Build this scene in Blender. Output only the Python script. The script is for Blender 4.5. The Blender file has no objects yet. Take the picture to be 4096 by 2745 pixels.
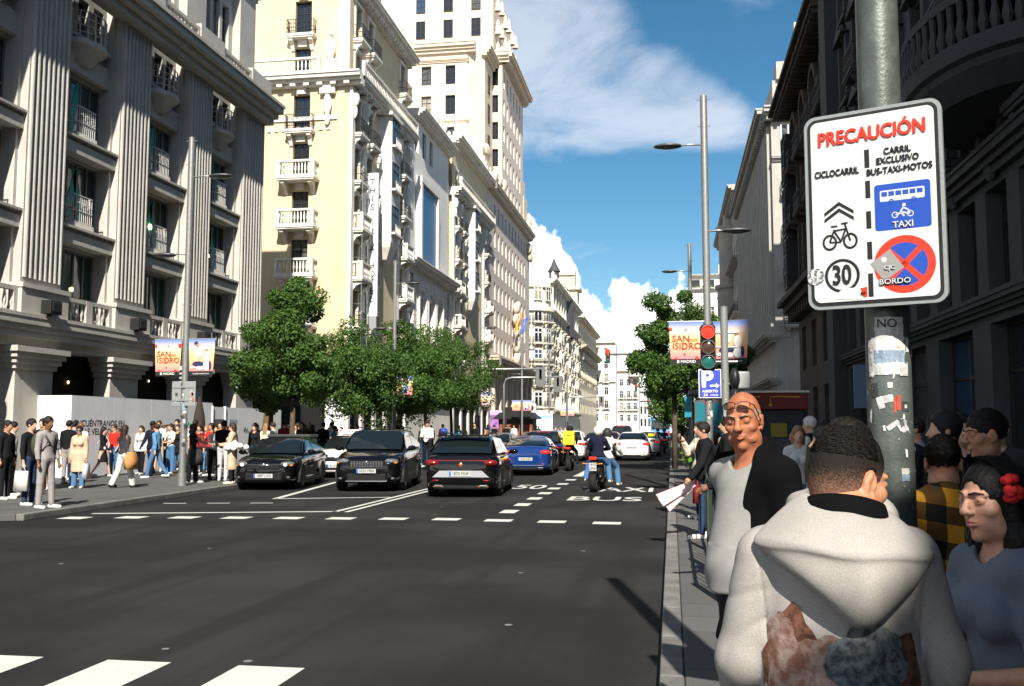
import bpy, bmesh, math, random
import numpy as np
from mathutils import Vector, Matrix
from mathutils.bvhtree import BVHTree
R = math.radians
SC = bpy.context.scene
COL = SC.collection
random.seed(7); RNG = np.random.default_rng(7)

# ------------------------------------------------ camera
cam_d = bpy.data.cameras.new("camera"); CAM = bpy.data.objects.new("camera", cam_d); COL.objects.link(CAM)
cam_d.sensor_width = 36.0; cam_d.lens = 33.85; cam_d.clip_start = 0.05; cam_d.clip_end = 6000
CAM.location = (0, 0, 1.7); CAM.rotation_euler = (R(90 + 5.04), 0, R(9.385))
SC.camera = CAM

# ------------------------------------------------ sun + sky
SUN_EL, SUN_AZ = 40.0, 12.5           # the sun stands behind the camera, a little to the right
sd = bpy.data.lights.new("sun", 'SUN'); sd.energy = 5.0; sd.angle = R(0.53); sd.color = (1.0, 0.94, 0.84)
so = bpy.data.objects.new("sun", sd); COL.objects.link(so)
sv = Vector((math.sin(R(SUN_AZ)) * math.cos(R(SUN_EL)), -math.cos(R(SUN_AZ)) * math.cos(R(SUN_EL)), math.sin(R(SUN_EL))))
so.rotation_euler = sv.to_track_quat('Z', 'Y').to_euler()
SC.view_settings.view_transform = 'Standard'; SC.view_settings.look = 'None'
SC.view_settings.exposure = 0.95; SC.view_settings.gamma = 1.0
W = bpy.data.worlds.new("World"); SC.world = W; W.use_nodes = True

class NT:
    def __init__(s, tree): s.t = tree; s.n = tree.nodes; s.l = tree.links
    def node(s, typ, **kw):
        n = s.n.new(typ)
        for k, v in kw.items():
            if k == 'inp':
                for a, b in v.items():
                    if isinstance(b, bpy.types.NodeSocket): s.l.new(b, n.inputs[a])
                    else: n.inputs[a].default_value = b
            else: setattr(n, k, v)
        return n
    def m(s, op, a, b=0.0, c=0.0, clamp=False):
        n = s.node('ShaderNodeMath', operation=op, use_clamp=clamp)
        for i, x in enumerate((a, b, c)):
            if isinstance(x, bpy.types.NodeSocket): s.l.new(x, n.inputs[i])
            else: n.inputs[i].default_value = x
        return n.outputs[0]
    def ss(s, x, a, b):   # smoothstep from a (0) to b (1)
        n = s.node('ShaderNodeMapRange', interpolation_type='SMOOTHSTEP')
        s.l.new(x, n.inputs[0]) if isinstance(x, bpy.types.NodeSocket) else None
        for i, v in ((1, a), (2, b)):
            if isinstance(v, bpy.types.NodeSocket): s.l.new(v, n.inputs[i])
            else: n.inputs[i].default_value = v
        return n.outputs[0]
    def mix(s, f, a, b, blend='MIX'):
        n = s.node('ShaderNodeMix', data_type='RGBA', blend_type=blend)
        for i, x in ((0, f), (6, a), (7, b)):
            if isinstance(x, bpy.types.NodeSocket): s.l.new(x, n.inputs[i])
            elif i: n.inputs[i].default_value = (*x, 1)[:4]
            else: n.inputs[i].default_value = x
        return n.outputs[2]

def build_sky():
    t = NT(W.node_tree); t.n.clear()
    sky = t.node('ShaderNodeTexSky', sky_type='NISHITA', sun_disc=False, sun_elevation=R(SUN_EL), sun_rotation=R(180 - SUN_AZ),
                 altitude=650, air_density=1.0, dust_density=0.6, ozone_density=2.2)
    tc = t.node('ShaderNodeTexCoord'); sx = t.node('ShaderNodeSeparateXYZ', inp={0: tc.outputs['Generated']})
    x, y, z = sx.outputs
    hs = t.node('ShaderNodeHueSaturation', inp={'Hue': 0.487, 'Saturation': 1.28, 'Value': 1.45, 'Color': sky.outputs[0]})
    az = t.m('ARCTAN2', x, y)
    el = t.m('ARCSINE', z)
    # low cumulus bank over the end of the street
    cv = t.node('ShaderNodeCombineXYZ', inp={0: t.m('MULTIPLY', az, 14.0), 1: t.m('MULTIPLY', el, 9.0), 2: 0.0})
    n1 = t.node('ShaderNodeTexNoise', inp={'Vector': cv.outputs[0], 'Scale': 2.0, 'Detail': 6.0, 'Roughness': 0.48})
    hgt = t.m('ADD', 0.130, t.m('MULTIPLY', t.ss(az, -0.080, -0.125), 0.070))
    hgt = t.m('ADD', hgt, t.m('MULTIPLY', t.m('SUBTRACT', n1.outputs[0], 0.46), 0.16))
    cum = t.ss(el, t.m('ADD', hgt, 0.007), t.m('SUBTRACT', hgt, 0.004))
    # thin high cloud
    pz = t.m('ADD', z, 0.12)
    pv = t.node('ShaderNodeCombineXYZ', inp={0: t.m('DIVIDE', x, pz), 1: t.m('DIVIDE', y, pz), 2: 3.3})
    n2 = t.node('ShaderNodeTexNoise', inp={'Vector': pv.outputs[0], 'Scale': 2.6, 'Detail': 9.0, 'Roughness': 0.62, 'Distortion': 0.35})
    n3 = t.node('ShaderNodeTexNoise', inp={'Vector': pv.outputs[0], 'Scale': 0.9, 'Detail': 2.0})
    band = t.m('MULTIPLY', t.ss(el, 0.255, 0.30), t.ss(az, 0.17, 0.08))
    low = t.m('MULTIPLY', band, t.ss(t.m('ADD', el, t.m('MULTIPLY', az, 0.85)), 0.43, 0.34))
    hi2 = t.m('MULTIPLY', t.ss(el, 0.36, 0.42), t.ss(az, 0.015, 0.09))
    cover = t.m('ADD', t.m('MULTIPLY', low, 0.36), t.m('MULTIPLY', hi2, 0.22))
    f = t.m('ADD', n2.outputs[0], t.m('ADD', cover, t.m('MULTIPLY', t.m('SUBTRACT', n3.outputs[0], 0.5), 0.25)))
    cir = t.m('MULTIPLY', t.ss(f, 0.60, 1.02), 0.56)
    col = t.mix(cir, hs.outputs[0], (13.0, 13.4, 14.4))
    col = t.mix(cum, col, (22, 21.5, 21))
    bg = t.node('ShaderNodeBackground', inp={'Color': col, 'Strength': 0.042})
    out = t.node('ShaderNodeOutputWorld', inp={'Surface': bg.outputs[0]})
build_sky()

# ------------------------------------------------ materials
MATS = {}
def grain(m, amt, scale):   # fine fleck in the colour of a yarn or a skin
    t = NT(m.node_tree); b = t.n['Principled BSDF']; s = b.inputs['Base Color']; n = t.node('ShaderNodeTexNoise', inp={'Vector': t.node('ShaderNodeTexCoord').outputs['Object'], 'Scale': scale, 'Detail': 3.0, 'Roughness': .8})
    src = s.links[0].from_socket if s.links else tuple(s.default_value)[:3]
    f = t.m('ADD', 1 - amt / 2, t.m('MULTIPLY', t.m('SUBTRACT', n.outputs[0], .5), amt * 5)); t.l.new(t.mix(1.0, src, t.node('ShaderNodeCombineColor', inp={0: f, 1: f, 2: f}).outputs[0], 'MULTIPLY'), s); return m
def mat(name, col, rough=0.8, metal=0.0, bump=0.0, bs=30.0, bd=.02, var=0.0, vs=2.0, coat=0.0, spec=0.3, emit=0.0, col2=None, trans=0.0, grime=0.0):
    if name in MATS: return MATS[name]
    m = bpy.data.materials.new(name); m.use_nodes = True; MATS[name] = m
    t = NT(m.node_tree); b = t.n['Principled BSDF']
    b.inputs['Base Color'].default_value = (*col, 1); b.inputs['Roughness'].default_value = rough
    b.inputs['Metallic'].default_value = metal; b.inputs['Coat Weight'].default_value = coat
    b.inputs['Coat Roughness'].default_value = 0.04
    b.inputs['Specular IOR Level'].default_value = spec
    if trans: b.inputs['Transmission Weight'].default_value = trans
    if emit:
        b.inputs['Emission Color'].default_value = (*col, 1); b.inputs['Emission Strength'].default_value = emit
    if var or bump or grime:
        tc = t.node('ShaderNodeTexCoord')
    if var or grime:
        n = t.node('ShaderNodeTexNoise', inp={'Vector': tc.outputs['Object'], 'Scale': vs, 'Detail': 6.0, 'Roughness': 0.6})
        c2 = col2 or tuple(c * (1 - var) for c in col)
        c = t.mix(t.ss(n.outputs[0], 0.35, 0.68), c2, col)
        if grime:   # rain streaks: noise stretched along z
            mp = t.node('ShaderNodeMapping', inp={'Vector': tc.outputs['Object'], 'Scale': (3.0, 3.0, 0.25)})
            g = t.node('ShaderNodeTexNoise', inp={'Vector': mp.outputs[0], 'Scale': 1.3, 'Detail': 5.0})
            c = t.mix(t.m('MULTIPLY', t.ss(g.outputs[0], 0.5, 0.75), grime), c, tuple(x * 0.45 for x in col))
        t.l.new(c, b.inputs['Base Color'])
    if bump:
        n = t.node('ShaderNodeTexNoise', inp={'Vector': tc.outputs['Object'], 'Scale': bs, 'Detail': 5.0})
        bp = t.node('ShaderNodeBump', inp={'Height': n.outputs[0], 'Strength': bump, 'Distance': bd})
        t.l.new(bp.outputs[0], b.inputs['Normal'])
    return m

# ------------------------------------------------ mesh helpers
def link(o, parent=None):
    COL.objects.link(o)
    if parent is not None: o.parent = parent
    return o
def tag(o, label=None, cat=None, group=None, kind=None):
    if label: o['label'] = label
    if cat: o['category'] = cat
    if group: o['group'] = group
    if kind: o['kind'] = kind
    return o
def empty(name, loc=(0, 0, 0), rz=0.0, label=None, cat=None, group=None, parent=None):
    o = bpy.data.objects.new(name, None); o.location = loc; o.rotation_euler = (0, 0, rz); o.empty_display_size = 0.2
    link(o, parent); return tag(o, label, cat, group)

class MB:
    def __init__(s, T=None): s.v = []; s.f = []; s.T = T
    def add(s, vs, fs):
        n = len(s.v)
        if s.T: vs = [s.T(*p) for p in vs]
        s.v.extend([tuple(p) for p in vs]); s.f.extend([tuple(i + n for i in f) for f in fs]); return s
    def box(s, x0, x1, y0, y1, z0, z1):
        return s.add([(x0, y0, z0), (x1, y0, z0), (x1, y1, z0), (x0, y1, z0), (x0, y0, z1), (x1, y0, z1), (x1, y1, z1), (x0, y1, z1)],
                     [(0, 3, 2, 1), (4, 5, 6, 7), (0, 1, 5, 4), (1, 2, 6, 5), (2, 3, 7, 6), (3, 0, 4, 7)])
    def quad(s, a, b, c, d): return s.add([a, b, c, d], [(0, 1, 2, 3)])
    def cyl(s, p0, p1, r0, r1=None, n=12, cap=True):
        r1 = r0 if r1 is None else r1
        a, b = Vector(p0), Vector(p1); q = (b - a).to_track_quat('Z', 'Y')
        vs = []
        for c, r in ((a, r0), (b, r1)):
            for i in range(n):
                t = 2 * math.pi * i / n; vs.append(c + q @ Vector((r * math.cos(t), r * math.sin(t), 0)))
        fs = [(i, (i + 1) % n, n + (i + 1) % n, n + i) for i in range(n)]
        if cap: fs += [tuple(range(n - 1, -1, -1)), tuple(range(n, 2 * n))]
        return s.add(vs, fs)
    def tube(s, pts, r, n=8, cap=True):
        pts = [Vector(p) for p in pts]; rs = r if isinstance(r, (list, tuple)) else [r] * len(pts); vs = []
        for i, p in enumerate(pts):
            d = (pts[min(i + 1, len(pts) - 1)] - pts[max(i - 1, 0)]).normalized()
            up = Vector((0, 0, 1)) if abs(d.z) < 0.9 else Vector((0, 1, 0))
            u = d.cross(up).normalized(); w = u.cross(d)
            for k in range(n):
                t = 2 * math.pi * k / n; vs.append(p + u * rs[i] * math.cos(t) + w * rs[i] * math.sin(t))
        fs = []
        for i in range(len(pts) - 1):
            for k in range(n): fs.append((i * n + k, i * n + (k + 1) % n, (i + 1) * n + (k + 1) % n, (i + 1) * n + k))
        if cap: fs += [tuple(range(n - 1, -1, -1)), tuple(range((len(pts) - 1) * n, len(pts) * n))]
        return s.add(vs, fs)
    def lathe(s, prof, n=16, c=(0, 0, 0), a0=0.0, a1=2 * math.pi):
        full = abs(a1 - a0 - 2 * math.pi) < 1e-6; m = n if full else n + 1; vs = []
        for r, z in prof:
            for i in range(m):
                t = a0 + (a1 - a0) * i / n; vs.append((c[0] + r * math.cos(t), c[1] + r * math.sin(t), c[2] + z))
        fs = []
        for j in range(len(prof) - 1):
            for i in range(n):
                k = (i + 1) % m if full else i + 1
                fs.append((j * m + i, j * m + k, (j + 1) * m + k, (j + 1) * m + i))
        return s.add(vs, fs)
    def prism(s, poly, a, b, ax='y'):
        def P(u, w, t): return (u, t, w) if ax == 'y' else ((t, u, w) if ax == 'x' else (u, w, t))
        n = len(poly); vs = [P(u, w, a) for u, w in poly] + [P(u, w, b) for u, w in poly]
        fs = [(i, (i + 1) % n, n + (i + 1) % n, n + i) for i in range(n)] + [tuple(range(n - 1, -1, -1)), tuple(range(n, 2 * n))]
        return s.add(vs, fs)
    def grid(s, P):
        r, c = len(P), len(P[0]); vs = [p for row in P for p in row]
        return s.add(vs, [(i * c + j, i * c + j + 1, (i + 1) * c + j + 1, (i + 1) * c + j) for i in range(r - 1) for j in range(c - 1)])
    def loft(s, rings, cap=True):
        n = len(rings[0]); vs = [p for r in rings for p in r]
        fs = [(i * n + k, i * n + (k + 1) % n, (i + 1) * n + (k + 1) % n, (i + 1) * n + k) for i in range(len(rings) - 1) for k in range(n)]
        if cap: fs += [tuple(range(n - 1, -1, -1)), tuple(range((len(rings) - 1) * n, len(rings) * n))]
        return s.add(vs, fs)
    def ell(s, c, r, n=10, m=7):
        prof = []
        vs = [(c[0], c[1], c[2] - r[2])]
        for j in range(1, m):
            ph = -math.pi / 2 + math.pi * j / m
            for i in range(n):
                t = 2 * math.pi * i / n
                vs.append((c[0] + r[0] * math.cos(ph) * math.cos(t), c[1] + r[1] * math.cos(ph) * math.sin(t), c[2] + r[2] * math.sin(ph)))
        vs.append((c[0], c[1], c[2] + r[2]))
        fs = [(0, 1 + (i + 1) % n, 1 + i) for i in range(n)]
        for j in range(m - 2):
            for i in range(n): fs.append((1 + j * n + i, 1 + j * n + (i + 1) % n, 1 + (j + 1) * n + (i + 1) % n, 1 + (j + 1) * n + i))
        L = len(vs) - 1; b = 1 + (m - 2) * n
        fs += [(b + i, b + (i + 1) % n, L) for i in range(n)]
        return s.add(vs, fs)
    def mesh(s, name, mt, smooth=False, norm=True):
        me = bpy.data.meshes.new(name); me.from_pydata(s.v, [], s.f)
        if norm:
            bm = bmesh.new(); bm.from_mesh(me); bmesh.ops.recalc_face_normals(bm, faces=bm.faces); bm.to_mesh(me); bm.free()
        if smooth: me.polygons.foreach_set('use_smooth', [True] * len(me.polygons))
        if mt: me.materials.append(mt)
        return me
    def obj(s, name, mt, parent=None, smooth=False, auto=None, bevel=0, sub=0, norm=True):
        o = bpy.data.objects.new(name, s.mesh(name, mt, smooth or bool(auto), norm)); link(o, parent)
        if auto: o.data.set_sharp_from_angle(angle=R(auto))
        if bevel:
            b = o.modifiers.new('bevel', 'BEVEL'); b.width = bevel; b.segments = 2; b.limit_method = 'ANGLE'
        if sub:
            b = o.modifiers.new('sub', 'SUBSURF'); b.levels = sub; b.render_levels = sub
        return o
def inst(me, name, parent, loc=(0, 0, 0), rz=0.0, scale=None, mt=None):
    o = bpy.data.objects.new(name, me); link(o, parent); o.location = loc; o.rotation_euler = (0, 0, rz)
    if scale: o.scale = scale
    if mt:
        o.material_slots[0].link = 'OBJECT'; o.material_slots[0].material = mt
    return o
def text(name, s, size, mt, parent, M, bold=0.0, sx=1.0, align='CENTER', ext=0.0015, spacing=1.0, shear=0.0):
    # weight comes from a few copies set a hair apart, stacked in depth
    c = bpy.data.curves.new(name, 'FONT'); c.body = s; c.size = size; c.align_x = align; c.align_y = 'CENTER'
    c.extrude = ext; c.space_character = spacing; c.resolution_u = 3; c.shear = shear; c.space_line = 0.85
    o = bpy.data.objects.new(name, c); COL.objects.link(o)
    dg = bpy.context.evaluated_depsgraph_get(); me = bpy.data.meshes.new_from_object(o.evaluated_get(dg))
    COL.objects.unlink(o); bpy.data.objects.remove(o)
    if bold:
        b = bold * size * .8; bm = bmesh.new(); tmp = me.copy()
        for i, (dx, dy) in enumerate(((-b, 0), (b, 0), (0, b), (0, -b), (-b * .7, b * .7), (b * .7, b * .7), (-b * .7, -b * .7), (b * .7, -b * .7))):
            me.transform(Matrix.Translation((dx, dy, size * .0006 * (i + 1)))); bm.from_mesh(me); me.transform(Matrix.Translation((-dx, -dy, -size * .0006 * (i + 1))))
        bm.from_mesh(me); bm.to_mesh(me); bm.free(); bpy.data.meshes.remove(tmp)
    me.transform(Matrix.Diagonal((sx, 1, 1, 1))); me.name = name
    me.materials.clear(); me.materials.append(mt)
    r = bpy.data.objects.new(name, me); link(r, parent); r.matrix_local = M; return r
def frameM(loc, xdir, ydir):
    x = Vector(xdir).normalized(); y = Vector(ydir); y = (y - x * y.dot(x)).normalized(); z = x.cross(y)
    m = Matrix((x, y, z)).transposed().to_4x4(); m.translation = Vector(loc); return m
# ------------------------------------------------ organic shapes: signed distance fields meshed with surface nets
class SDF:
    def __init__(s, lo, hi, c):
        s.lo = np.array(lo, float); s.c = c
        s.n = (np.ceil((np.array(hi) - s.lo) / c).astype(int) + 1)
        s.V = np.full(tuple(s.n), 1.0, np.float32)
    def sub(s, lo, hi):
        a = np.clip(np.floor((np.array(lo) - s.lo) / s.c).astype(int), 0, s.n); b = np.clip(np.ceil((np.array(hi) - s.lo) / s.c).astype(int) + 1, 0, s.n)
        if np.any(b <= a): return None
        ax = [(s.lo[i] + s.c * np.arange(a[i], b[i])).astype(np.float32) for i in range(3)]
        return tuple(slice(a[i], b[i]) for i in range(3)), ax[0][:, None, None], ax[1][None, :, None], ax[2][None, None, :]
    def put(s, sl, d, k, op):
        v = s.V[sl]
        if op == '+':
            if k > 0:
                h = np.clip(0.5 + 0.5 * (v - d) / k, 0, 1); s.V[sl] = v * (1 - h) + d * h - k * h * (1 - h)
            else: s.V[sl] = np.minimum(v, d)
        else:
            if k > 0:
                h = np.clip(0.5 - 0.5 * (v + d) / k, 0, 1); s.V[sl] = v * (1 - h) - d * h + k * h * (1 - h)
            else: s.V[sl] = np.maximum(v, -d)
    def cap(s, a, b, ra, rb=None, k=0.02, ky=1.0, op='+', kx=1.0):
        rb = ra if rb is None else rb
        a = np.array(a, float); b = np.array(b, float); m = max(ra, rb) + k + 2.5 * s.c
        m = m * max(1 / ky, 1 / kx, 1)
        g = s.sub(np.minimum(a, b) - m, np.maximum(a, b) + m)
        if g is None: return s
        sl, X, Y, Z = g
        d = b - a; L = float(d @ d) + 1e-12
        t = np.clip(((X - a[0]) * d[0] + (Y - a[1]) * d[1] + (Z - a[2]) * d[2]) / L, 0, 1)
        q = np.sqrt(((X - a[0] - t * d[0]) * kx) ** 2 + ((Y - a[1] - t * d[1]) * ky) ** 2 + (Z - a[2] - t * d[2]) ** 2)
        s.put(sl, q - (ra + t * (rb - ra)), k, op); return s
    def ell(s, c, r, k=0.02, op='+', rot=None):
        c = np.array(c, float); r = np.array(r, float); m = (np.max(r) if rot is not None else r) + k + 2.5 * s.c
        g = s.sub(c - m, c + m)
        if g is None: return s
        sl, X, Y, Z = g
        X, Y, Z = X - c[0], Y - c[1], Z - c[2]
        if rot is not None:
            Rm = np.array(rot.inverted() if hasattr(rot, 'inverted') else rot)
            X, Y, Z = (Rm[0][0] * X + Rm[0][1] * Y + Rm[0][2] * Z, Rm[1][0] * X + Rm[1][1] * Y + Rm[1][2] * Z, Rm[2][0] * X + Rm[2][1] * Y + Rm[2][2] * Z)
        k0 = np.sqrt((X / r[0]) ** 2 + (Y / r[1]) ** 2 + (Z / r[2]) ** 2); k1 = np.sqrt((X / r[0] ** 2) ** 2 + (Y / r[1] ** 2) ** 2 + (Z / r[2] ** 2) ** 2)
        s.put(sl, k0 * (k0 - 1) / np.maximum(k1, 1e-6), k, op); return s
    def half(s, p, n, k=0.0):       # keep the side the normal points away from
        n = np.array(n, float); n /= np.linalg.norm(n)
        g = s.sub(s.lo, s.lo + s.c * s.n); sl, X, Y, Z = g
        d = (X - p[0]) * n[0] + (Y - p[1]) * n[1] + (Z - p[2]) * n[2]
        s.put(sl, -(d + np.zeros_like(s.V[sl])), k, '-'); return s
    def warp(s, fn):
        sl, X, Y, Z = s.sub(s.lo, s.lo + s.c * s.n); s.V += fn(X, Y, Z).astype(np.float32); return s
    def mesh(s, name, mt, smooth=True):
        V = s.V; S = V < 0; nx, ny, nz = V.shape
        cnt = np.zeros((nx - 1, ny - 1, nz - 1), np.int8)
        for i in (0, 1):
            for j in (0, 1):
                for k in (0, 1): cnt += S[i:nx - 1 + i, j:ny - 1 + j, k:nz - 1 + k]
        act = (cnt > 0) & (cnt < 8); cells = np.argwhere(act)
        if len(cells) == 0: return bpy.data.meshes.new(name)
        idx = np.full(act.shape, -1, np.int64); idx[act] = np.arange(len(cells))
        P = np.zeros((len(cells), 3)); C = np.zeros(len(cells))
        cor = [(0, 0, 0), (1, 0, 0), (0, 1, 0), (1, 1, 0), (0, 0, 1), (1, 0, 1), (0, 1, 1), (1, 1, 1)]
        val = [V[cells[:, 0] + a, cells[:, 1] + b, cells[:, 2] + c].astype(float) for a, b, c in cor]
        for e0, e1 in ((0, 1), (2, 3), (4, 5), (6, 7), (0, 2), (1, 3), (4, 6), (5, 7), (0, 4), (1, 5), (2, 6), (3, 7)):
            a, b = val[e0], val[e1]; m = (a < 0) != (b < 0); t = np.where(m, a / np.where(m, a - b, 1), 0)
            c0, c1 = np.array(cor[e0]), np.array(cor[e1]); P += np.where(m[:, None], c0 + t[:, None] * (c1 - c0), 0); C += m
        P = s.lo + s.c * (cells + P / C[:, None])
        F = []
        for ax in range(3):
            u, v = (ax + 1) % 3, (ax + 2) % 3
            sl0 = [slice(None)] * 3; sl1 = [slice(None)] * 3
            sl0[ax] = slice(0, -1); sl1[ax] = slice(1, None)
            for q in (u, v): sl0[q] = slice(1, -1); sl1[q] = slice(1, -1)
            A, B = S[tuple(sl0)], S[tuple(sl1)]; E = np.argwhere(A != B)
            if not len(E): continue
            flip = A[E[:, 0], E[:, 1], E[:, 2]]
            off = np.zeros(3, int); off[u] = 1; off[v] = 1; E = E + off
            du = np.zeros(3, int); du[u] = 1; dv = np.zeros(3, int); dv[v] = 1
            q = [idx[tuple((E - a).T)] for a in (du + dv, dv, 0 * du, du)]
            Q = np.stack(q, 1); Q[~flip] = Q[~flip][:, ::-1]; F.append(Q)
        F = np.concatenate(F); F = F[(F >= 0).all(1)]
        me = bpy.data.meshes.new(name)
        me.vertices.add(len(P)); me.vertices.foreach_set('co', P.astype(np.float32).ravel())
        me.loops.add(F.size); me.loops.foreach_set('vertex_index', F.astype(np.int32).ravel())
        me.polygons.add(len(F)); me.polygons.foreach_set('loop_start', np.arange(0, F.size, 4, dtype=np.int32))
        me.update(calc_edges=True); me.validate()
        if smooth: me.polygons.foreach_set('use_smooth', [True] * len(me.polygons))
        if mt: me.materials.append(mt)
        return me

# ------------------------------------------------ people
def skin(t): return mat('skin_%s' % t, {'light': (.52, .30, .20), 'tan': (.40, .21, .13), 'brown': (.16, .075, .04), 'dark': (.06, .03, .02), 'red': (.55, .20, .11)}[t], .55, bump=.05, bs=200)
def cloth(name, col, **k):
    return mat('cloth_' + name, col, k.pop('rough', .9), bump=k.pop('bump', .25), bs=k.pop('bs', 60), bd=.006, spec=.08, var=k.pop('var', .12), vs=7, **k)
CL = dict(black=(.012, .012, .014), white=(.58, .565, .54), grey=(.28, .26, .26), beige=(.52, .38, .27), navy=(.011, .013, .030), jeans=(.07, .16, .30),
          darkjeans=(.025, .045, .09), red=(.55, .03, .02), blue=(.10, .24, .40), tan=(.42, .22, .08), brown=(.09, .045, .025), cream=(.66, .58, .46),
          pink=(.62, .30, .28), teal=(.02, .20, .22), green=(.05, .06, .035), maroon=(.18, .02, .02), lightgrey=(.5, .5, .5), royal=(.03, .07, .30),
          mustard=(.5, .24, .02), olive=(.10, .09, .05), magenta=(.45, .04, .12), charcoal=(.04, .04, .045), orange=(.6, .2, .08))
def C(n): return cloth(n, CL[n])
HAIRC = dict(black=(.010, .008, .007), brown=(.035, .018, .010), blond=(.30, .18, .08), grey=(.35, .33, .31), white=(.6, .58, .55), auburn=(.08, .03, .015))
def hairm(n): return mat('hair_' + n, HAIRC[n], .55, bump=.5, bs=120, var=.3, vs=30)

def skeleton(h=1.75, fem=False, hf=(0, 0), kf=(0, 0), ha=(.05, .05), af=(0, 0), ab=(.14, .14), ef=(.15, .15), inn=(0, 0), lean=0.0, sit=False):
    s = h / 1.75; J = {}
    hip = .94
    for i, sd in enumerate((-1, 1)):
        H = np.array([sd * .085, 0, hip]); a = hf[i]
        d = np.array([sd * math.sin(ha[i]), math.sin(a) * math.cos(ha[i]), -math.cos(a) * math.cos(ha[i])]); K = H + .43 * d
        b = a - kf[i]; A = K + .42 * np.array([sd * math.sin(ha[i]) * .4, math.sin(b), -math.cos(b)])
        T = A + np.array([sd * .03, .15, -.055]); HL = A + np.array([0, -.045, -.055])
        J['hip%d' % i], J['knee%d' % i], J['ank%d' % i], J['toe%d' % i], J['heel%d' % i] = H, K, A, T, HL
    sw = .155 if fem else .18
    rl = np.array([[1, 0, 0], [0, math.cos(-lean), -math.sin(-lean)], [0, math.sin(-lean), math.cos(-lean)]])
    pv = np.array([0, 0, .98])
    def up(p): return pv + rl @ (np.array(p, float) - pv)
    J['pel'] = np.array([0, 0, .96]); J['waist'] = up((0, 0, 1.08)); J['chest'] = up((0, .005, 1.30)); J['neck'] = up((0, -.005, 1.48)); J['head'] = up((0, .02, 1.635))
    J['nb'] = up((0, -.01, 1.43))
    for i, sd in enumerate((-1, 1)):
        S = up((sd * sw, -.005, 1.405)); J['sho%d' % i] = S
        a = af[i]; d = np.array([sd * math.sin(ab[i]), math.sin(a) * math.cos(ab[i]), -math.cos(a) * math.cos(ab[i])]); E = S + .285 * d
        b = a + ef[i]; d2 = np.array([sd * math.sin(ab[i]) * .3 - sd * math.sin(inn[i]), math.sin(b) * math.cos(inn[i]), -math.cos(b) * math.cos(inn[i])]); d2 /= np.linalg.norm(d2)
        Wr = E + .25 * d2; J['elb%d' % i], J['wri%d' % i] = E, Wr; J['hd%d' % i] = d2
    for k in J:
        if not k.startswith('hd'): J[k] = J[k] * s
    if not sit:
        g = min(J['ank0'][2], J['ank1'][2]) - .085 * s
        for k in J:
            if not k.startswith('hd'): J[k] = J[k] - np.array([0, 0, g])
    J['s'] = s; J['fem'] = fem; return J

def bounds(J, m=.16):
    P = np.array([J[k] for k in J if k not in ('s', 'fem') and not k.startswith('hd')]); return P.min(0) - m, P.max(0) + m + np.array([0, 0, .05])
def add_torso(F, J, g=0.0, top=1.0):
    s = J['s']; fem = J['fem']
    F.cap(J['pel'] + np.array([-.05, 0, .0]) * s, J['pel'] + np.array([.05, 0, 0]) * s, (.115 + g) * s, k=.03, ky=1.12)
    F.cap(J['waist'], J['chest'], ((.105 if fem else .125) + g) * s, ((.125 if fem else .145) + g) * s, k=.05, ky=1.3)
    F.cap(J['sho0'] * .82 + J['sho1'] * .18, J['sho1'] * .82 + J['sho0'] * .18, (.062 + g) * s, k=.06)
    for i in (0, 1): F.cap(J['nb'] + np.array([0, 0, .035]) * s, J['sho%d' % i] * .7 + J['nb'] * .3, (.048 + g) * s, (.05 + g) * s, k=.05)
    if fem:
        for q in (-1, 1): F.ell(J['chest'] + np.array([q * .065, .085, -.02]) * s, np.array([.055, .045, .055]) * s + g, k=.03)
def add_leg(F, J, i, g=0.0, flare=0.0, upto=1.0):
    s = J['s']; H, K, A = J['hip%d' % i], J['knee%d' % i], J['ank%d' % i]
    F.cap(H, K, (.088 + g) * s, (.058 + g + flare * .4) * s, k=.03)
    e = K + (A - K) * upto; F.cap(K, e, (.056 + g + flare * .4) * s, (.038 + g * 1.1 + flare) * s, k=.02)
def add_arm(F, J, i, g=0.0, upto=1.0):
    s = J['s']; S, E, Wr = J['sho%d' % i], J['elb%d' % i], J['wri%d' % i]
    if upto <= .5:
        F.cap(S, S + (E - S) * upto * 2, (.052 + g) * s, (.046 + g) * s, k=.03); return
    F.cap(S, E, (.052 + g) * s, (.041 + g) * s, k=.03)
    e = E + (Wr - E) * (upto - .5) * 2; F.cap(E, e, (.040 + g) * s, (.030 + g) * s, k=.015)
def add_hand(F, J, i, fine=False):
    s = J['s']; d = J['hd%d' % i]; Wr = J['wri%d' % i]; sd = -1 if i == 0 else 1
    side = np.array([0, 1, 0.0]) - d * d[1]
    if np.linalg.norm(side) < .2: side = np.array([-sd, 0, 0.0]) - d * (-sd * d[0])
    side /= np.linalg.norm(side); nrm = np.cross(side, d)
    F.cap(Wr, Wr + d * .075 * s, .024 * s, .033 * s, k=.012)
    if fine:
        for q, L in ((-1.5, .06), (-.5, .075), (.5, .085), (1.5, .075)):
            b = Wr + d * .085 * s + side * q * .018 * s; m = b + d * L * .5 * s; e = m + (d * .6 + nrm * sd * .7) * L * .55 * s
            F.cap(b - d * .02 * s, m, .0095 * s, .009 * s, k=.004); F.cap(m, e, .009 * s, .0075 * s, k=.003)
    else:
        F.cap(Wr + d * .07 * s, Wr + d * .13 * s + nrm * sd * .02 * s, .026 * s, .014 * s, k=.015)
    F.cap(Wr + d * .03 * s + side * .02 * s, Wr + d * .085 * s + side * .052 * s, .012 * s, .009 * s, k=.01)
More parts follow.
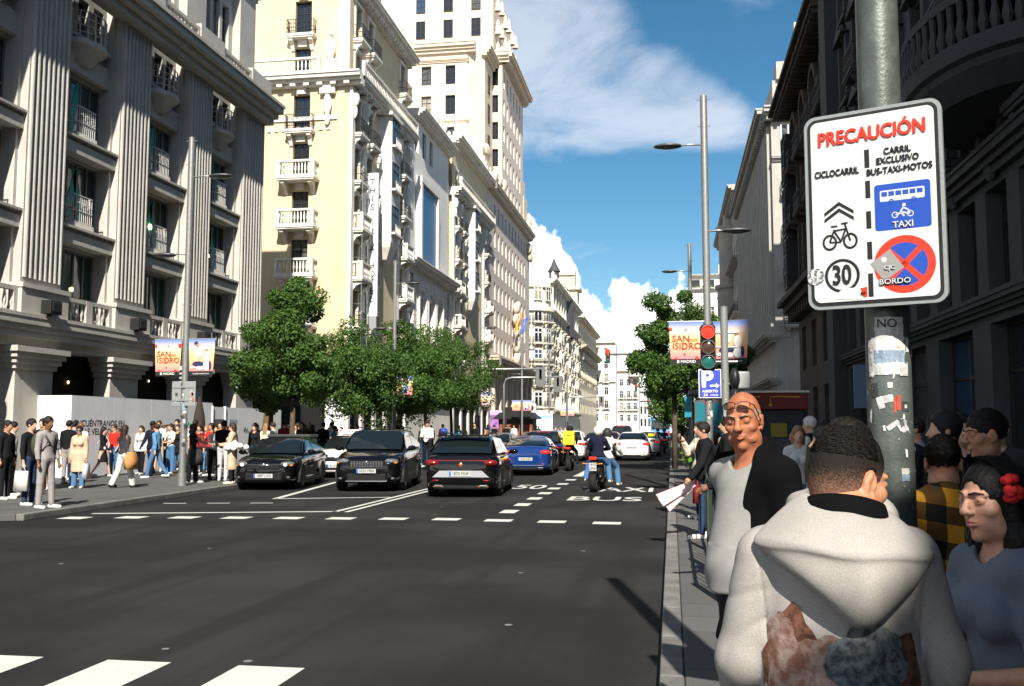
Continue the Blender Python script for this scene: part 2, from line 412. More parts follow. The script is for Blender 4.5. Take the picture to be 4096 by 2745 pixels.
def add_head(F, J, yaw=0.0, face=True):
    s = J['s']; h = J['head']; c, sn = math.cos(yaw), math.sin(yaw)
    def P(x, y, z): return h + np.array([x * c - y * sn, x * sn + y * c, z]) * s
    F.cap(J['nb'], J['head'] + np.array([0, -.02, -.06]) * s, .060 * s, .054 * s, k=.03)
    F.ell(P(0, -.012, .03), np.array([.077, .095, .095]) * s, k=.02, rot=Matrix.Rotation(yaw, 3, 'Z'))
    F.ell(P(0, .022, -.04), np.array([.060, .070, .085]) * s, k=.03, rot=Matrix.Rotation(yaw, 3, 'Z'))
    if face:
        F.cap(P(0, .092, .0), P(0, .108, -.032), .010 * s, .015 * s, k=.012)
        for q in (-1, 1):
            F.ell(P(q * .034, .103, .006), np.array([.02, .018, .012]) * s, k=.012, op='-', rot=Matrix.Rotation(yaw, 3, 'Z'))
            F.ell(P(q * .078, -.005, -.005), np.array([.012, .022, .034]) * s, k=.006, rot=Matrix.Rotation(yaw, 3, 'Z'))
    return P

PCACHE = {}
def person(loc, rz, label, hair='brown', style='short', top=('black', 1.0), legs=('pants', 'jeans'), shoes='white', skn='light', h=1.72, fem=False,
           pose=None, cell=.024, yaw=0.0, group=None, extras=(), coat=None, cap=None, fine=False, root=None, sit=False, sunglasses=False, ground=0.12, vest=None):
    """top=(colour, sleeve reach 0.35 short .. 1.0 long); legs=(kind, colour); coat=(colour, hem height); style: bald/short/long/bun/curly"""
    pose = pose or {}
    J = skeleton(h, fem, sit=sit, **pose); s = J['s']
    lo, hi = bounds(J)
    if root is None: root = empty('person', (loc[0], loc[1], loc[2] if len(loc) > 2 else ground), rz, label, 'person', group)
    key = (round(h, 2), fem, str(sorted(pose.items())), cell, round(yaw, 2), fine, sit)
    def cached(part, build, mt, name):
        k = key + part
        me = PCACHE.get(k)
        if me is None: me = PCACHE[k] = build()
        o = bpy.data.objects.new(name, me); link(o, root)
        if not me.materials: me.materials.append(None)
        o.material_slots[0].link = 'OBJECT'; o.material_slots[0].material = mt; return o
    def f_body():
        F = SDF(lo, hi, cell)
        add_torso(F, J, -.012)
        for i in (0, 1):
            add_leg(F, J, i, -.008); add_arm(F, J, i, -.004); add_hand(F, J, i, fine)
            F.cap(J['heel%d' % i], J['toe%d' % i], .036 * s, .028 * s, k=.02)
        add_head(F, J, yaw); return F.mesh('body', None)
    cached(('body',), f_body, skin(skn), 'body')
    if top:
        def f_top():
            F = SDF(lo, hi, cell); add_torso(F, J, .012)
            for i in (0, 1): add_arm(F, J, i, .012 if top[1] > .6 else .016, top[1])
            F.half((0, 0, J['pel'][2] - .02 * s), (0, 0, -1)); F.cap(J['nb'] + np.array([0, .02, .03]) * s, J['head'], .063 * s, .07 * s, k=.01, op='-'); return F.mesh('top', None)
        cached(('top', top[1]), f_top, C(top[0]), 'jacket' if top[1] > .9 and top[0] in ('black', 'navy', 'charcoal', 'green') else 'shirt')
    if legs[0] in ('pants', 'wide', 'shorts'):
        fl = .03 if legs[0] == 'wide' else 0.004
        def f_leg():
            F = SDF(lo, hi, cell)
            F.cap(J['pel'] + np.array([-.05, 0, 0]) * s, J['pel'] + np.array([.05, 0, 0]) * s, .122 * s, k=.03, ky=1.1)
            for i in (0, 1): add_leg(F, J, i, .010, fl, .97 if legs[0] != 'shorts' else .1)
            F.half((0, 0, J['pel'][2] + .10 * s), (0, 0, 1)); return F.mesh('trousers', None)
        cached(legs[:1], f_leg, C(legs[1]), 'trousers')
    elif legs[0] == 'skirt':
        def f_sk():
            F = SDF(lo, hi, cell); m = (J['knee0'] + J['knee1']) / 2
            F.cap(J['pel'] + np.array([0, 0, .06]) * s, m + np.array([0, 0, .0]), .125 * s, .19 * s, k=.02, ky=1.2); F.half((0, 0, m[2] + .02), (0, 0, -1)); return F.mesh('skirt', None)
        cached(legs[:1], f_sk, C(legs[1]), 'skirt')
    if coat:
        def f_coat():
            F = SDF(lo, hi, cell); add_torso(F, J, .028)
            for i in (0, 1): add_arm(F, J, i, .024)
            m = (J['hip0'] + J['hip1']) / 2 * (1 - coat[1]) + (J['ank0'] + J['ank1']) / 2 * coat[1]
            F.cap(J['pel'], m, .15 * s, .19 * s, k=.04, ky=1.15)
            for i in (0, 1): F.cap(J['hip%d' % i], J['knee%d' % i], .11 * s, .10 * s, k=.05)
            F.half((0, 0, m[2]), (0, 0, -1)); F.cap(J['nb'] + np.array([0, .03, .0]) * s, J['head'], .068 * s, .08 * s, k=.01, op='-')
            F.cap(J['chest'] + np.array([0, .25, .12]) * s, J['pel'] + np.array([0, .26, -.1]) * s, .10 * s, .10 * s, k=.02, op='-')
            return F.mesh('coat', None)
        cached(('coat', coat[1]), f_coat, C(coat[0]), 'coat')
    if vest:
        def f_vest():
            F = SDF(lo, hi, cell); add_torso(F, J, .026); F.half((0, 0, J['pel'][2] - .03 * s), (0, 0, -1)); F.cap(J['nb'] + np.array([0, .02, .03]) * s, J['head'], .066 * s, .08 * s, k=.01, op='-'); return F.mesh('vest', None)
        cached(('vest',), f_vest, C(vest), 'vest')
    def f_shoe():
        F = SDF(lo, hi, min(cell, .02))
        for i in (0, 1):
            F.cap(J['heel%d' % i] + np.array([0, 0, .01]), J['toe%d' % i] + np.array([0, .03, .0]) * s, .045 * s, .038 * s, k=.02)
        return F.mesh('shoes', None)
    cached(('shoe',), f_shoe, C(shoes), 'shoes')
    if style != 'bald':
        def f_hair():
            F = SDF(J['head'] - np.array([.2, .25, .5]) * s, J['head'] + np.array([.2, .2, .25]) * s, min(cell, .016)); hd = J['head']; c, sn = math.cos(yaw), math.sin(yaw)
            def P(x, y, z): return hd + np.array([x * c - y * sn, x * sn + y * c, z]) * s
            g = .03 if style == 'curly' else .012
            F.ell(P(0, -.014, .036), np.array([.077 + g, .096 + g, .094 + g]) * s, k=.02, rot=Matrix.Rotation(yaw, 3, 'Z'))
            F.ell(P(0, .13, -.045), np.array([.092, .10, .115]) * s, k=.01, op='-', rot=Matrix.Rotation(yaw, 3, 'Z'))
            F.half(P(0, 0, -.055 if style == 'short' else -.09), (0, 0, -1))
            if style in ('long', 'tail'):
                w = .055 if style == 'long' else .026
                for q in ((-1, 0, 1) if style == 'long' else (0,)):
                    F.cap(P(q * .05, -.06, .0), P(q * .055, -.085, -.30 if style == 'long' else -.38), w * s, w * .6 * s, k=.03)
            if style == 'curly':
                for q in (-1, 0, 1): F.ell(P(q * .07, -.06, -.09), np.array([.075, .075, .09]) * s, k=.02)
            if style == 'bun': F.ell(P(0, -.12, .06), np.array([.05, .045, .05]) * s, k=.01)
            return F.mesh('hair', None)
        cached(('hair', style), f_hair, hairm(hair), 'hair')
    hd = J['head']; c, sn = math.cos(yaw), math.sin(yaw)
    def HP(x, y, z): return tuple(hd + np.array([x * c - y * sn, x * sn + y * c, z]) * s)
    if cap:
        m = MB(); m.lathe([(.001, .10), (.05, .097), (.085, .06), (.098, .02), (.096, .015)], 14, (hd[0], hd[1] - .01, hd[2] + .045 * s)); m.ell(HP(0, .12, .055), (.06, .06, .008))
        m.obj('cap', C(cap), root, smooth=True)
    if sunglasses:
        m = MB()
        for q in (-1, 1): m.ell(HP(q * .036, .092, .006), (.03, .016, .02))
        m.cyl(HP(-.02, .1, .01), HP(.02, .1, .01), .004); m.obj('sunglasses', mat('lens', (.01, .008, .006), .1), root, smooth=True)
    for e in extras: e(root, J)
    return root
def bag(kind, col, side=1, label=None):
    def f(root, J):
        i = 0 if side < 0 else 1; w = J['wri%d' % i]; m = MB()
        if kind == 'shopping':
            x, y, z = w[0] + side * .03, w[1], w[2] - .16
            m.loft([[(x - .05, y - .15, z - .40), (x + .06, y - .15, z - .40), (x + .06, y + .15, z - .40), (x - .05, y + .15, z - .40)], [(x - .03, y - .13, z), (x + .04, y - .13, z), (x + .04, y + .13, z), (x - .03, y + .13, z)]])
            m.tube([(x, y - .08, z - .01), (x, y - .03, z + .1), (x, y + .03, z + .1), (x, y + .08, z - .01)], .007); nm = 'shopping_bag'
        elif kind == 'tote':
            h = J['hip%d' % i]; x, y, z = h[0] + side * .17, h[1] + .02, h[2]
            m.loft([[(x - .05, y - .17, z - .38), (x + .07, y - .17, z - .38), (x + .07, y + .17, z - .38), (x - .05, y + .17, z - .38)], [(x - .07, y - .2, z - .2), (x + .09, y - .2, z - .2), (x + .09, y + .2, z - .2), (x - .07, y + .2, z - .2)], [(x - .02, y - .13, z + .08), (x + .02, y - .13, z + .08), (x + .02, y + .13, z + .08), (x - .02, y + .13, z + .08)]])
            S = J['sho%d' % i]; m.tube([(x, y + .1, z + .07), (S[0], S[1] + .04, S[2] + .06), (S[0], S[1] - .05, S[2] + .06), (x, y - .1, z + .07)], .012); nm = 'tote_bag'
        elif kind == 'pack':
            c = J['chest']; m.ell((c[0], c[1] - .23, c[2] - .08), (.16, .11, .25), 14, 10)
            for q in (-1, 1): m.tube([(q * .1, c[1] - .16, c[2] + .12), (q * .11, c[1] - .02, c[2] + .19), (q * .12, c[1] + .16, c[2] + .0), (q * .13, c[1] + .02, c[2] - .2)], .022)
            nm = 'backpack'
        elif kind == 'cross':
            p = J['pel']; m.ell((side * .15, p[1] + .12, p[2] + .07), (.1, .05, .08), 12, 8)
            S = J['sho%d' % (1 - i)]; m.tube([(side * .15, p[1] + .13, p[2] + .12), (0, p[1] + .17, J['chest'][2]), (S[0] * .6, S[1] + .02, S[2] + .08), (side * .1, p[1] - .16, p[2] + .2)], .01); nm = 'shoulder_bag'
        o = m.obj(nm, C(col), None, smooth=True); o.location = root.location; o.rotation_euler = root.rotation_euler
        tag(o, label, 'bag')
    return f
# ------------------------------------------------ ground, road, pavements
def road_material():
    m = mat('asphalt', (.047, .047, .045), .9, spec=.15); t = NT(m.node_tree); b = t.n['Principled BSDF']
    tc = t.node('ShaderNodeTexCoord'); v = tc.outputs['Object']
    big = t.node('ShaderNodeTexNoise', inp={'Vector': v, 'Scale': .35, 'Detail': 5.0})
    fine = t.node('ShaderNodeTexNoise', inp={'Vector': v, 'Scale': 45.0, 'Detail': 4.0, 'Roughness': .7})
    mp = t.node('ShaderNodeMapping', inp={'Vector': v, 'Scale': (1.6, .06, 1)})
    trk = t.node('ShaderNodeTexNoise', inp={'Vector': mp.outputs[0], 'Scale': 1.0, 'Detail': 3.0})
    vo = t.node('ShaderNodeTexVoronoi', feature='DISTANCE_TO_EDGE', inp={'Vector': v, 'Scale': .16})
    wob = t.node('ShaderNodeTexVoronoi', inp={'Vector': v, 'Scale': 1.7})
    c = t.mix(t.ss(big.outputs[0], .35, .65), (.013, .013, .0128), (.028, .0272, .0255))
    c = t.mix(t.m('MULTIPLY', t.ss(trk.outputs[0], .48, .66), .7), c, (.014, .014, .014))
    c = t.mix(t.ss(fine.outputs[0], .62, .78), c, (.07, .067, .062))
    c = t.mix(t.ss(fine.outputs[0], .42, .30), c, (.016, .016, .016))
    spots = t.node('ShaderNodeTexVoronoi', inp={'Vector': v, 'Scale': 1.1})
    c = t.mix(t.m('MULTIPLY', t.ss(spots.outputs['Distance'], .045, .03), .6), c, (.30, .29, .27))
    c = t.mix(t.m('MULTIPLY', t.ss(vo.outputs['Distance'], .003, .001), .35), c, (.02, .02, .02))
    t.l.new(c, b.inputs['Base Color'])
    bp = t.node('ShaderNodeBump', inp={'Height': fine.outputs[0], 'Strength': .7, 'Distance': .012}); t.l.new(bp.outputs[0], b.inputs['Normal'])
    return m
def paving_material():
    m = mat('paving', (.16, .155, .15), .85, spec=.15); t = NT(m.node_tree); b = t.n['Principled BSDF']
    v = t.node('ShaderNodeTexCoord').outputs['Object']
    br = t.node('ShaderNodeTexBrick', offset=.5, inp={'Vector': v, 'Scale': 1.0, 'Mortar Size': .006, 'Brick Width': 1.2, 'Row Height': .6, 'Color1': (.085, .083, .08, 1), 'Color2': (.105, .103, .10, 1), 'Mortar': (.04, .04, .04, 1)})
    n = t.node('ShaderNodeTexNoise', inp={'Vector': v, 'Scale': 1.3, 'Detail': 8.0, 'Roughness': .65})
    f = t.node('ShaderNodeTexNoise', inp={'Vector': v, 'Scale': 70.0, 'Detail': 3.0})
    c = t.mix(t.m('MULTIPLY', t.ss(n.outputs[0], .45, .7), .5), br.outputs[0], (.07, .068, .065))
    c = t.mix(t.ss(f.outputs[0], .6, .75), c, (.14, .14, .135))
    t.l.new(c, b.inputs['Base Color'])
    bp = t.node('ShaderNodeBump', inp={'Height': f.outputs[0], 'Strength': .25, 'Distance': .01}); t.l.new(bp.outputs[0], b.inputs['Normal'])
    return m
def worn_paint():
    m = mat('road_paint', (.72, .70, .66), .7); t = NT(m.node_tree); b = t.n['Principled BSDF']
    v = t.node('ShaderNodeTexCoord').outputs['Object']
    n = t.node('ShaderNodeTexNoise', inp={'Vector': v, 'Scale': 9.0, 'Detail': 8.0, 'Roughness': .75})
    t.l.new(t.mix(t.ss(n.outputs[0], .60, .75), (.50, .485, .455), (.12, .115, .11)), b.inputs['Base Color']); return m
ASPH, PAVE, PAINT = road_material(), paving_material(), worn_paint()
KERB = mat('kerb_stone', (.17, .165, .155), .85, bump=.2, bs=40, var=.35, vs=3)
o = MB().quad((-400, -300, -.02), (400, -300, -.02), (400, 900, -.02), (-400, 900, -.02)).obj('ground', mat('ground', (.08, .08, .075), .9)); tag(o, kind='structure')
road = MB().quad((-40, -80, 0), (.4, -80, 0), (.4, 420, 0), (-40, 420, 0)).obj('road', ASPH); tag(road, kind='structure')
def pavement(name, poly):
    o = MB().prism(poly, -.01, .12, ax='z').obj(name, PAVE, bevel=.015); tag(o, kind='structure'); return o
def xl(y): return -11.55 - .034 * (y - 5)       # left kerb line opens out slowly
left_edge = [(xl(y), y) for y in (16.2, 30, 60, 110, 200, 400)]
pl = pavement('left_pavement', [(xl(15.6) - 26, 15.0), (xl(15.6) - 1.1, 15.6)] + left_edge + [(-60, 400), (-60, 15.0)])
kb = MB()
for (a, b) in zip(left_edge[:-1], left_edge[1:]):
    kb.loft([[(a[0] - .004, a[1], -.01), (a[0] + .16, a[1], -.01), (a[0] + .16, a[1], .124), (a[0] - .004, a[1], .124)], [(b[0] - .004, b[1], -.01), (b[0] + .16, b[1], -.01), (b[0] + .16, b[1], .124), (b[0] - .004, b[1], .124)]])
kb.obj('kerb', KERB, pl, bevel=.02)
XR = -.1
pr = pavement('right_pavement', [(XR + .16, -80), (60, -80), (60, 420), (XR + .16, 420)])
kb = MB()
for i in range(0, 120): kb.box(XR, XR + .157, -20 + i * 1.2, -20 + i * 1.2 + 1.192, -.01, .124)
kb.obj('kerb', KERB, pr, bevel=.015)
# painted marks
def marks(name, polys):
    m = MB()
    for p in polys: m.add([(x, y, .004) for x, y in p], [tuple(range(len(p)))])
    return m.obj(name, PAINT, road)
def bar(x0, y0, x1, y1, w):
    d = Vector((x1 - x0, y1 - y0)).normalized(); n = Vector((-d.y, d.x)) * w / 2
    return [(x0 + n.x, y0 + n.y), (x0 - n.x, y0 - n.y), (x1 - n.x, y1 - n.y), (x1 + n.x, y1 + n.y)]
marks('crossing_line', [[(x, y - .22), (x + .5, y - .22), (x + .5, y + .22), (x, y + .22)] for x, y in [(-11.42 + k * 1.0, 16.85 + .9 * (1 - abs(k - 7) / 7.0) ** .6) for k in range(11)]])
marks('crossing_edge', [[(x, 5.3), (x + .5, 5.3), (x + .5, 6.67), (x, 6.67)] for x in [-3.09 - 1.02 * k for k in range(0, 9)]])
marks('stop_line', [bar(-11.4, 17.75, -6.75, 19.0, .16)])
marks('lane_marking', [[(-3.45, y), (-3.13, y), (-3.13, y + .75), (-3.45, y + .75)] for y in (19.2, 21.0, 22.9, 24.8, 26.8, 29.0, 31.4)] + [[(-3.45, 34), (-3.13, 34), (-3.13, 39), (-3.45, 39)]])
marks('double_line', [bar(-6.78, 18.9, -6.72, 40, .11), bar(-6.53, 18.9, -6.47, 40, .11)])
marks('chevron_line', [bar(-9.42, 22.1, -10.5, 29.7, .16), bar(-9.42, 22.15, -6.85, 23.1, .15)])
marks('edge_dash', [bar(-11.35 + k * .95, 20.4 + k * .2, -10.85 + k * .95, 20.5 + k * .2, .12) for k in range(3)])
def road_text(s, x, y, wid, dep):
    o = text('lane_lettering', s, 1.0, PAINT, road, Matrix.Translation((x, y, .004)), bold=.02, ext=0)
    d = o.dimensions; bb = [Vector(b) for b in o.bound_box]; w = max(b.x for b in bb) - min(b.x for b in bb); h = max(b.y for b in bb) - min(b.y for b in bb)
    o.matrix_local = Matrix.Translation((x, y, .006)) @ Matrix.Diagonal((wid / w, dep / h, 1, 1))
road_text('BUS', -1.62, 23.3, 1.75, 1.35); road_text('TAXI', -1.5, 26.9, 2.0, 1.9)
road_text('50', -4.05, 27.6, .9, 1.9)
# ------------------------------------------------ facade kit
class Fac:
    def __init__(s, root, ox, oy, ang):
        s.root = root; s.ox, s.oy, s.a = ox, oy, R(ang); s.c, s.sn = math.cos(s.a), math.sin(s.a)
    def T(s, u, d, z): return (s.ox + u * s.c + d * s.sn, s.oy + u * s.sn - d * s.c, z)
    def mb(s): return MB(s.T)
    def put(s, me, name, u, z, d=0.0, parent=None, scale=None, mt=None):
        x, y, zz = s.T(u, d, z)
        if parent is not None: return inst(me, name, parent, (0, 0, 0))
        return inst(me, name, s.root, (x, y, zz), s.a, scale, mt)
    def wall(s, u0, u1, z0, z1, holes, mt, depth=.35, name='wall', d=0.0, core=8.0, ins=.02):
        m = s.mb(); us = sorted({u0, u1, *[h[0] for h in holes], *[h[1] for h in holes]}); zs = sorted({z0, z1, *[h[2] for h in holes], *[h[3] for h in holes]})
        us = [u for u in us if u0 <= u <= u1]; zs = [z for z in zs if z0 <= z <= z1]
        for i in range(len(us) - 1):
            run = None
            for j in range(len(zs) - 1):
                cu, cz = (us[i] + us[i + 1]) / 2, (zs[j] + zs[j + 1]) / 2
                if any(h[0] < cu < h[1] and h[2] < cz < h[3] for h in holes): continue
                m.quad((us[i], d, zs[j]), (us[i + 1], d, zs[j]), (us[i + 1], d, zs[j + 1]), (us[i], d, zs[j + 1]))
        for a, b, c, e in [h[:4] for h in holes]:
            for q in (((a, d, c), (a, d - depth, c), (a, d - depth, e), (a, d, e)), ((b, d, c), (b, d - depth, c), (b, d - depth, e), (b, d, e)),
                      ((a, d, c), (b, d, c), (b, d - depth, c), (a, d - depth, c)), ((a, d, e), (b, d, e), (b, d - depth, e), (a, d - depth, e))): m.quad(*q)
        if core:
            e = d - depth - .04
            a, b, f = u0 + ins, u1 - ins, d - .02; m.quad((a, f, z0), (a, e - core, z0), (a, e - core, z1), (a, f, z1)); m.quad((b, f, z0), (b, e - core, z0), (b, e - core, z1), (b, f, z1))
            m.quad((u0, d, z1), (u1, d, z1), (u1, e - core, z1), (u0, e - core, z1)); m.quad((u0, e - core, z0), (u1, e - core, z0), (u1, e - core, z1), (u0, e - core, z1))
            m.quad((u0 + .01, e, z0), (u1 - .01, e, z0), (u1 - .01, e, z1 - .01), (u0 + .01, e, z1 - .01))
        return m.obj(name, mt, s.root, norm=False)
    def cornice(s, u0, u1, z, proj, h, mt, name='cornice', ret=0.0, dent=0, d=0.0):
        m = s.mb(); st = [(0, .30, .35), (.30, .55, .62), (.55, .85, .9), (.85, 1, 1.0)]
        for a, b, p in st: m.box(u0 - ret * p, u1 + ret * p, d - .3, d + proj * p, z + h * a, z + h * b)
        if dent:
            n = int((u1 - u0) / dent)
            for k in range(n): m.box(u0 + (k + .3) * dent, u0 + (k + .7) * dent, d + proj * .36, d + proj * .6, z + h * .02, z + h * .299)
        return m.obj(name, mt, s.root)
WM = {}
GLASS = mat('window_glass', (.012, .016, .022), .06, spec=.8)
GLASS2 = mat('blue_glass', (.02, .05, .10), .05, spec=1.0)
DARKF = mat('dark_window_frame', (.018, .017, .016), .5); WHITEF = mat('white_window_frame', (.55, .54, .52), .5); GREYF = mat('grey_window_frame', (.16, .165, .17), .5)
IRON = mat('wrought_iron', (.012, .012, .013), .5)
WRND = random.Random(12); BLIND = mat('drawn_blind', (.30, .27, .21), .25, spec=.7, var=.2, vs=3); CURT = mat('net_curtain', (.10, .105, .105), .15, spec=.8, var=.6, vs=4)
def winmesh(w, h, nx=2, ny=2, fr=.06, mt=None, trans=.68):
    k = (round(w, 2), round(h, 2), nx, ny, fr, (mt or DARKF).name)
    if k in WM: return WM[k]
    m = MB(); m.box(-w / 2, -w / 2 + fr, -.05, .05, 0, h); m.box(w / 2 - fr, w / 2, -.05, .05, 0, h); m.box(-w / 2 + fr, w / 2 - fr, -.047, .047, 0, fr); m.box(-w / 2 + fr, w / 2 - fr, -.047, .047, h - fr, h)
    for i in range(1, nx): x = -w / 2 + w * i / nx; m.box(x - fr / 2, x + fr / 2, -.043, .043, fr, h - fr)
    zs = [h * trans] if ny == 2 else [h * j / ny for j in range(1, ny)]
    for z in zs: m.box(-w / 2 + fr, w / 2 - fr, -.039, .039, z - fr / 2, z + fr / 2)
    p = MB(); p.box(-w / 2 + .01, w / 2 - .01, .0, .012, .01, h - .01)
    WM[k] = (m.mesh('window', mt or DARKF), p.mesh('pane', GLASS)); return WM[k]
def window(F, u, z, w, h, depth=.28, nx=2, ny=2, fr=.06, mt=None, pane=None, d=0.0, tr=.68):
    a, b = winmesh(w, h, nx, ny, fr, mt, tr); o = F.put(a, 'window', u, z, d - depth)
    q = inst(b, 'pane', o)
    if pane is None: pane = WRND.choices((None, BLIND, CURT, GLASS2), (62, 14, 14, 10))[0]
    if pane: q.material_slots[0].link = 'OBJECT'; q.material_slots[0].material = pane
    return o
BM = {}
def balustrade(m, w, proj, h=.9, n=None, side=True, b0=.0):
    n = n or max(3, int(w / .22)); prof = [(.035, 0), (.05, .06), (.03, .12), (.065, .3), (.05, .5), (.03, .66), (.05, .74)]; sc = (h - .2) / .74
    for i in range(n):
        x = -w / 2 + .18 + (w - .36) * i / (n - 1); m.lathe([(r, b0 + .08 + z * sc) for r, z in prof], 6, (x, -proj + .1, 0))
    if side:
        for q in (-1, 1):
            k = max(1, int(proj / .28))
            for i in range(k): m.lathe([(r, b0 + .08 + z * sc) for r, z in prof], 6, (q * (w / 2 - .1), -proj + .3 + i * .27, 0))
    m.box(-w / 2, w / 2, -proj, -proj + .2, b0 + h - .13, b0 + h); m.box(-w / 2, w / 2, -proj + .02, -proj + .18, b0, b0 + .09)
    for q in (-1, 1):
        m.box(q * (w / 2 - .09) - .093, q * (w / 2 - .09) + .093, -proj - .003, -proj + .203, b0 - .003, b0 + h + .02)
        if side: m.box(min(q * w / 2, q * (w / 2 - .18)), max(q * w / 2, q * (w / 2 - .18)), -proj + .2, 0, b0 + h - .127, b0 + h - .003)
def balcony(F, u, z, w, proj=.8, kind='stone', h=.95, mt=None, d=0.0, corb=True):
    k = (kind, round(w, 2), round(proj, 2), round(h, 2), corb)
    if k not in BM:
        s = MB(); s.box(-w / 2 - .05, w / 2 + .05, -proj - .05, 0, -.16, 0); s.box(-w / 2, w / 2, -proj, 0, -.26, -.163)
        if corb:
            for q in (-1, 1): s.prism([(0, -.262), (-proj * .9, -.262), (-proj * .85, -.42), (-proj * .45, -.55), (-.12, -.95), (0, -1.0)], q * w * .36 - .12, q * w * .36 + .12, ax='x')
        b = MB()
        if kind == 'stone': balustrade(b, w, proj, h)
        else:
            n = int(w / .11)
            for i in range(n + 1): x = -w / 2 + w * i / n; b.box(x - .009, x + .009, -proj + .01, -proj + .028, 0, h)
            for q in (-1, 1):
                for i in range(1, int(proj / .11)): y = -proj + i * .11; b.box(q * w / 2 - .009, q * w / 2 + .009, y, y + .018, 0, h)
            for zz in (.06, h * .45, h): b.box(-w / 2 - .012, w / 2 + .012, -proj, -proj + .035, zz - .03, zz); b.box(-w / 2 - .013, -w / 2 + .022, -proj + .035, 0, zz - .03, zz); b.box(w / 2 - .022, w / 2 + .013, -proj + .035, 0, zz - .03, zz)
            for i in range(int(w / .33)):
                x = -w / 2 + .2 + i * .33
                b.lathe([(.07, 0), (.085, .012), (.07, .024)], 8, (x, -proj + .018, h * .7))
        BM[k] = (s.mesh('balcony', None), b.mesh('railing', None))
    a, b = BM[k]; o = F.put(a, 'balcony', u, z, d)
    if not a.materials: a.materials.append(mt or WSTONE)
    if not b.materials: b.materials.append((mt or WSTONE) if kind == 'stone' else IRON)
    inst(b, 'railing', o); return o
def ball(u, d, z, r): return MB().ell((u, d, z), (r, r, r), 8, 6)
WSTONE = mat('white_stone', (.74, .70, .63), .85, bump=.3, bs=12, var=.16, vs=1.2, grime=.25)
GSTONE = mat('grey_stone', (.47, .445, .405), .8, bump=.3, bs=9, var=.15, vs=.8, grime=.25)
GSTONE_D = mat('grey_stone_dull', (.35, .335, .31), .85, bump=.3, bs=9, var=.2, vs=.8, grime=.3)
YELLOW = mat('yellow_render', (.58, .485, .32), .9, bump=.15, bs=30, var=.10, vs=.5, grime=.12)
CREAM = mat('cream_stone', (.62, .53, .42), .85, bump=.25, bs=10, var=.14, vs=.7, grime=.15)
BUFF = mat('buff_stone', (.55, .49, .37), .85, bump=.3, bs=10, var=.2, vs=.7, grime=.25)
BLACKHOLE = mat('dark_interior', (.006, .006, .007), .9)
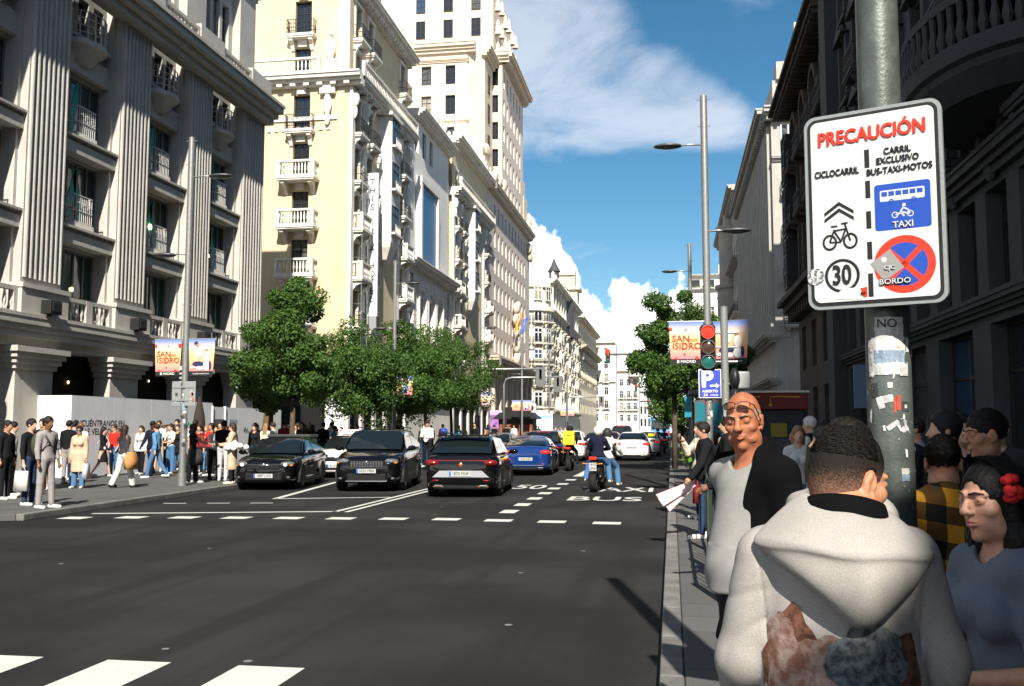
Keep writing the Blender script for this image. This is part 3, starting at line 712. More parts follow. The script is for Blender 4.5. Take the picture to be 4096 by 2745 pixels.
# ------------------------------------------------ left: grey stone building with fluted pilasters
def bldg(name, label, loc): return empty(name, loc, 0, label, 'building')
TEALG = mat('teal_reflect_glass', (.012, .040, .040), .07, spec=1.0)  # teal tint put in for the blue green reflections of the panes
def grey_building():
    rt = bldg('stone_building', 'grey stone building with tall fluted pilasters behind the white hoarding', (0, 0, 0))
    F = Fac(rt, -20, 0, 90); P0 = [11.6 + 5.15 * k for k in range(7)]; WP = 2.05
    D = -.75; hol = []; bays = [(p + WP, p + 5.15) for p in P0[:-1]]
    for a, b in bays: hol += [(a + .12, b - .12, 5.6, 7.95), (a + .12, b - .12, 8.85, 11.15), (a + .12, b - .12, 12.0, 14.15)] + [(a + .3 + k * .92, a + .3 + k * .92 + .62, 15.7, 17.1) for k in range(3)]
    F.wall(11.6, 45.0, 5.2, 17.4, hol, GSTONE_D, .3, d=D, core=14)
    for a, b in bays:
        for z, h in ((5.6, 2.35), (8.85, 2.3), (12.0, 2.15)):
            window(F, (a + b) / 2, z, b - a - .24, h, .24, 5, 2, .07, GREYF, TEALG, d=D, tr=.3)
            if z > 6:
                w = balcony(F, a + 1.35, z - .02, 1.05, .42, 'iron', 1.0, corb=False, d=D + .0)
                for c in w.children: c.material_slots[0].link = 'OBJECT'; c.material_slots[0].material = WHITEF
        for k in range(3): window(F, a + .61 + k * .92, 15.7, .62, 1.4, .24, 1, 2, .05, GREYF, d=D)
        for z in (8.02, 11.2):
            m = F.mb(); m.box(a, b, D - .1, D + .5, z, z + .38); m.box(a, b, D - .1, D + .38, z + .38, z + .52); m.box(a, b, D - .1, D + .6, z + .52, z + .60); m.obj('spandrel', GSTONE, rt)
        F.mb().box(a, b, D - .1, D + .2, 14.25, 15.0).obj('spandrel', GSTONE, rt); F.mb().box(a + .2, b - .2, D, D + .3, 15.45, 15.6).obj('sill', GSTONE, rt)
        # half-round balcony on a cone corbel
        m = F.mb(); c = a + 1.35; A = [i * math.pi / 10 for i in range(11)]
        def ring(r, z): return [(c - r * math.cos(t), D + .05 + r * .85 * math.sin(t), z) for t in A]
        m.loft([ring(.35, 14.55), ring(.85, 15.05), ring(1.0, 15.12), ring(1.0, 15.3)]); m.obj('balcony', GSTONE, rt)
        m = F.mb()
        for t in A: m.box(c - .93 * math.cos(t) - .02, c - .93 * math.cos(t) + .02, D + .8 * math.sin(t) + .03, D + .8 * math.sin(t) + .07, 15.3, 16.3)
        for z in (15.55, 15.8, 16.05, 16.3): m.tube([(c - .93 * math.cos(t), D + .05 + .8 * math.sin(t), z) for t in A], .02, 5)
        m.obj('railing', GSTONE, rt)
    for i, p in enumerate(P0):
        m = F.mb(); b2 = F.mb(); w = WP if i < 6 else 2.45
        m.box(p, p + w, D - .2, -.14, 6.25, 17.3)
        m.box(p - .14, p, D - .2, -.42, 6.25, 17.3); m.box(p + w, p + w + .14, D - .2, -.42, 6.25, 17.3) if i < 6 else None
        n = 8
        for k in range(n):
            u = p + .16 + (w - .32) * k / (n - 1); m.lathe([(.085, 6.45), (.085, 17.2)], 8, (u, -.14, 0))
        b2.box(p - .16, p + w + .16, D - .2, .06, 5.25, 6.1); b2.box(p - .2, p + w + .2, D - .2, .12, 6.1, 6.25)
        m.obj('pilaster', GSTONE, rt, auto=50); b2.obj('pedestal', GSTONE, rt)
    for i, (a, b) in enumerate(bays):
        me = MB(); balustrade(me, b - a - .3, .22, .85, 9, side=False); me.box(-.18, .18, -.23, -.01, 0, .85)
        F.put(me.mesh('balustrade', GSTONE), 'balustrade', (a + b) / 2, 5.26, D + .45)
    F.cornice(11.6, 45.0, 16.95, .95, .95, GSTONE, ret=.0)
    F.cornice(11.6, 45.02, 4.55, .25, .72, GSTONE, 'ledge')
    # attic storey
    hol = [(a + .3 + k * .95, a + .3 + k * .95 + .7, 19.9, 22.0) for a, b in bays for k in range(3)]
    F.wall(11.6, 45.0, 17.9, 23.6, hol, GSTONE, .3, d=-.9, core=12)
    for h in hol: window(F, (h[0] + h[1]) / 2, h[2], .7, 2.1, .24, 1, 2, .05, GREYF, d=-.9)
    for i, p in enumerate(P0): F.mb().box(p + .2, p + 1.9, -1.0, -.5, 18.0, 23.4).obj('attic_pier', GSTONE, rt); F.mb().box(p - .1, p + 2.1, -.2, .35, 17.92, 19.0).obj('parapet_pier', GSTONE, rt)
    F.cornice(11.6, 45.0, 23.4, .7, .6, GSTONE, d=-.9)
    for a, b in bays:
        me = MB(); balustrade(me, b - a - .2, .2, .85, 10, side=False); F.put(me.mesh('balustrade', GSTONE), 'balustrade', (a + b) / 2, 17.95, .1)
    # ground floor
    m = F.mb(); m.box(11.6, 45.0, -9, -1.0, 0, 4.6); m.obj('shop_interior', BLACKHOLE, rt)
    F.mb().box(11.6, 45.0, -1.2, -.12, 4.25, 4.56).obj('lintel', GSTONE, rt)
    for i, p in enumerate(P0):
        m = F.mb(); m.box(p - .1, p + 1.75, -.75, -.1, .1, 3.55)
        for k in range(4): m.box(p - .1 - .1 * (k + 1), p + 1.75 + .1 * (k + 1), -.75, -.1 + .09 * (k + 1), 3.55 + k * .173, 3.55 + (k + 1) * .173)
        m.obj('pier', GSTONE, rt)
    for p in P0[1:]:
        lm = F.mb(); lm.box(p + .65, p + 1.25, .15, .5, 5.34, 5.78); lm.box(p + .72, p + 1.18, .5, .54, 5.4, 5.72); lm.box(p + .9, p + 1.0, .2, .3, 5.27, 5.34); lm.obj('floodlight', mat('black_metal', (.015, .015, .015), .5), rt, bevel=.03)
    for (u, z, r) in ((35.9, 9.9, .13), (30.9, 6.6, .08), (41, 9.6, .07), (36.2, 3.6, .04), (30.9, 3.3, .05)):
        mm = F.mb(); mm.ell((u, D - .20, z), (r, r * .3, r), 8, 6); mm.obj('ceiling_lamp', mat('warm_bulb', (1, .72, .35), emit=6.0), rt, smooth=True)
    # turquoise slants over the glass, painted in for greenish reflections
    TQ = mat('turquoise_reflection', (.02, .33, .28), .6)
    for a, b in bays[1:]:
        for z, q in ((9.0, .6), (8.9, -.5), (12.1, .5)):
            c = a + 1.3 if q > 0 else a + 2.2; m = F.mb(); m.add([(c - .2, D - .225, z + .15), (c + .2, D - .225, z + .15), (c + .15 + q, D - .225, z + 2.0), (c - .15 + q, D - .225, z + 2.0)], [(0, 1, 2, 3)]); m.obj('pane_reflection', TQ, rt)
grey_building()

# ------------------------------------------------ hotel, yellow render with white stone trim
def mirador(F, u, w, z0, z1, proj, mt, rows):
    m = F.mb(); A = [(-w / 2, 0), (-w / 2 + .35, proj), (w / 2 - .35, proj), (w / 2, 0)]
    def ring(s, z): return [(u + a * s, d * s, z) for a, d in A]
    m.loft([ring(.15, z0 - 1.6), ring(.55, z0 - 1.2), ring(.9, z0 - .4), ring(1.0, z0), ring(1.0, z1)])
    for z in np.arange(z0 + .5, z1, .5):
        m.loft([ring(1.012, z), ring(1.012, z + .035)])
    m.box(u - w / 2 - .1, u + w / 2 + .1, 0, proj + .15, z1, z1 + .25); o = m.obj('bay_window', mt, F.root)
    for z in rows:
        window(F, u, z, w - 1.0, 1.9, -.01, 2, 2, .06, DARKF, GLASS2, d=proj + .02)
        mm = F.mb(); mm.box(u - w / 2 + .3, u + w / 2 - .3, proj + .02, proj + .3, z - .2, z - .05)
        for k in range(7): x = u - .6 + k * .2; mm.box(x - .02, x + .02, proj + .24, proj + .27, z - .05, z + .5)
        mm.box(u - .65, u + .65, proj + .23, proj + .28, z + .5, z + .54); mm.obj('sill', mt, F.root)
def hotel(y0, y1, label, end, top, name='hotel'):
    rt = bldg(name, label, (0, 0, 0)); F = Fac(rt, -20, y0, 90); L = y1 - y0; cols = [1.45, 4.0, L - 1.7]; rows = [5.0 + 3.13 * k for k in range(8)]
    bay = 7.2; hol = [(c - .52, c + .52, z, z + 2.35) for c in cols for z in rows if z + 2.4 < top]
    F.wall(0, L, 0, top, hol, YELLOW, .35, core=12, ins=.6)
    for c in cols:
        for i, z in enumerate(rows):
            if z + 2.4 > top: continue
            window(F, c, z, 1.04, 2.35)
            if i in (2, 3) and c != cols[1]: balcony(F, c, z - .02, 2.0, .85, 'stone', 1.0)
            elif i >= 1: balcony(F, c, z - .02, 1.7, .6, 'iron', .95, mt=WSTONE)
            m = F.mb(); m.box(c - .75, c - .53, .003, .09, z, z + 2.379); m.box(c + .53, c + .75, .003, .09, z, z + 2.379); m.box(c - .85, c + .85, 0, .16, z + 2.38, z + 2.62); m.obj('surround', WSTONE, rt)
    mirador(F, bay, 2.5, 14.6, 23.5, .95, WSTONE, [15.3, 18.4, 21.5])
    for u0, u1 in ((.0, .55), (2.35, 3.05), (L - 3.1, L - 2.55), (L - .5, L)):
        F.mb().box(u0, u1, .004, .22, 4.4, 23.5).obj('pilaster', WSTONE, rt)
    F.cornice(0, L, 23.5, 1.0, .75, WSTONE, ret=.0, dent=.6); F.cornice(0, L, 4.0, .4, .4, WSTONE, 'ledge'); F.cornice(0, L, top - .5, 1.0, .7, WSTONE, ret=0, dent=.6)
    me = MB(); balustrade(me, L - .3, .2, .9, 40, side=False); F.put(me.mesh('balustrade', WSTONE), 'balustrade', L / 2, 24.27, .75)
    for u in (.3, 2.7, L - 2.8, L - .3):   # carved consoles and statues
        m = F.mb(); m.ell((u, .3, 22.7), (.2, .28, .55), 8, 6); m.ell((u, .25, 21.9), (.13, .2, .5), 8, 6); m.obj('console', WSTONE, rt, smooth=True)
        m = F.mb(); m.ell((u, .35, top + .9), (.24, .24, .5), 8, 6); m.ell((u, .35, top + 1.6), (.15, .15, .2), 8, 6); m.box(u - .3, u + .3, .05, .65, top + .2, top + .5); m.obj('statue', WSTONE, rt, auto=50)
    m = F.mb(); m.box(.6, L - .6, -.5, .02, .1, 3.6); m.obj('shopfront', BLACKHOLE, rt)
    for k in range(6): F.mb().box(.3 + k * (L - .6) / 5 - .28, .3 + k * (L - .6) / 5 + .28, .03, .2, .1, 4.0).obj('pier', WSTONE, rt)
    if not end: return rt, F
    G = Fac(rt, -20, y0, 0); zr = [8.15 + 3.14 * k for k in range(7)]; u0 = -3.2
    hol = [(u0 - .56, u0 + .56, z, z + 2.35) for z in zr]
    G.wall(-14, -.001, 0, top + 1, hol, YELLOW, .35, core=0)
    for i, z in enumerate(zr):
        window(G, u0, z, 1.12, 2.35)
        m = G.mb(); m.box(u0 - .3, u0 + .3, .004, .14, z + 2.4, z + 2.85); m.obj('keystone', WSTONE, rt)
        if i in (0, 1, 2, 3): balcony(G, u0, z - .02, 2.5, .95, 'stone', 1.02)
        elif i in (4, 6): balcony(G, u0, z - .02, 1.8, .6, 'iron', .95)
    G.cornice(-14, .9, 23.5, .9, .75, WSTONE, ret=0, dent=.9)
    me = MB(); balustrade(me, 9, .2, .95, 34, side=False); G.put(me.mesh('balustrade', WSTONE), 'balustrade', -6.2, 24.27, .7)
    m = G.mb(); m.box(-.75, -.002, .003, .2, 24.2, top + 1); m.box(-14, -.8, .002, .1, 21.35, 21.6)
    for k in range(24): m.box(-13 + k * .5, -13 + k * .5 + .25, .002, .08, 20.7, 20.95)
    m.box(-1.9, -.9, .003, .35, 23.0, 23.5); m.ell((-1.4, .25, 22.3), (.28, .22, .7), 8, 6); m.ell((-1.4, .22, 21.4), (.18, .16, .5), 8, 6)
    m.ell((-1.2, .35, 25.9), (.3, .3, .8), 8, 6); m.ell((-1.2, .35, 26.9), (.17, .17, .22), 8, 6); m.box(-1.6, -.8, .05, .7, 24.28, 25.1)
    m.obj('carving', WSTONE, rt)
    m = G.mb(); m.box(-1.25, -.03, .003, .05, .1, 3.9); m.obj('white_panel', mat('white_panel', (.8, .79, .76), .6), rt)
    m = G.mb(); m.box(-7.2, -1.3, .003, .08, .1, 4.0); m.obj('shopfront', BLACKHOLE, rt)
    m = G.mb(); m.box(-4.5, -2.0, .09, .12, 3.05, 3.35); m.obj('shop_sign', mat('dark_sign', (.02, .02, .02)), rt)
    return rt, F
rt, F = hotel(57.4, 71.0, 'yellow rendered hotel with white stone balconies and a blade sign', True, 30.2)
# blade sign fixed on the facade, facing the camera
sg = empty('hotel_sign', (-20, 60.6, 9.0), 0, 'tall white vertical blade sign lettered down its height on the yellow hotel', 'sign')
m = MB(); m.box(.25, 1.0, -.12, .12, 0, 9.6); m.obj('panel', mat('sign_white', (.75, .74, .72), .5), sg, bevel=.02)
m = MB(); m.box(.3, .96, -.11, .11, -.9, -.003); m.obj('end_panel', mat('sign_grey', (.25, .25, .25), .5), sg)
for z in (1, 4, 7, 9.2):
    m = MB(); m.box(-.2, .25, -.03, .03, z - .04, z + .04); m.obj('bracket', IRON, sg)
s = 'THIS IS A HOTEL'
for i, ch in enumerate(s):
    if ch != ' ': text('letter', ch, .60, mat('letter_black', (.01, .01, .01), .6), sg, frameM((.625, -.128, 8.95 - i * .56), (1, 0, 0), (0, 0, 1)), bold=.01)
sc = empty('scaffold', (-20, 58.6, 5), 0, 'slim metal ladder frame fixed up the corner of the yellow hotel', 'scaffold')
m = MB()
for y in (-.6, .6): m.cyl((.75, y, 0), (.75, y, 12.5), .025, n=6)
m.obj('upright', mat('galvanised', (.35, .36, .36), .4, metal=.6), sc)
m = MB()
for k in range(12): m.cyl((.75, -.6, .6 + k), (.75, .6, .6 + k), .02, n=6); m.cyl((.1, 0, .6 + k), (.75, 0, .6 + k), .015, n=6)
m.obj('rung', MATS['galvanised'], sc)

# ------------------------------------------------ white building with the blue glass panel
def white_building():
    rt = bldg('white_building', 'white building with a huge blue arched panel above a stone ledge', (0, 0, 0)); F = Fac(rt, -20, 71.0, 90); L = 15.5
    hol = [(1.0, 2.0, z, z + 2.4) for z in (5, 8.4, 11.5)] + [(L - 2.0, L - 1.0, z, z + 2.4) for z in (5, 8.4, 11.5)] + [(3.6 + k * 2.9, 5.3 + k * 2.9, 5.0, 12.2) for k in range(3)]
    F.wall(0, L, 0, 14.3, hol, WSTONE, .45, core=12)
    for h in hol: window(F, (h[0] + h[1]) / 2, h[2], h[1] - h[0], h[3] - h[2], .35, 2, 2 if h[3] - h[2] < 3 else 5)
    m = F.mb()
    for k in range(3):
        u = 4.45 + k * 2.9
        for i in range(8):
            t0, t1 = math.pi * i / 8, math.pi * (i + 1) / 8
            m.add([(u + r * math.cos(t), d, 12.2 + r * .8 * math.sin(t)) for d in (.003, .2) for r in (.85, 1.05) for t in (t0, t1)], [(0, 1, 3, 2), (4, 6, 7, 5), (0, 4, 5, 1), (2, 3, 7, 6)])
        for q in (-1, 1): m.box(u + q * 1.2 - .16, u + q * 1.2 + .16, .003, .28, 4.6, 13.2)
    for z in np.arange(4.6, 13.6, .55):
        for a, b in ((.15, .95), (2.05, 3.0), (L - 3.0, L - 2.05), (L - .95, L - .15)): m.box(a, b, .003, .07, z, z + .48)
    m.obj('rustication', WSTONE, rt)
    F.cornice(0, L, 14.3, .95, .6, WSTONE, ret=0, dent=.5); F.cornice(0, L, 4.0, .4, .4, WSTONE, 'ledge')
    U = mat('white_plaster', (.70, .68, .64), .8, bump=.1, var=.08, vs=.5, grime=.12)
    hol = [(10.6, 11.5, z, z + 2.2) for z in (16, 19.2)] + [(3.2, 4.4, 24.2, 26.4), (5.6, 6.8, 24.2, 26.4), (8.0, 9.2, 24.2, 26.4)]
    F.wall(2.6, L - .4, 14.9, 27.5, hol, U, .35, d=-.25, core=11)
    for h in hol: window(F, (h[0] + h[1]) / 2, h[2], h[1] - h[0], h[3] - h[2], .28, 1, 2, d=-.25)
    pan = [(4.0, 15.1), (9.0, 15.1), (9.0, 20.6)] + [(9.0 - .9 + .9 * math.cos(t), 20.6 + .9 * math.sin(t)) for t in (.3, .6, .9, 1.2, 1.57)] + [(4.9 + .9 * math.cos(t), 20.6 + .9 * math.sin(t)) for t in (1.57, 1.9, 2.2, 2.5, 2.8)] + [(4.0, 20.6)]
    m = F.mb(); m.prism(pan, -.24, .12, ax='y'); m.obj('blue_panel', mat('blue_billboard', (.03, .12, .26), .35, var=.2, vs=.2), rt)
    m = F.mb()
    for a, b in ((3.45, 3.9), (9.1, 9.55)): m.box(a, b, -.2, .3, 15.0, 21.6)
    m.box(3.45, 9.55, -.2, .32, 21.62, 22.1); m.obj('panel_frame', U, rt); F.cornice(2.6, L - .4, 26.9, .8, .6, WSTONE, ret=0)
    m = F.mb(); m.box(.2, 2.5, -3.5, -.15, 14.9, 22.0); m.box(.6, 2.2, -2.5, -.1, 22.0, 25.0); m.box(L - .38, L, -3, -.3, 14.9, 24.5); m.obj('chimney_pier', U, rt)
    m = F.mb(); m.box(0.4, 7.5, -6, -4.6, 27.5, 40); m.obj('roof_glass_wall', mat('slate_glass', (.06, .10, .18), .3, spec=.6), rt)
    for u in (9.5, 11, 12.5, 14): m = F.mb(); m.ell((u, -.1, 28.1), (.35, .3, .7), 8, 6); m.ell((u + .2, 0, 28.9), (.18, .18, .22), 8, 6); m.obj('statue', WSTONE, rt, smooth=True)
white_building()
hotel(86.5, 104.2, 'cream twin of the hotel with bay windows between the white building and the tower', False, 29.0, 'apartment_building')

# ------------------------------------------------ cream stone tower
def tower():
    rt = bldg('stone_tower', 'tall cream stone skyscraper with stepped upper tiers and carved cornices', (0, 0, 0))
    TEL = mat('pink_lit_stone', (.62, .53, .46), .85, bump=.2, bs=12, var=.10, vs=.4, grime=.1)  # cream stone again, pinkish tone of grazing light put into the colour
    F = Fac(rt, -20, 104.5, 90); L = 31.7; cols = [4.2 + k * 2.55 for k in range(10)]
    rows = [10.4 + 3.05 * k for k in range(6)]
    hol = [(c - .5, c + .5, z, z + 1.95) for c in cols for z in rows]
    hol += [(3.6 + k * 4.3, 5.6 + k * 4.3, z, z + h) for k in range(7) for z, h in ((1.0, 3.0), (5.0, 2.6))]
    F.wall(0, L, 0, 28.6, hol, TEL, .4, core=14, ins=.6)
    n = 0
    for h in hol: window(F, (h[0] + h[1]) / 2, h[2], h[1] - h[0], h[3] - h[2], .34, 2 if h[1] - h[0] > 1.3 else 1, 2, .07, GREYF)
    G = Fac(rt, -20, 104.5, 0); g = [(-7.9 + k * 2.9, -6.6 + k * 2.9, z, z + 2.2) for k in range(2) for z in [10.4 + 3.05 * j for j in range(6)]]
    G.wall(-20, -.001, 0, 28.6, g, CREAM, .4, core=0)
    for h in g: window(G, (h[0] + h[1]) / 2, h[2], 1.3, 2.2, .34, 2, 2, .07, DARKF)
    F.cornice(0, L, 28.5, 1.0, .9, CREAM, ret=0, dent=.7); F.cornice(0, L, 8.6, 1.5, 1.0, CREAM, ret=0, dent=.8); G.cornice(-9, 1.0, 28.5, .9, .9, CREAM); G.cornice(-9, 1.5, 8.6, 1.2, 1.0, CREAM)
    for k in range(8): m = F.mb(); m.box(2.4 + k * 4.1, 3.1 + k * 4.1, .003, .35, .3, 7.6); m.box(2.2 + k * 4.1, 3.3 + k * 4.1, .002, .5, 7.6, 8.6); m.obj('pilaster', CREAM, rt)
    m = F.mb()   # carved figures over the door and on the ledges
    for u, z in ((17, 10.5), (17, 12), (17.3, 14), (16.8, 15.5), (17, 17)): m.ell((u, .5, z), (.7, .5, .8), 8, 6); m.ell((u + .4, .7, z + .5), (.3, .3, .5), 8, 6)
    m.obj('carved_group', CREAM, rt, smooth=True)
    for k in range(9): m = F.mb(); m.ell((.8 + k * .9, .45, 29.9 + (k % 3) * .5), (.4, .35, .75), 8, 6); m.obj('finial', CREAM, rt, smooth=True)
    for k in range(4): m = F.mb(); m.ell((29.5 + k * .6, .2, 30.4 + k % 2), (.4, .4, 1.0), 8, 6); m.obj('finial', CREAM, rt, smooth=True); m = F.mb(); m.ell((29.5 + k * .6, .3, 27.2 - k % 2), (.4, .4, .8), 8, 6); m.obj('finial', CREAM, rt, smooth=True)
    m = F.mb(); m.box(-.4, 5.2, -4.5, -.3, 28.9, 32.2); m.box(.2, 4.2, -4, -.7, 32.2, 33.6); m.ell((2.4, -.6, 33.5), (1.4, .4, .9), 10, 6); m.obj('roof_gable', CREAM, rt)
    m = F.mb(); m.box(28.4, 31.6, -4, -.25, 28.9, 34.5); m.box(28.9, 31.1, -3.5, -.5, 34.5, 37.0); m.ell((30, -2, 37.2), (.8, .8, 1.4), 8, 6); m.obj('roof_gable', CREAM, rt)
    # upper block
    c2 = [1.4 + k * 2.5 for k in range(6)]; r2 = [30.2 + 3.4 * k for k in range(5)]
    Fu = Fac(rt, -20.02, 113.7, 90); hol = [(c - .48, c + .48, z, z + 2.0) for c in c2 for z in r2]
    Fu.wall(0, 16.8, 28.6, 47.4, hol, TEL, .4, core=11, ins=.6)
    for h in hol: window(Fu, (h[0] + h[1]) / 2, h[2], .96, 2.0, .34, 1, 2, .07, GREYF)
    Gu = Fac(rt, -20.02, 113.7, 0); g = [(-1.6, -.5, z, z + 2.2) for z in r2]
    Gu.wall(-3.0, -.001, 28.6, 47.4, g, CREAM, .4, core=0)
    for h in g: window(Gu, -1.05, h[2], 1.1, 2.2, .34, 2, 3, .06, DARKF)
    Gl = Fac(rt, -23.0, 107.0, 0); r3 = [30.6, 34.4, 38.2, 41.8]; g = [(c - .6, c + .6, z, z + 2.3) for c in (-10.8, -7.9, -4.9, -2.0) for z in r3]
    Gl.wall(-18, -.001, 28.6, 46.0, g, CREAM, .4, core=0)
    for h in g: window(Gl, (h[0] + h[1]) / 2, h[2], 1.2, 2.3, .34, 2, 3, .06, DARKF)
    m = MB(); m.prism([(-23.02, 107.03), (-21.2, 108.6), (-21.2, 113.65), (-41, 113.65), (-41, 107.7), (-23.02, 107.7)], 28.61, 45.98, ax='z'); m.obj('corner_wall', CREAM, rt)
    Fc = Fac(rt, -21.2, 108.6, 90); 
    for z in r3: window(Fc, 2.3, z, 1.0, 2.2, -.06, 2, 3, .06, DARKF)
    Gl.cornice(-18, 1.0, 45.5, .9, 1.2, CREAM); Fc.cornice(-.6, 5.0, 45.5, .9, 1.2, CREAM); Gl.cornice(-18, .2, 44.4, .35, .5, CREAM); Gl.cornice(-18, .2, 33.4, .2, .3, CREAM); Gl.cornice(-18, .2, 37.2, .2, .3, CREAM); Fu.cornice(0, 16.8, 46.6, 1.4, 1.3, CREAM, ret=.4, dent=.8); Gu.cornice(-3, .9, 46.6, 1.0, 1.3, CREAM)
    for (x0, x1, y0, y1, z0, z1) in ((-38, -21.5, 115.5, 129, 47.9, 58), (-36, -23.5, 117.5, 127, 58, 70)):
        m = MB(); m.box(x0, x1, y0, y1, z0, z1); m.obj('upper_tier', CREAM, rt)
        H = Fac(rt, x1, y0, 0); 
        for k in range(3): window(H, -2.2 - k * 3.6, z0 + 3.2, 1.2, 2.3, -.07, 2, 3, .07, DARKF); window(H, -2.2 - k * 3.6, z0 + 6.6, 1.2, 2.3, -.07, 2, 3, .07, DARKF)
    for k in range(6):
        for z in (48.6, 51.5, 54.5): m = MB(); m.lathe([(.42, -.9), (.42, -.5), (.25, -.4), (.38, 0), (.2, .4), (.28, .6), (.02, 1.1)], 8, (-20.7, 114.5 + k * 2.7, z + (k % 2) * .6)); m.obj('finial', CREAM, rt, smooth=True)
    fg = empty('national_flag', (-18.9, 119, 13.0), 0, 'red and yellow striped flag hanging from a pole on the tower facade', 'flag')
    MB().cyl((-.8, 0, -3), (.6, -.3, 3.6), .05).obj('flagpole', WHITEF, fg)
    for i, (cn, z0, z1) in enumerate((((.55, .02, .02), 0, .25), ((.75, .42, .02), .25, .75), ((.55, .02, .02), .75, 1.0))):
        P = [[(.55 - j * .16 + .18 * math.sin(j * 1.3 + i) - 1.0 * (t - .5) , -.3 + .25 * math.sin(j), 3.3 - j * .62 - .7 * t) for t in (z0, (z0 + z1) / 2, z1)] for j in range(7)]
        MB().grid(P).obj('stripe', mat('flag_%d' % (i % 2), cn, .8), fg, smooth=True)
    fg = empty('blue_flag', (-18.9, 123.5, 13.2), 0, 'plain blue flag beside the striped one on the tower facade', 'flag')
    MB().cyl((-.8, 0, -3), (.6, -.3, 3.2), .05).obj('flagpole', WHITEF, fg)
    P = [[(.55 - j * .14 + .15 * math.sin(j * 1.2) - 1.1 * (t - .5), -.3 + .25 * math.sin(j), 2.9 - j * .55 - .6 * t) for t in (0, .33, .66, 1)] for j in range(7)]
    MB().grid(P).obj('cloth', mat('flag_blue', (.08, .13, .40), .8), fg, smooth=True)
tower()
for o in COL.objects:
    if o.get('category') == 'flag': o.scale = (.6, .6, .6); o.location.z += 1.2

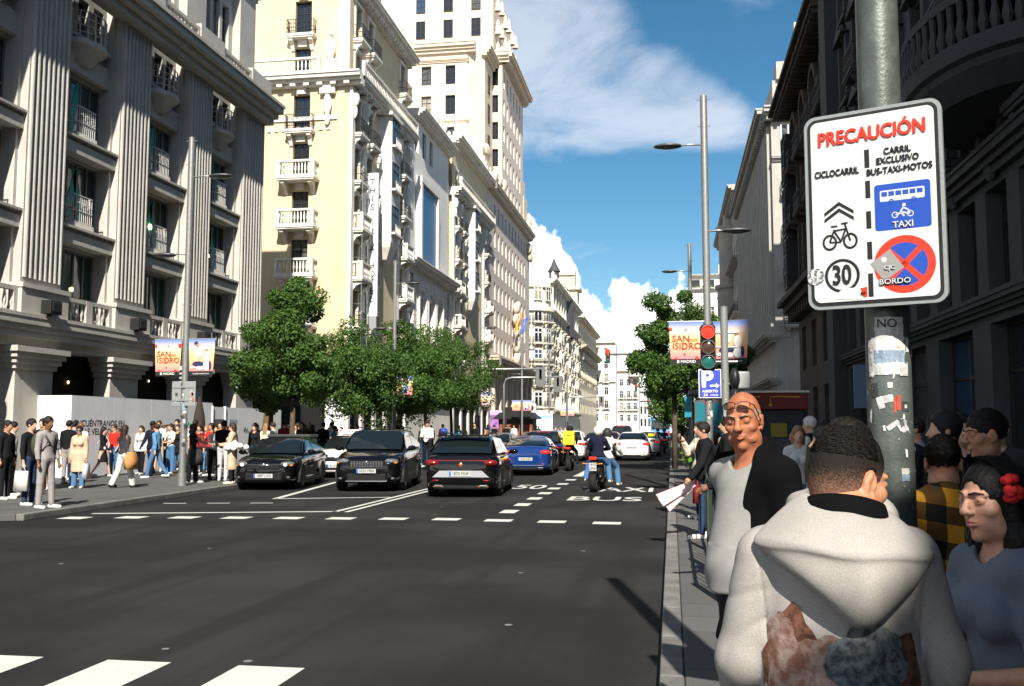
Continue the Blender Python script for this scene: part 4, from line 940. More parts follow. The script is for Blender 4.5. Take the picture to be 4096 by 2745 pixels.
# ------------------------------------------------ further buildings down the street
def simple_front(F, u0, u1, z0, z1, cols, rows, w, h, mt, frame=DARKF, core=10.0, ins=.02, balc=None, depth=.35, name='wall'):
    hol = [(c - w / 2, c + w / 2, z, z + h) for c in cols for z in rows]; F.wall(u0, u1, z0, z1, hol, mt, depth, core=core, name=name, ins=ins)
    for c in cols:
        for i, z in enumerate(rows):
            window(F, c, z, w, h, depth - .07, 2, 2, .09, frame)
            if balc and i in balc: balcony(F, c, z - .02, w + .8, .7, 'iron', 1.0, mt=mt)
def far_left():
    PALE = mat('pale_stone', (.66, .61, .51), .85, bump=.2, bs=8, var=.15, vs=.5, grime=.2)
    rt = bldg('domed_building', 'pale ornate building with rounded corner and dark slate dome beyond the tower', (0, 0, 0))
    F = Fac(rt, -20, 161, 90); rows = [5.2 + 3.55 * k for k in range(6)]
    simple_front(F, 0, 50, 0, 27.0, [3 + k * 5.5 for k in range(9)], rows, 1.25, 2.3, PALE, frame=WHITEF, balc=(1, 2, 3, 4))
    m = MB(); m.lathe([(3.4, 0), (3.4, 3.9), (4.0, 4.1), (4.0, 4.6), (3.4, 4.7), (3.4, 12.6), (3.8, 12.8), (3.8, 13.2), (3.4, 13.3), (3.4, 21.0), (3.9, 21.2), (3.9, 21.7), (3.2, 21.8), (3.2, 25.0), (3.6, 25.2), (3.6, 25.6), (0.01, 25.7)], 24, (-23.3, 161, 0)); m.obj('corner_turret', PALE, rt, auto=40)
    for a in (-100, -62, -25):
        H = Fac(rt, -23.3 + 3.4 * math.cos(R(a)), 161 + 3.4 * math.sin(R(a)), a + 90)
        for i, z in enumerate(rows[:6]):
            window(H, 0, z, 1.5, 2.5, -.05, 2, 2, .16, WHITEF)
            if i < 5: balcony(H, 0, z - .02, 2.1, .7, 'iron', 1.0, mt=PALE)
    F.cornice(0, 50, 26.3, 1.1, .8, PALE, ret=0, dent=.8); F.cornice(0, 50, 21.2, .8, .5, PALE, ret=0); F.cornice(0, 50, 4.1, .9, .5, PALE, ret=0)
    SL = mat('slate_roof', (.05, .05, .055), .6, bump=.4, bs=20)
    m = MB(); m.lathe([(4.0, 24.9), (4.0, 29.0), (3.6, 32), (2.6, 34.4), (1.3, 35.8), (1.0, 36.2), (1.0, 38.0), (1.3, 38.2), (.6, 39.4), (.2, 40.6), (.01, 40.8)], 20, (-22.6, 188, -5.6)); m.obj('dome', SL, rt, auto=40)
    m = MB(); m.lathe([(5.0, 24.2), (4.9, 27.2), (4.0, 30.0), (2.4, 31.8), (.01, 32.4)], 18, (-24.6, 196, 0)); m.obj('dome', SL, rt, auto=40)
    for k in range(12): F.mb().ell((2 + k * 4, .2, 27.8), (.35, .35, .8), 6, 5).obj('finial', PALE, rt, smooth=True); F.mb().box(1 + k * 4, 1.5 + k * 4, .003, .4, 5, 26.2).obj('pilaster', PALE, rt)
    rt = bldg('buff_building', 'buff stone building with small turret and deep shaded top floor past the dome', (0, 0, 0)); F = Fac(rt, -20, 212, 90)
    simple_front(F, 0, 50, 0, 26, [2.5 + k * 4 for k in range(12)], [5 + 3.4 * k for k in range(6)], 1.5, 2.3, BUFF); F.cornice(0, 50, 19.2, 1.8, .9, BUFF, ret=0, dent=1); F.cornice(0, 50, 25.6, 1.2, .9, BUFF, ret=0, dent=1)
    m = F.mb(); m.box(1, 6, -6, -.4, 26.4, 32.5); m.box(.4, 6.6, -6.4, .2, 32.5, 33.2); m.box(2, 5, -5, -1, 33.2, 36); m.prism([(1.6, 36), (5.4, 36), (3.5, 38)], -5, -1, ax='y'); m.obj('turret', BUFF, rt)
    m = F.mb()
    for k in range(9): m.ell((3 + k * 5, .6, 17.8), (.6, .5, 1.1), 6, 5); m.ell((3 + k * 5, .3, 13.5), (.5, .4, .9), 6, 5)
    m.obj('carving', BUFF, rt, smooth=True)
    rt = bldg('white_corner_building', 'bright white building facing the street head on with arched gable', (0, 0, 0)); F = Fac(rt, -21, 265, 0)
    WW = mat('bright_stone', (.66, .63, .58), .85, bump=.2, bs=6, var=.1, vs=.4, grime=.15)
    simple_front(F, -6, 6, 0, 25, [-2.4, .6, 3.4], [3.5 + 3.6 * k for k in range(6)], 1.1, 2.1, WW, frame=WHITEF, balc=(1, 3)); F.cornice(-6, 6, 24.6, .9, .8, WW); F.cornice(-6, 6, 14, .6, .4, WW)
    m = F.mb(); m.prism([(-3, 25.4), (2, 25.4), (2, 27)] + [(-.5 + 2.0 * math.cos(t), 27.2 + 2.0 * math.sin(t)) for t in [math.pi * i / 8 for i in range(9)]] + [(-3, 27)], -3, .0, ax='y'); m.box(2.4, 5.5, -4, -.4, 25.4, 28.0); m.obj('gable', WW, rt)
    F2 = Fac(rt, -15, 272, 0); simple_front(F2, 0, 6, 0, 17.5, [1.2, 3.2, 5.0], [3.5 + 3.3 * k for k in range(4)], 1.0, 1.9, WW, frame=WHITEF, balc=(1, 2), name='lower_wall'); F2.cornice(-.2, 6, 17.2, .9, .7, WW)
    m = MB(); m.lathe([(2.0, 16), (2.0, 21.5), (2.4, 21.8), (2.4, 22.3), (1.2, 22.4), (1.0, 24), (.1, 25)], 14, (-9.8, 271.5, 0)); m.obj('corner_turret', WW, rt, auto=40)
    rt = bldg('long_pale_building', 'low pale building with rows of dark windows at the end of the street', (0, 0, 0)); F = Fac(rt, -13.5, 300, 0)
    GP = mat('pale_grey', (.50, .50, .52), .85, bump=.1, var=.1)
    simple_front(F, 0, 7.5, 0, 13, [.9 + k * 1.15 for k in range(6)], [2.2, 6.0], .55, 2.3, GP, balc=None); F.cornice(0, 7.5, 9.8, .5, .4, GP); F.cornice(0, 7.5, 12.6, .7, .5, GP)
    rt = bldg('end_building', 'faint white building closing the view under the traffic light', (0, 0, 0)); F = Fac(rt, -9, 350, 0)
    simple_front(F, 0, 34, 0, 12, [1.6 + k * 2.6 for k in range(12)], [2.2, 5.6, 8.8], 1.0, 1.7, WW, frame=WHITEF); F.cornice(0, 34, 11.7, .8, .5, WW)
    rt = bldg('sunlit_block', 'white balconied apartment block with roof terrace behind the right street lamp', (0, 0, 0)); F = Fac(rt, 3.0, 190, 0)
    simple_front(F, 0, 13, 0, 28.6, [1.8 + k * 3.1 for k in range(4)], [4.5 + 3.7 * k for k in range(6)], 1.3, 2.2, WW, frame=WHITEF, balc=(2, 3, 4, 5)); F.cornice(0, 13, 28.3, .9, .6, WW); F.cornice(0, 13, 20.8, .8, .4, WW)
    F3 = Fac(rt, 3.6, 192.5, 0); simple_front(F3, 0, 12, 28.8, 31.6, [1.5 + k * 2.8 for k in range(4)], [29.2], 1.6, 1.7, WW, name='penthouse'); F3.cornice(0, 12, 31.5, 1.0, .4, WW)
    F4 = Fac(rt, 9.6, 193, 0); F4.wall(0, 6, 31.9, 34.0, [], WW, core=5, name='roof_box')
    m = MB()
    for k in range(9): m.ell((4 + k * 1.3, 190.6, 29.1), (.5, .4, .45), 7, 5)
    m.obj('terrace_planting', mat('terrace_green', (.05, .10, .03), .9), rt)
far_left()

# ------------------------------------------------ right side
def right_side():
    DK = mat('dark_brown_stone', (.07, .056, .045), .9, bump=.4, bs=8, var=.3, vs=1.0, grime=.4)  # dark brown base, mottled and streaked at random
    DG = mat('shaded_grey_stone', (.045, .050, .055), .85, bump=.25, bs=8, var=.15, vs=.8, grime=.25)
    rt = bldg('ornate_dark_building', 'sooty ornate building with deep eaves and arched windows left of the caution sign', (0, 0, 0)); F = Fac(rt, 8, 62.5, -90); L = 16.8
    cols = [2.2 + k * 4.1 for k in range(4)]; hol = [(c - .85, c + .85, z, z + h) for c in cols for z, h in ((1.0, 3.0), (5.2, 2.6), (10.6, 2.4), (14.2, 2.4), (17.6, 2.6))]
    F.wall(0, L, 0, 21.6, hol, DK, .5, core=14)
    for h in hol: window(F, (h[0] + h[1]) / 2, h[2], 1.7, h[3] - h[2], .42, 2, 2, .09)
    for c in cols:
        m = F.mb()
        for i in range(10):
            t0, t1 = math.pi * i / 10, math.pi * (i + 1) / 10
            m.add([(c + r * math.cos(t), d, 20.0 + r * .9 * math.sin(t)) for d in (.003, .4) for r in (.9, 1.3) for t in (t0, t1)], [(0, 1, 3, 2), (4, 6, 7, 5), (0, 4, 5, 1), (2, 3, 7, 6)])
        for q in (-1, 1): m.box(c + q * 1.15 - .22, c + q * 1.15 + .22, .003, .35, 10, 20.0); m.ell((c + q * 2.0, .25, 19), (.3, .3, .9), 8, 6)
        m.obj('arch', DK, rt); balcony(F, c, 17.55, 2.4, .8, 'iron', 1.0, mt=DK); balcony(F, c, 14.15, 2.4, .8, 'iron', 1.0, mt=DK)
    m = F.mb(); m.box(-.8, L, -1, 1.25, 21.6, 21.9); m.box(-1.0, L, -1, 1.5, 21.9, 22.15); 
    for k in range(28): m.box(.2 + k * .6, .42 + k * .6, .01, 1.15, 21.35, 21.599)
    m.obj('eaves', DK, rt)
    m = F.mb(); m.box(-.5, L, -.3, .9, 8.9, 9.3); m.box(-.7, L, -.3, 1.25, 9.3, 9.6)
    for k in range(16): m.box(.3 + k * 1.05, .62 + k * 1.05, .003, .7, 8.3, 8.899)
    m.obj('ledge', DK, rt)
    for z in (10.3, 13.6, 16.9):
        window(F, .95, z, 1.5, 3.1, -.8, 3, 3, .09, DARKF, GLASS2, d=.02)
        m = F.mb(); m.box(.15, 1.75, .02, .76, z - .25, z); m.box(.15, .19, .02, .76, z, z + 3.1); m.box(1.71, 1.75, .02, .76, z, z + 3.1); m.obj('glazed_bay', IRON, rt)
    m = MB(); m.box(8.3, 14, 62.0, 62.4, 22.2, 27); m.box(8.1, 14, 61.8, 62.39, 27, 27.6); m.obj('roof_tower', WSTONE, rt)
    rt = bldg('grey_corner_building', 'shaded blue grey stone building with bowed balcony behind the caution sign', (0, 0, 0)); F = Fac(rt, 7.6, 45.4, -90); L = 27
    cols = [3.4 + k * 3.05 for k in range(8)]; hol = [(c - .6, c + .6, z, z + 2.4) for c in cols for z in (8.6, 12.2, 15.8, 19.4, 23)] + [(2.4 + k * 4.6, 5.6 + k * 4.6, .6, 4.2) for k in range(5)] + [(2.4 + k * 2.3, 3.9 + k * 2.3, 5.0, 7.4) for k in range(10)]
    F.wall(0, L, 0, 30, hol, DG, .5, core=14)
    for h in hol: window(F, (h[0] + h[1]) / 2, h[2], h[1] - h[0], h[3] - h[2], .42, 2, 2, .08)
    for i, c in enumerate(cols):
        for z in (8.6, 12.2, 15.8, 19.4):
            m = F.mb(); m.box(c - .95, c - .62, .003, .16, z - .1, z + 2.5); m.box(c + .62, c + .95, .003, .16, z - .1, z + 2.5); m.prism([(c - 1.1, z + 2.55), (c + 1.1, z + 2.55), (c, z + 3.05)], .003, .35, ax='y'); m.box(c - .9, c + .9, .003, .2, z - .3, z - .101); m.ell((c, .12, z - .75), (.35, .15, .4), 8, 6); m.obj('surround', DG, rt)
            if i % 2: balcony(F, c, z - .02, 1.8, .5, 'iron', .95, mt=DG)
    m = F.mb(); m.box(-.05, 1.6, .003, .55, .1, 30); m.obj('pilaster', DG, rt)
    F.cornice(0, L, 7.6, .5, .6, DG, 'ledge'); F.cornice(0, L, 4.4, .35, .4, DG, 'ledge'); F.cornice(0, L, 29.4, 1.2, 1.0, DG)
    # bowed balcony
    c = 22.6; A = [math.pi * i / 16 for i in range(17)]
    def ring(r, z, k=.62): return [(c - r * math.cos(t), r * k * math.sin(t), z) for t in A]
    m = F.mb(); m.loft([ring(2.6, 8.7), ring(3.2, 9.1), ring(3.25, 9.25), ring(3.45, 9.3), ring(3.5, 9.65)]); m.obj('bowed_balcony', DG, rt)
    m = F.mb(); m.loft([ring(3.4, 10.55), ring(3.4, 10.75), ring(3.15, 10.75), ring(3.15, 10.55)])
    for i in range(31):
        t = math.pi * (i + .5) / 31; m.lathe([(.05, 9.66), (.11, 9.9), (.06, 10.2), (.08, 10.55)], 6, (c - 3.28 * math.cos(t), 3.28 * .62 * math.sin(t), 0))
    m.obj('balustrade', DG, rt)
    # the skull sign hung on the shop, facing down the street
    sk = empty('skull_sign', (7.2, 36, 3.1), 0, 'dull blue hanging shop sign with a pale skull and crossbones', 'sign')
    m = MB(); m.box(-.75, .35, -.06, .06, -.7, .85); m.obj('panel', mat('dusty_blue', (.13, .18, .26), .6), sk)
    sm = mat('sign_bone', (.02, .02, .02), .6); m = MB(); m.ell((.08, -.08, .4), (.2, .03, .2), 12, 8); m.box(-.02, .18, -.1, -.065, .16, .3); m.obj('skull', sm, sk)
    m = MB(); m.tube([(-.25, -.08, .1), (.32, -.08, -.18)], .04); m.tube([(-.22, -.085, -.18), (.32, -.085, .1)], .04); m.obj('crossbones', sm, sk)
    rt = bldg('tall_corner_block', 'tall shaded stone block at the near right edge of the street', (0, 0, 0)); F = Fac(rt, 8.0, 18.0, -90)
    hol = [(2 + k * 3.4, 3.3 + k * 3.4, z, z + 2.4) for k in range(3) for z in (5, 8.6, 12.2, 15.8, 19.4)]
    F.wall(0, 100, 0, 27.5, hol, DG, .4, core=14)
    for h in hol: window(F, (h[0] + h[1]) / 2, h[2], 1.3, 2.4, .34)
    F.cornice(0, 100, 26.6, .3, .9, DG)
    rt = bldg('pale_side_building', 'pale grey fluted building beyond the dark eaves on the right', (0, 0, 0)); F = Fac(rt, 8, 112, -90); LG = mat('light_grey_stone', (.40, .385, .35), .85, bump=.2, bs=8, var=.15, vs=.6, grime=.25)
    cols = [2 + k * 3 for k in range(12)]; simple_front(F, 0, 36, 0, 26.2, cols, [9.6 + 3.4 * k for k in range(5)], 1.2, 2.2, LG, core=12, ins=.6)
    for k in range(25): F.mb().box(.2 + k * 1.45, .7 + k * 1.45, .003, .3, 9, 25.4).obj('pilaster', LG, rt)
    F.cornice(0, 36, 25.6, 1.2, 1.0, LG, ret=.5, dent=.8); F.cornice(0, 36, 8.3, 1.0, .6, LG, ret=.4); F.cornice(0, 36, 5.0, .8, .5, LG, ret=.4)
    G = Fac(rt, 8, 76.0, 0); g = [(.9, 2.3, z, z + 2.3) for z in (9.6, 13, 16.4, 19.8)]; G.wall(.001, 12, 0, 26.2, g, LG, .4, core=0)
    for h in g: window(G, 1.6, h[2], 1.4, 2.3, .34, 2, 2, .08); balcony(G, 1.6, h[2] - .02, 1.9, .5, 'iron', .95, mt=LG)
    window(G, 1.6, 23.2, 1.8, 2.2, -.05, 3, 1, .1, WHITEF); G.cornice(-.6, 12, 25.6, 1.2, 1.0, LG, dent=.7); G.cornice(0, 12, 22.4, .4, .4, LG); m = G.mb(); m.box(.2, 11, -6, -.2, 26.6, 29.0); m.box(.5, 2.5, -2, .1, 29.0, 30.4); m.obj('attic', LG, rt)
    rt = bldg('turreted_building', 'pale building with a round corner turret past the fluted one on the right', (0, 0, 0)); F = Fac(rt, 8, 150, -90)
    simple_front(F, 0, 37.9, 0, 29.5, [2 + k * 3.4 for k in range(11)], [5 + 3.4 * k for k in range(7)], 1.3, 2.2, LG, balc=(1, 2, 3)); F.cornice(0, 37.9, 28.9, 1.3, .9, LG, ret=0, dent=1); F.cornice(0, 37.9, 21, .9, .5, LG, ret=0)
    m = MB(); m.lathe([(1.8, 4), (1.8, 19.5), (2.1, 19.7), (2.1, 20.1), (1.5, 20.2), (1.5, 27), (1.9, 27.3), (1.9, 27.8), (.9, 28), (.9, 29.6), (.4, 30.5), (.01, 31.4)], 16, (7.9, 127, 0)); m.obj('turret', LG, rt, auto=40)
right_side()
# ------------------------------------------------ vehicles
TYRE = mat('tyre_rubber', (.012, .012, .012), .85, bump=.3, bs=80); RIM = mat('alloy_rim', (.35, .36, .37), .3, metal=.8); PLASTIC = mat('black_plastic', (.007, .007, .0075), .6, spec=.25)
CARGLASS = mat('car_glass', (.008, .011, .012), .04, spec=.9); CHROME = mat('chrome', (.55, .56, .57), .15, metal=1.0); PLATE = mat('number_plate', (.42, .42, .41), .5); PBLUE = mat('plate_blue', (.02, .10, .45), .5); INK = mat('plate_ink', (.01, .01, .01), .6)
HEADL = mat('headlamp', (.10, .105, .11), .06, spec=1.0, coat=1.0); HEADON = mat('headlamp_lit', (1, .93, .8), emit=2.0); AMBER = mat('amber_lamp', (.75, .25, .02), .2); TAIL = mat('tail_lamp', (.16, .005, .005), .12, spec=.8); TAILON = mat('tail_lamp_lit', (.70, .02, .012), .2, emit=.28)
def paint(n, c): return mat('car_paint_' + n, c, .8, coat=1.0 if max(c) < .5 else .5, spec=.0)
def lerp(a, b, t): return a + (b - a) * t
WHEELS = {}
def wheel_meshes(r, w):
    k = (round(r, 2), round(w, 2))
    if k not in WHEELS:
        t = MB(T=lambda x, y, z: (z, x, y)); t.lathe([(r * .66, -w / 2), (r * .9, -w / 2), (r * .985, -w * .42), (r, -w * .2), (r, w * .2), (r * .985, w * .42), (r * .9, w / 2), (r * .66, w / 2)], 28)
        m = MB(T=lambda x, y, z: (z, x, y)); m.lathe([(r * .70, w * .5), (r * .68, w * .30), (r * .6, w * .2)], 24); m.lathe([(.001, w * .47), (r * .14, w * .47), (r * .16, w * .25)], 14)
        for i in range(5):
            a = 2 * math.pi * i / 5; c, s = math.cos(a), math.sin(a); q = .055 * r / .33
            m.add([(c * .1 * r - s * q, s * .1 * r + c * q, w * .46), (c * .1 * r + s * q, s * .1 * r - c * q, w * .46), (c * .68 * r + s * q * 1.3, s * .68 * r - c * q * 1.3, w * .42), (c * .68 * r - s * q * 1.3, s * .68 * r + c * q * 1.3, w * .42)], [(0, 1, 2, 3)])
        d = MB(T=lambda x, y, z: (z, x, y)); d.lathe([(.001, w * .12), (r * .62, w * .12)], 20)
        WHEELS[k] = (t.mesh('tyre', TYRE, True), m.mesh('rim', RIM), d.mesh('brake_disc', PLASTIC))
    return WHEELS[k]
def plate(root, s, x, y, z, face, w=.52, h=.11, tilt=0.0, lines=1):
    p = empty('number_plate', (x, y, z), 0 if face < 0 else math.pi, parent=root)
    m = MB(); m.box(-w / 2, w / 2, -.012, 0, -h / 2, h / 2); m.obj('plate', PLATE, p)
    m = MB(); m.box(-w / 2, -w / 2 + .045, -.016, -.011, -h / 2, h / 2); m.obj('country_strip', PBLUE, p)
    for i, ln in enumerate(s.split('|')): text('lettering', ln, .105 if lines == 1 else .1, INK, p, frameM((.02, -.0165, (0 if lines == 1 else .05 - i * .1)), (1, 0, 0), (0, 0, 1)), bold=.012, sx=.92, ext=0)
def car(label, loc, rz, L=4.6, Wd=1.8, H=1.44, pc='black', hood=.95, deck=1.02, ws=.27, rf=.44, rr=.72, rb=.90, kind='sedan', tail='off', head=False, name='car', group='cars queueing in the street', deco=None, rwid=.68):
    rt = empty(name, (loc[0], loc[1], 0), rz, label, 'car', group); P = paint(*pc) if isinstance(pc, tuple) else paint(pc, dict(black=(.003, .003, .0035), white=(.62, .61, .58), blue=(.006, .028, .13), grey=(.1, .1, .11), red=(.3, .02, .02), navy=(.01, .015, .04))[pc])
    hw = Wd / 2; Y = lambda f: L / 2 - f * L; gb = .19 if kind != 'suv' else .24
    st = [(0.0, .70, hood * .66, gb + .09), (.012, .84, hood * .76, gb + .03), (.05, .94, hood * .86, gb), (.14, .99, hood * .95, gb), (ws - .02, 1.0, hood, gb), (.5, 1.0, lerp(hood, deck, .45), gb), (rb - .06, 1.0, deck, gb), (.95, .965, deck * .99, gb + .02), (.985, .91, deck * .93, gb + .07), (1.0, .80, deck * .76, gb + .16)]
    rings = []
    for f, w, zt, zb in st:
        y = Y(f); x = hw * w; R_ = [(0, y, zb - .02), (x * .75, y, zb - .02), (x * .95, y, zb + .03), (x * .985, y, zb + .2), (x, y, lerp(zb, zt, .62)), (x * .972, y, zt - .11), (x * .91, y, zt - .015), (x * .6, y, zt + .025), (0, y, zt + .035)]
        rings.append(R_ + [(-a, b, c) for a, b, c in R_[-2:0:-1]])
    body = MB(); body.loft(rings); body.obj('body', P, rt, smooth=True, sub=2)
    zb_ = lambda f: np.interp(f, [a[0] for a in st], [a[2] for a in st])
    prof = [(ws - .03, zb_(ws - .03) - .02), (lerp(ws, rf, .5), lerp(zb_(ws), H - .03, .55)), (rf, H - .035), (lerp(rf, rr, .5), H), (rr, H - .03), (lerp(rr, rb, .55), lerp(H, zb_(rb), .48)), (rb + .015, zb_(rb) - .02)]
    cr = []
    for f, z in prof:
        y = Y(f); t = np.clip((z - zb_(f)) / (H - zb_(f) + .001), 0, 1); wt = hw * lerp(.90, rwid, t); zb0 = zb_(f) - .06
        R_ = [(0, y, zb0), (hw * .93, y, zb0), (lerp(hw * .93, wt, .5), y, lerp(zb0, z, .5)), (wt, y, z - .045), (wt - .08, y, z), (wt * .5, y, z + .02), (0, y, z + .025)]
        cr.append(R_ + [(-a, b, c) for a, b, c in R_[-2:0:-1]])
    cab = MB(); cab.loft(cr); cab.obj('roof', P, rt, smooth=True, sub=2)
    # glass
    def patch(f0, z0, w0, f1, z1, w1, bow, name, off=.02):
        G = []
        for j in range(7):
            t = j / 6; row = []
            for i in range(9):
                s = i / 4 - 1; y = Y(lerp(f0, f1, t)) + bow * (1 - s * s) * .05 * (1 if True else 0); z = lerp(z0, z1, t) + .035 * math.sin(t * math.pi) + off
                row.append((s * lerp(w0, w1, t), y + bow * off, z + .012 * (1 - s * s)))
            G.append(row)
        MB().grid(G).obj(name, CARGLASS, rt, smooth=True)
    fz = H - .06; t = .88
    patch(ws - .01, zb_(ws) + .01, hw * .82, rf - .01, H - .065, hw * (rwid - .045), 1, 'windscreen')
    patch(rb - .0, zb_(rb) + .02, hw * .80, rr + .015, H - .075, hw * (rwid - .06), -1, 'rear_window')
    def sx(z, f): return lerp(hw * .925, hw * rwid, np.clip((z - zb_(f)) / (H - zb_(f)), 0, 1)) + .014
    bp = lerp(rf, rr, .42)
    def top(f): return np.interp(f, [p[0] for p in prof], [p[1] for p in prof]) - .075
    for q in (-1, 1):
        for a, b in ((ws + .055, bp - .008), (bp + .008, rb - .055)):
            G = []
            for i in range(9):
                f = lerp(a, b, i / 8); z0 = zb_(f) + .015; z1 = max(z0 + .01, top(f)); G.append([(q * (sx(lerp(z0, z1, s), f) + .008 * math.sin(s * 3.1)), Y(f), lerp(z0, z1, s)) for s in (0, .25, .5, .75, 1)])
            MB().grid(G).obj('side_window', CARGLASS, rt, smooth=True)
        m = MB(); m.ell((q * (hw + .10), Y(ws + .05), zb_(ws) + .06), (.12, .07, .075), 10, 7); m.box(min(q * (hw - .05), q * hw), max(q * (hw - .05), q * hw), Y(ws + .05) - .03, Y(ws + .05) + .03, zb_(ws) - .01, zb_(ws) + .05); m.obj('mirror', P, rt, smooth=True)
        m = MB(); 
        for f in (bp - .03, bp + .2): m.tube([(q * (hw + .008), Y(f) + .09, deck * .84), (q * (hw + .022), Y(f), deck * .845), (q * (hw + .008), Y(f) - .09, deck * .84)], .012, 6)
        m.obj('door_handle', CHROME if pc != 'white' else P, rt, smooth=True)
        m = MB(); m.box(min(q * (hw - .06), q * (hw + .006)), max(q * (hw - .06), q * (hw + .006)), Y(.80), Y(.2), gb - .02, gb + .09); m.obj('sill', PLASTIC, rt, bevel=.02)
    r = .33 if kind != 'suv' else .36; tm, rm, dm = wheel_meshes(r, .215)
    for f in (.195, .795):
        for q in (-1, 1):
            wx = q * (hw - .105); w = empty('wheel', (wx, Y(f), r), 0 if q > 0 else math.pi, parent=rt); inst(tm, 'tyre', w); inst(rm, 'rim', w); inst(dm, 'brake_disc', w)
            m = MB(T=lambda x, y, z: (z, x + Y(f), y + r)); A = [math.pi * i / 14 for i in range(15)]
            z0, z1 = sorted((q * (hw - .26), q * (hw + .007)))
            m.prism([(( r + .055) * math.cos(a), (r + .055) * math.sin(a) - .02) for a in A] + [((r + .055) * math.cos(a), -.12) for a in A[::-7]], z0, z1, ax='z')
            m.obj('wheel_arch', PLASTIC, rt)
    # front
    yF = L / 2; hz = hood * .74
    for q in (-1, 1):
        m = MB(); m.ell((q * hw * .68, yF - .17, hz + .01), (.21, .16, .075), 14, 8); m.obj('headlight', HEADL, rt, smooth=True)
        if head:
            m = MB(); m.ell((q * hw * .66, yF - .03, hz), (.055, .03, .04), 10, 7); m.obj('lit_lamp', HEADON, rt, smooth=True)
        m = MB(); m.ell((q * hw * .82, yF - .14, hz - .02), (.06, .10, .04), 8, 6); m.obj('indicator', AMBER, rt, smooth=True)
        m = MB(); m.ell((q * hw * .74, yF - .075, .36), (.06, .05, .045), 10, 6); m.obj('fog_lamp', HEADL, rt, smooth=True)
    m = MB(); m.box(-hw * .56, hw * .56, yF - .12, yF - .005, .27, .50); m.obj('lower_grille', PLASTIC, rt, bevel=.03)
    m = MB(); m.box(-hw * .50, hw * .50, yF - .14, yF + .004, hz - .14, hz + .02); m.obj('grille', PLASTIC, rt, bevel=.03)
    if kind == 'suv':
        m = MB()
        for i in range(4):
            for k in range(12): m.box(-hw * .47 + k * hw * .079, -hw * .47 + k * hw * .079 + .045, yF + .0, yF + .012, hz - .125 + i * .037, hz - .108 + i * .037)
        m.obj('grille_bars', CHROME, rt); m = MB(); m.box(-hw * .6, hw * .6, yF - .08, yF + .012, .27, .30); m.obj('skid_trim', CHROME, rt, bevel=.01)
    else:
        m = MB(); m.tube([(-hw * .52, yF - .05, hz + .01), (0, yF + .012, hz - .025), (hw * .52, yF - .05, hz + .01)], .012, 6); m.obj('chrome_strip', CHROME, rt, smooth=True)
    m = MB(); m.ell((0, yF + .0, hz - .01), (.06, .02, .045), 10, 6); m.obj('badge', CHROME, rt, smooth=True)
    # rear
    yR = -L / 2; tz = deck * .80; tm_ = TAILON if tail == 'on' else TAIL
    for q in (-1, 1):
        m = MB(); m.ell((q * hw * .76, yR + .11, tz), (.2, .13, .085), 14, 8); m.obj('tail_light', tm_, rt, smooth=True)
        m = MB(); m.ell((q * hw * .66, yR + .045, .42), (.12, .04, .025), 10, 6); m.obj('reflector', TAIL, rt, smooth=True)
        m = MB(); m.box(q * hw * .60 - .1, q * hw * .60 + .1, yR + .02, yR + .12, .25, .31); m.obj('exhaust', CHROME, rt, bevel=.015)
    m = MB(); m.box(-hw * .72, hw * .72, yR + .03, yR + .14, .2, .4); m.obj('diffuser', PLASTIC, rt, bevel=.04)
    m = MB(); m.box(-.3, .3, Y(rr) - .16, Y(rr) - .12, H - .075, H - .05); m.obj('brake_light', tm_, rt)
    m = MB(); m.box(-hw * .5, hw * .5, yR + .035, yR + .09, deck * .655, deck * .67); m.obj('boot_line', PLASTIC, rt)
    if deco: deco(rt, dict(L=L, hw=hw, H=H, Y=Y, yF=yF, yR=yR, hz=hz, deck=deck, P=P, sx=sx))
    return rt
def roof_sign(rt, H, s='TAXI', y=.1):
    t = empty('roof_sign', (0, y, H + .01), parent=rt); m = MB(); m.box(-.32, .32, -.07, .07, 0, .17); m.obj('housing', mat('sign_box', (.75, .74, .70), .4), t, bevel=.03); text('lettering', s, .15, INK, t, frameM((0, .073, .085), (-1, 0, 0), (0, 0, 1)), bold=.02)
def ax(fx, fy, bx, by):   # heading from rear point to front point
    return math.atan2(-(fx - bx), fy - by)
def place(front, rear): return ((front[0] + rear[0]) / 2, (front[1] + rear[1]) / 2), ax(*front, *rear)

def d_sedan(rt, k):
    plate(rt, '1887 LVG', -.0, k['yF'] + .006, .40, 1)
    vm = [mat('wrap_%d' % i, c, .35, coat=.6) for i, c in enumerate(((.03, .12, .38), (.5, .06, .10), (.5, .30, .05), (.45, .12, .25), (.05, .2, .5)))]
    rr = random.Random(3)
    for i in range(16):      # coloured lettering film along the rear door and wing
        f = .50 + .40 * rr.random(); z = .42 + .45 * rr.random(); r1 = .05 + .08 * rr.random()
        for q in (1,):
            m = MB(); m.ell((q * (k['hw'] * 1.0 - .004), k['Y'](f), z), (.012, r1 * 1.5, r1), 10, 6); m.obj('door_graphic', vm[i % 5], rt, smooth=True)
    m = MB(); m.grid([[(k['sx'](z, f) + .012, k['Y'](f), z) for z in (1.0, 1.06, 1.12, 1.18)] for f in (.74, .77, .80, .83)]); m.obj('pillar_graphic', vm[0], rt)
(p, a) = place((-11.0, 25.0), (-11.72, 29.5))
car('black saloon with coloured graphics on its rear door, nearest the left pavement', p, a, 4.63, 1.79, 1.43, deco=d_sedan, head=True, rb=.93, rr=.70)
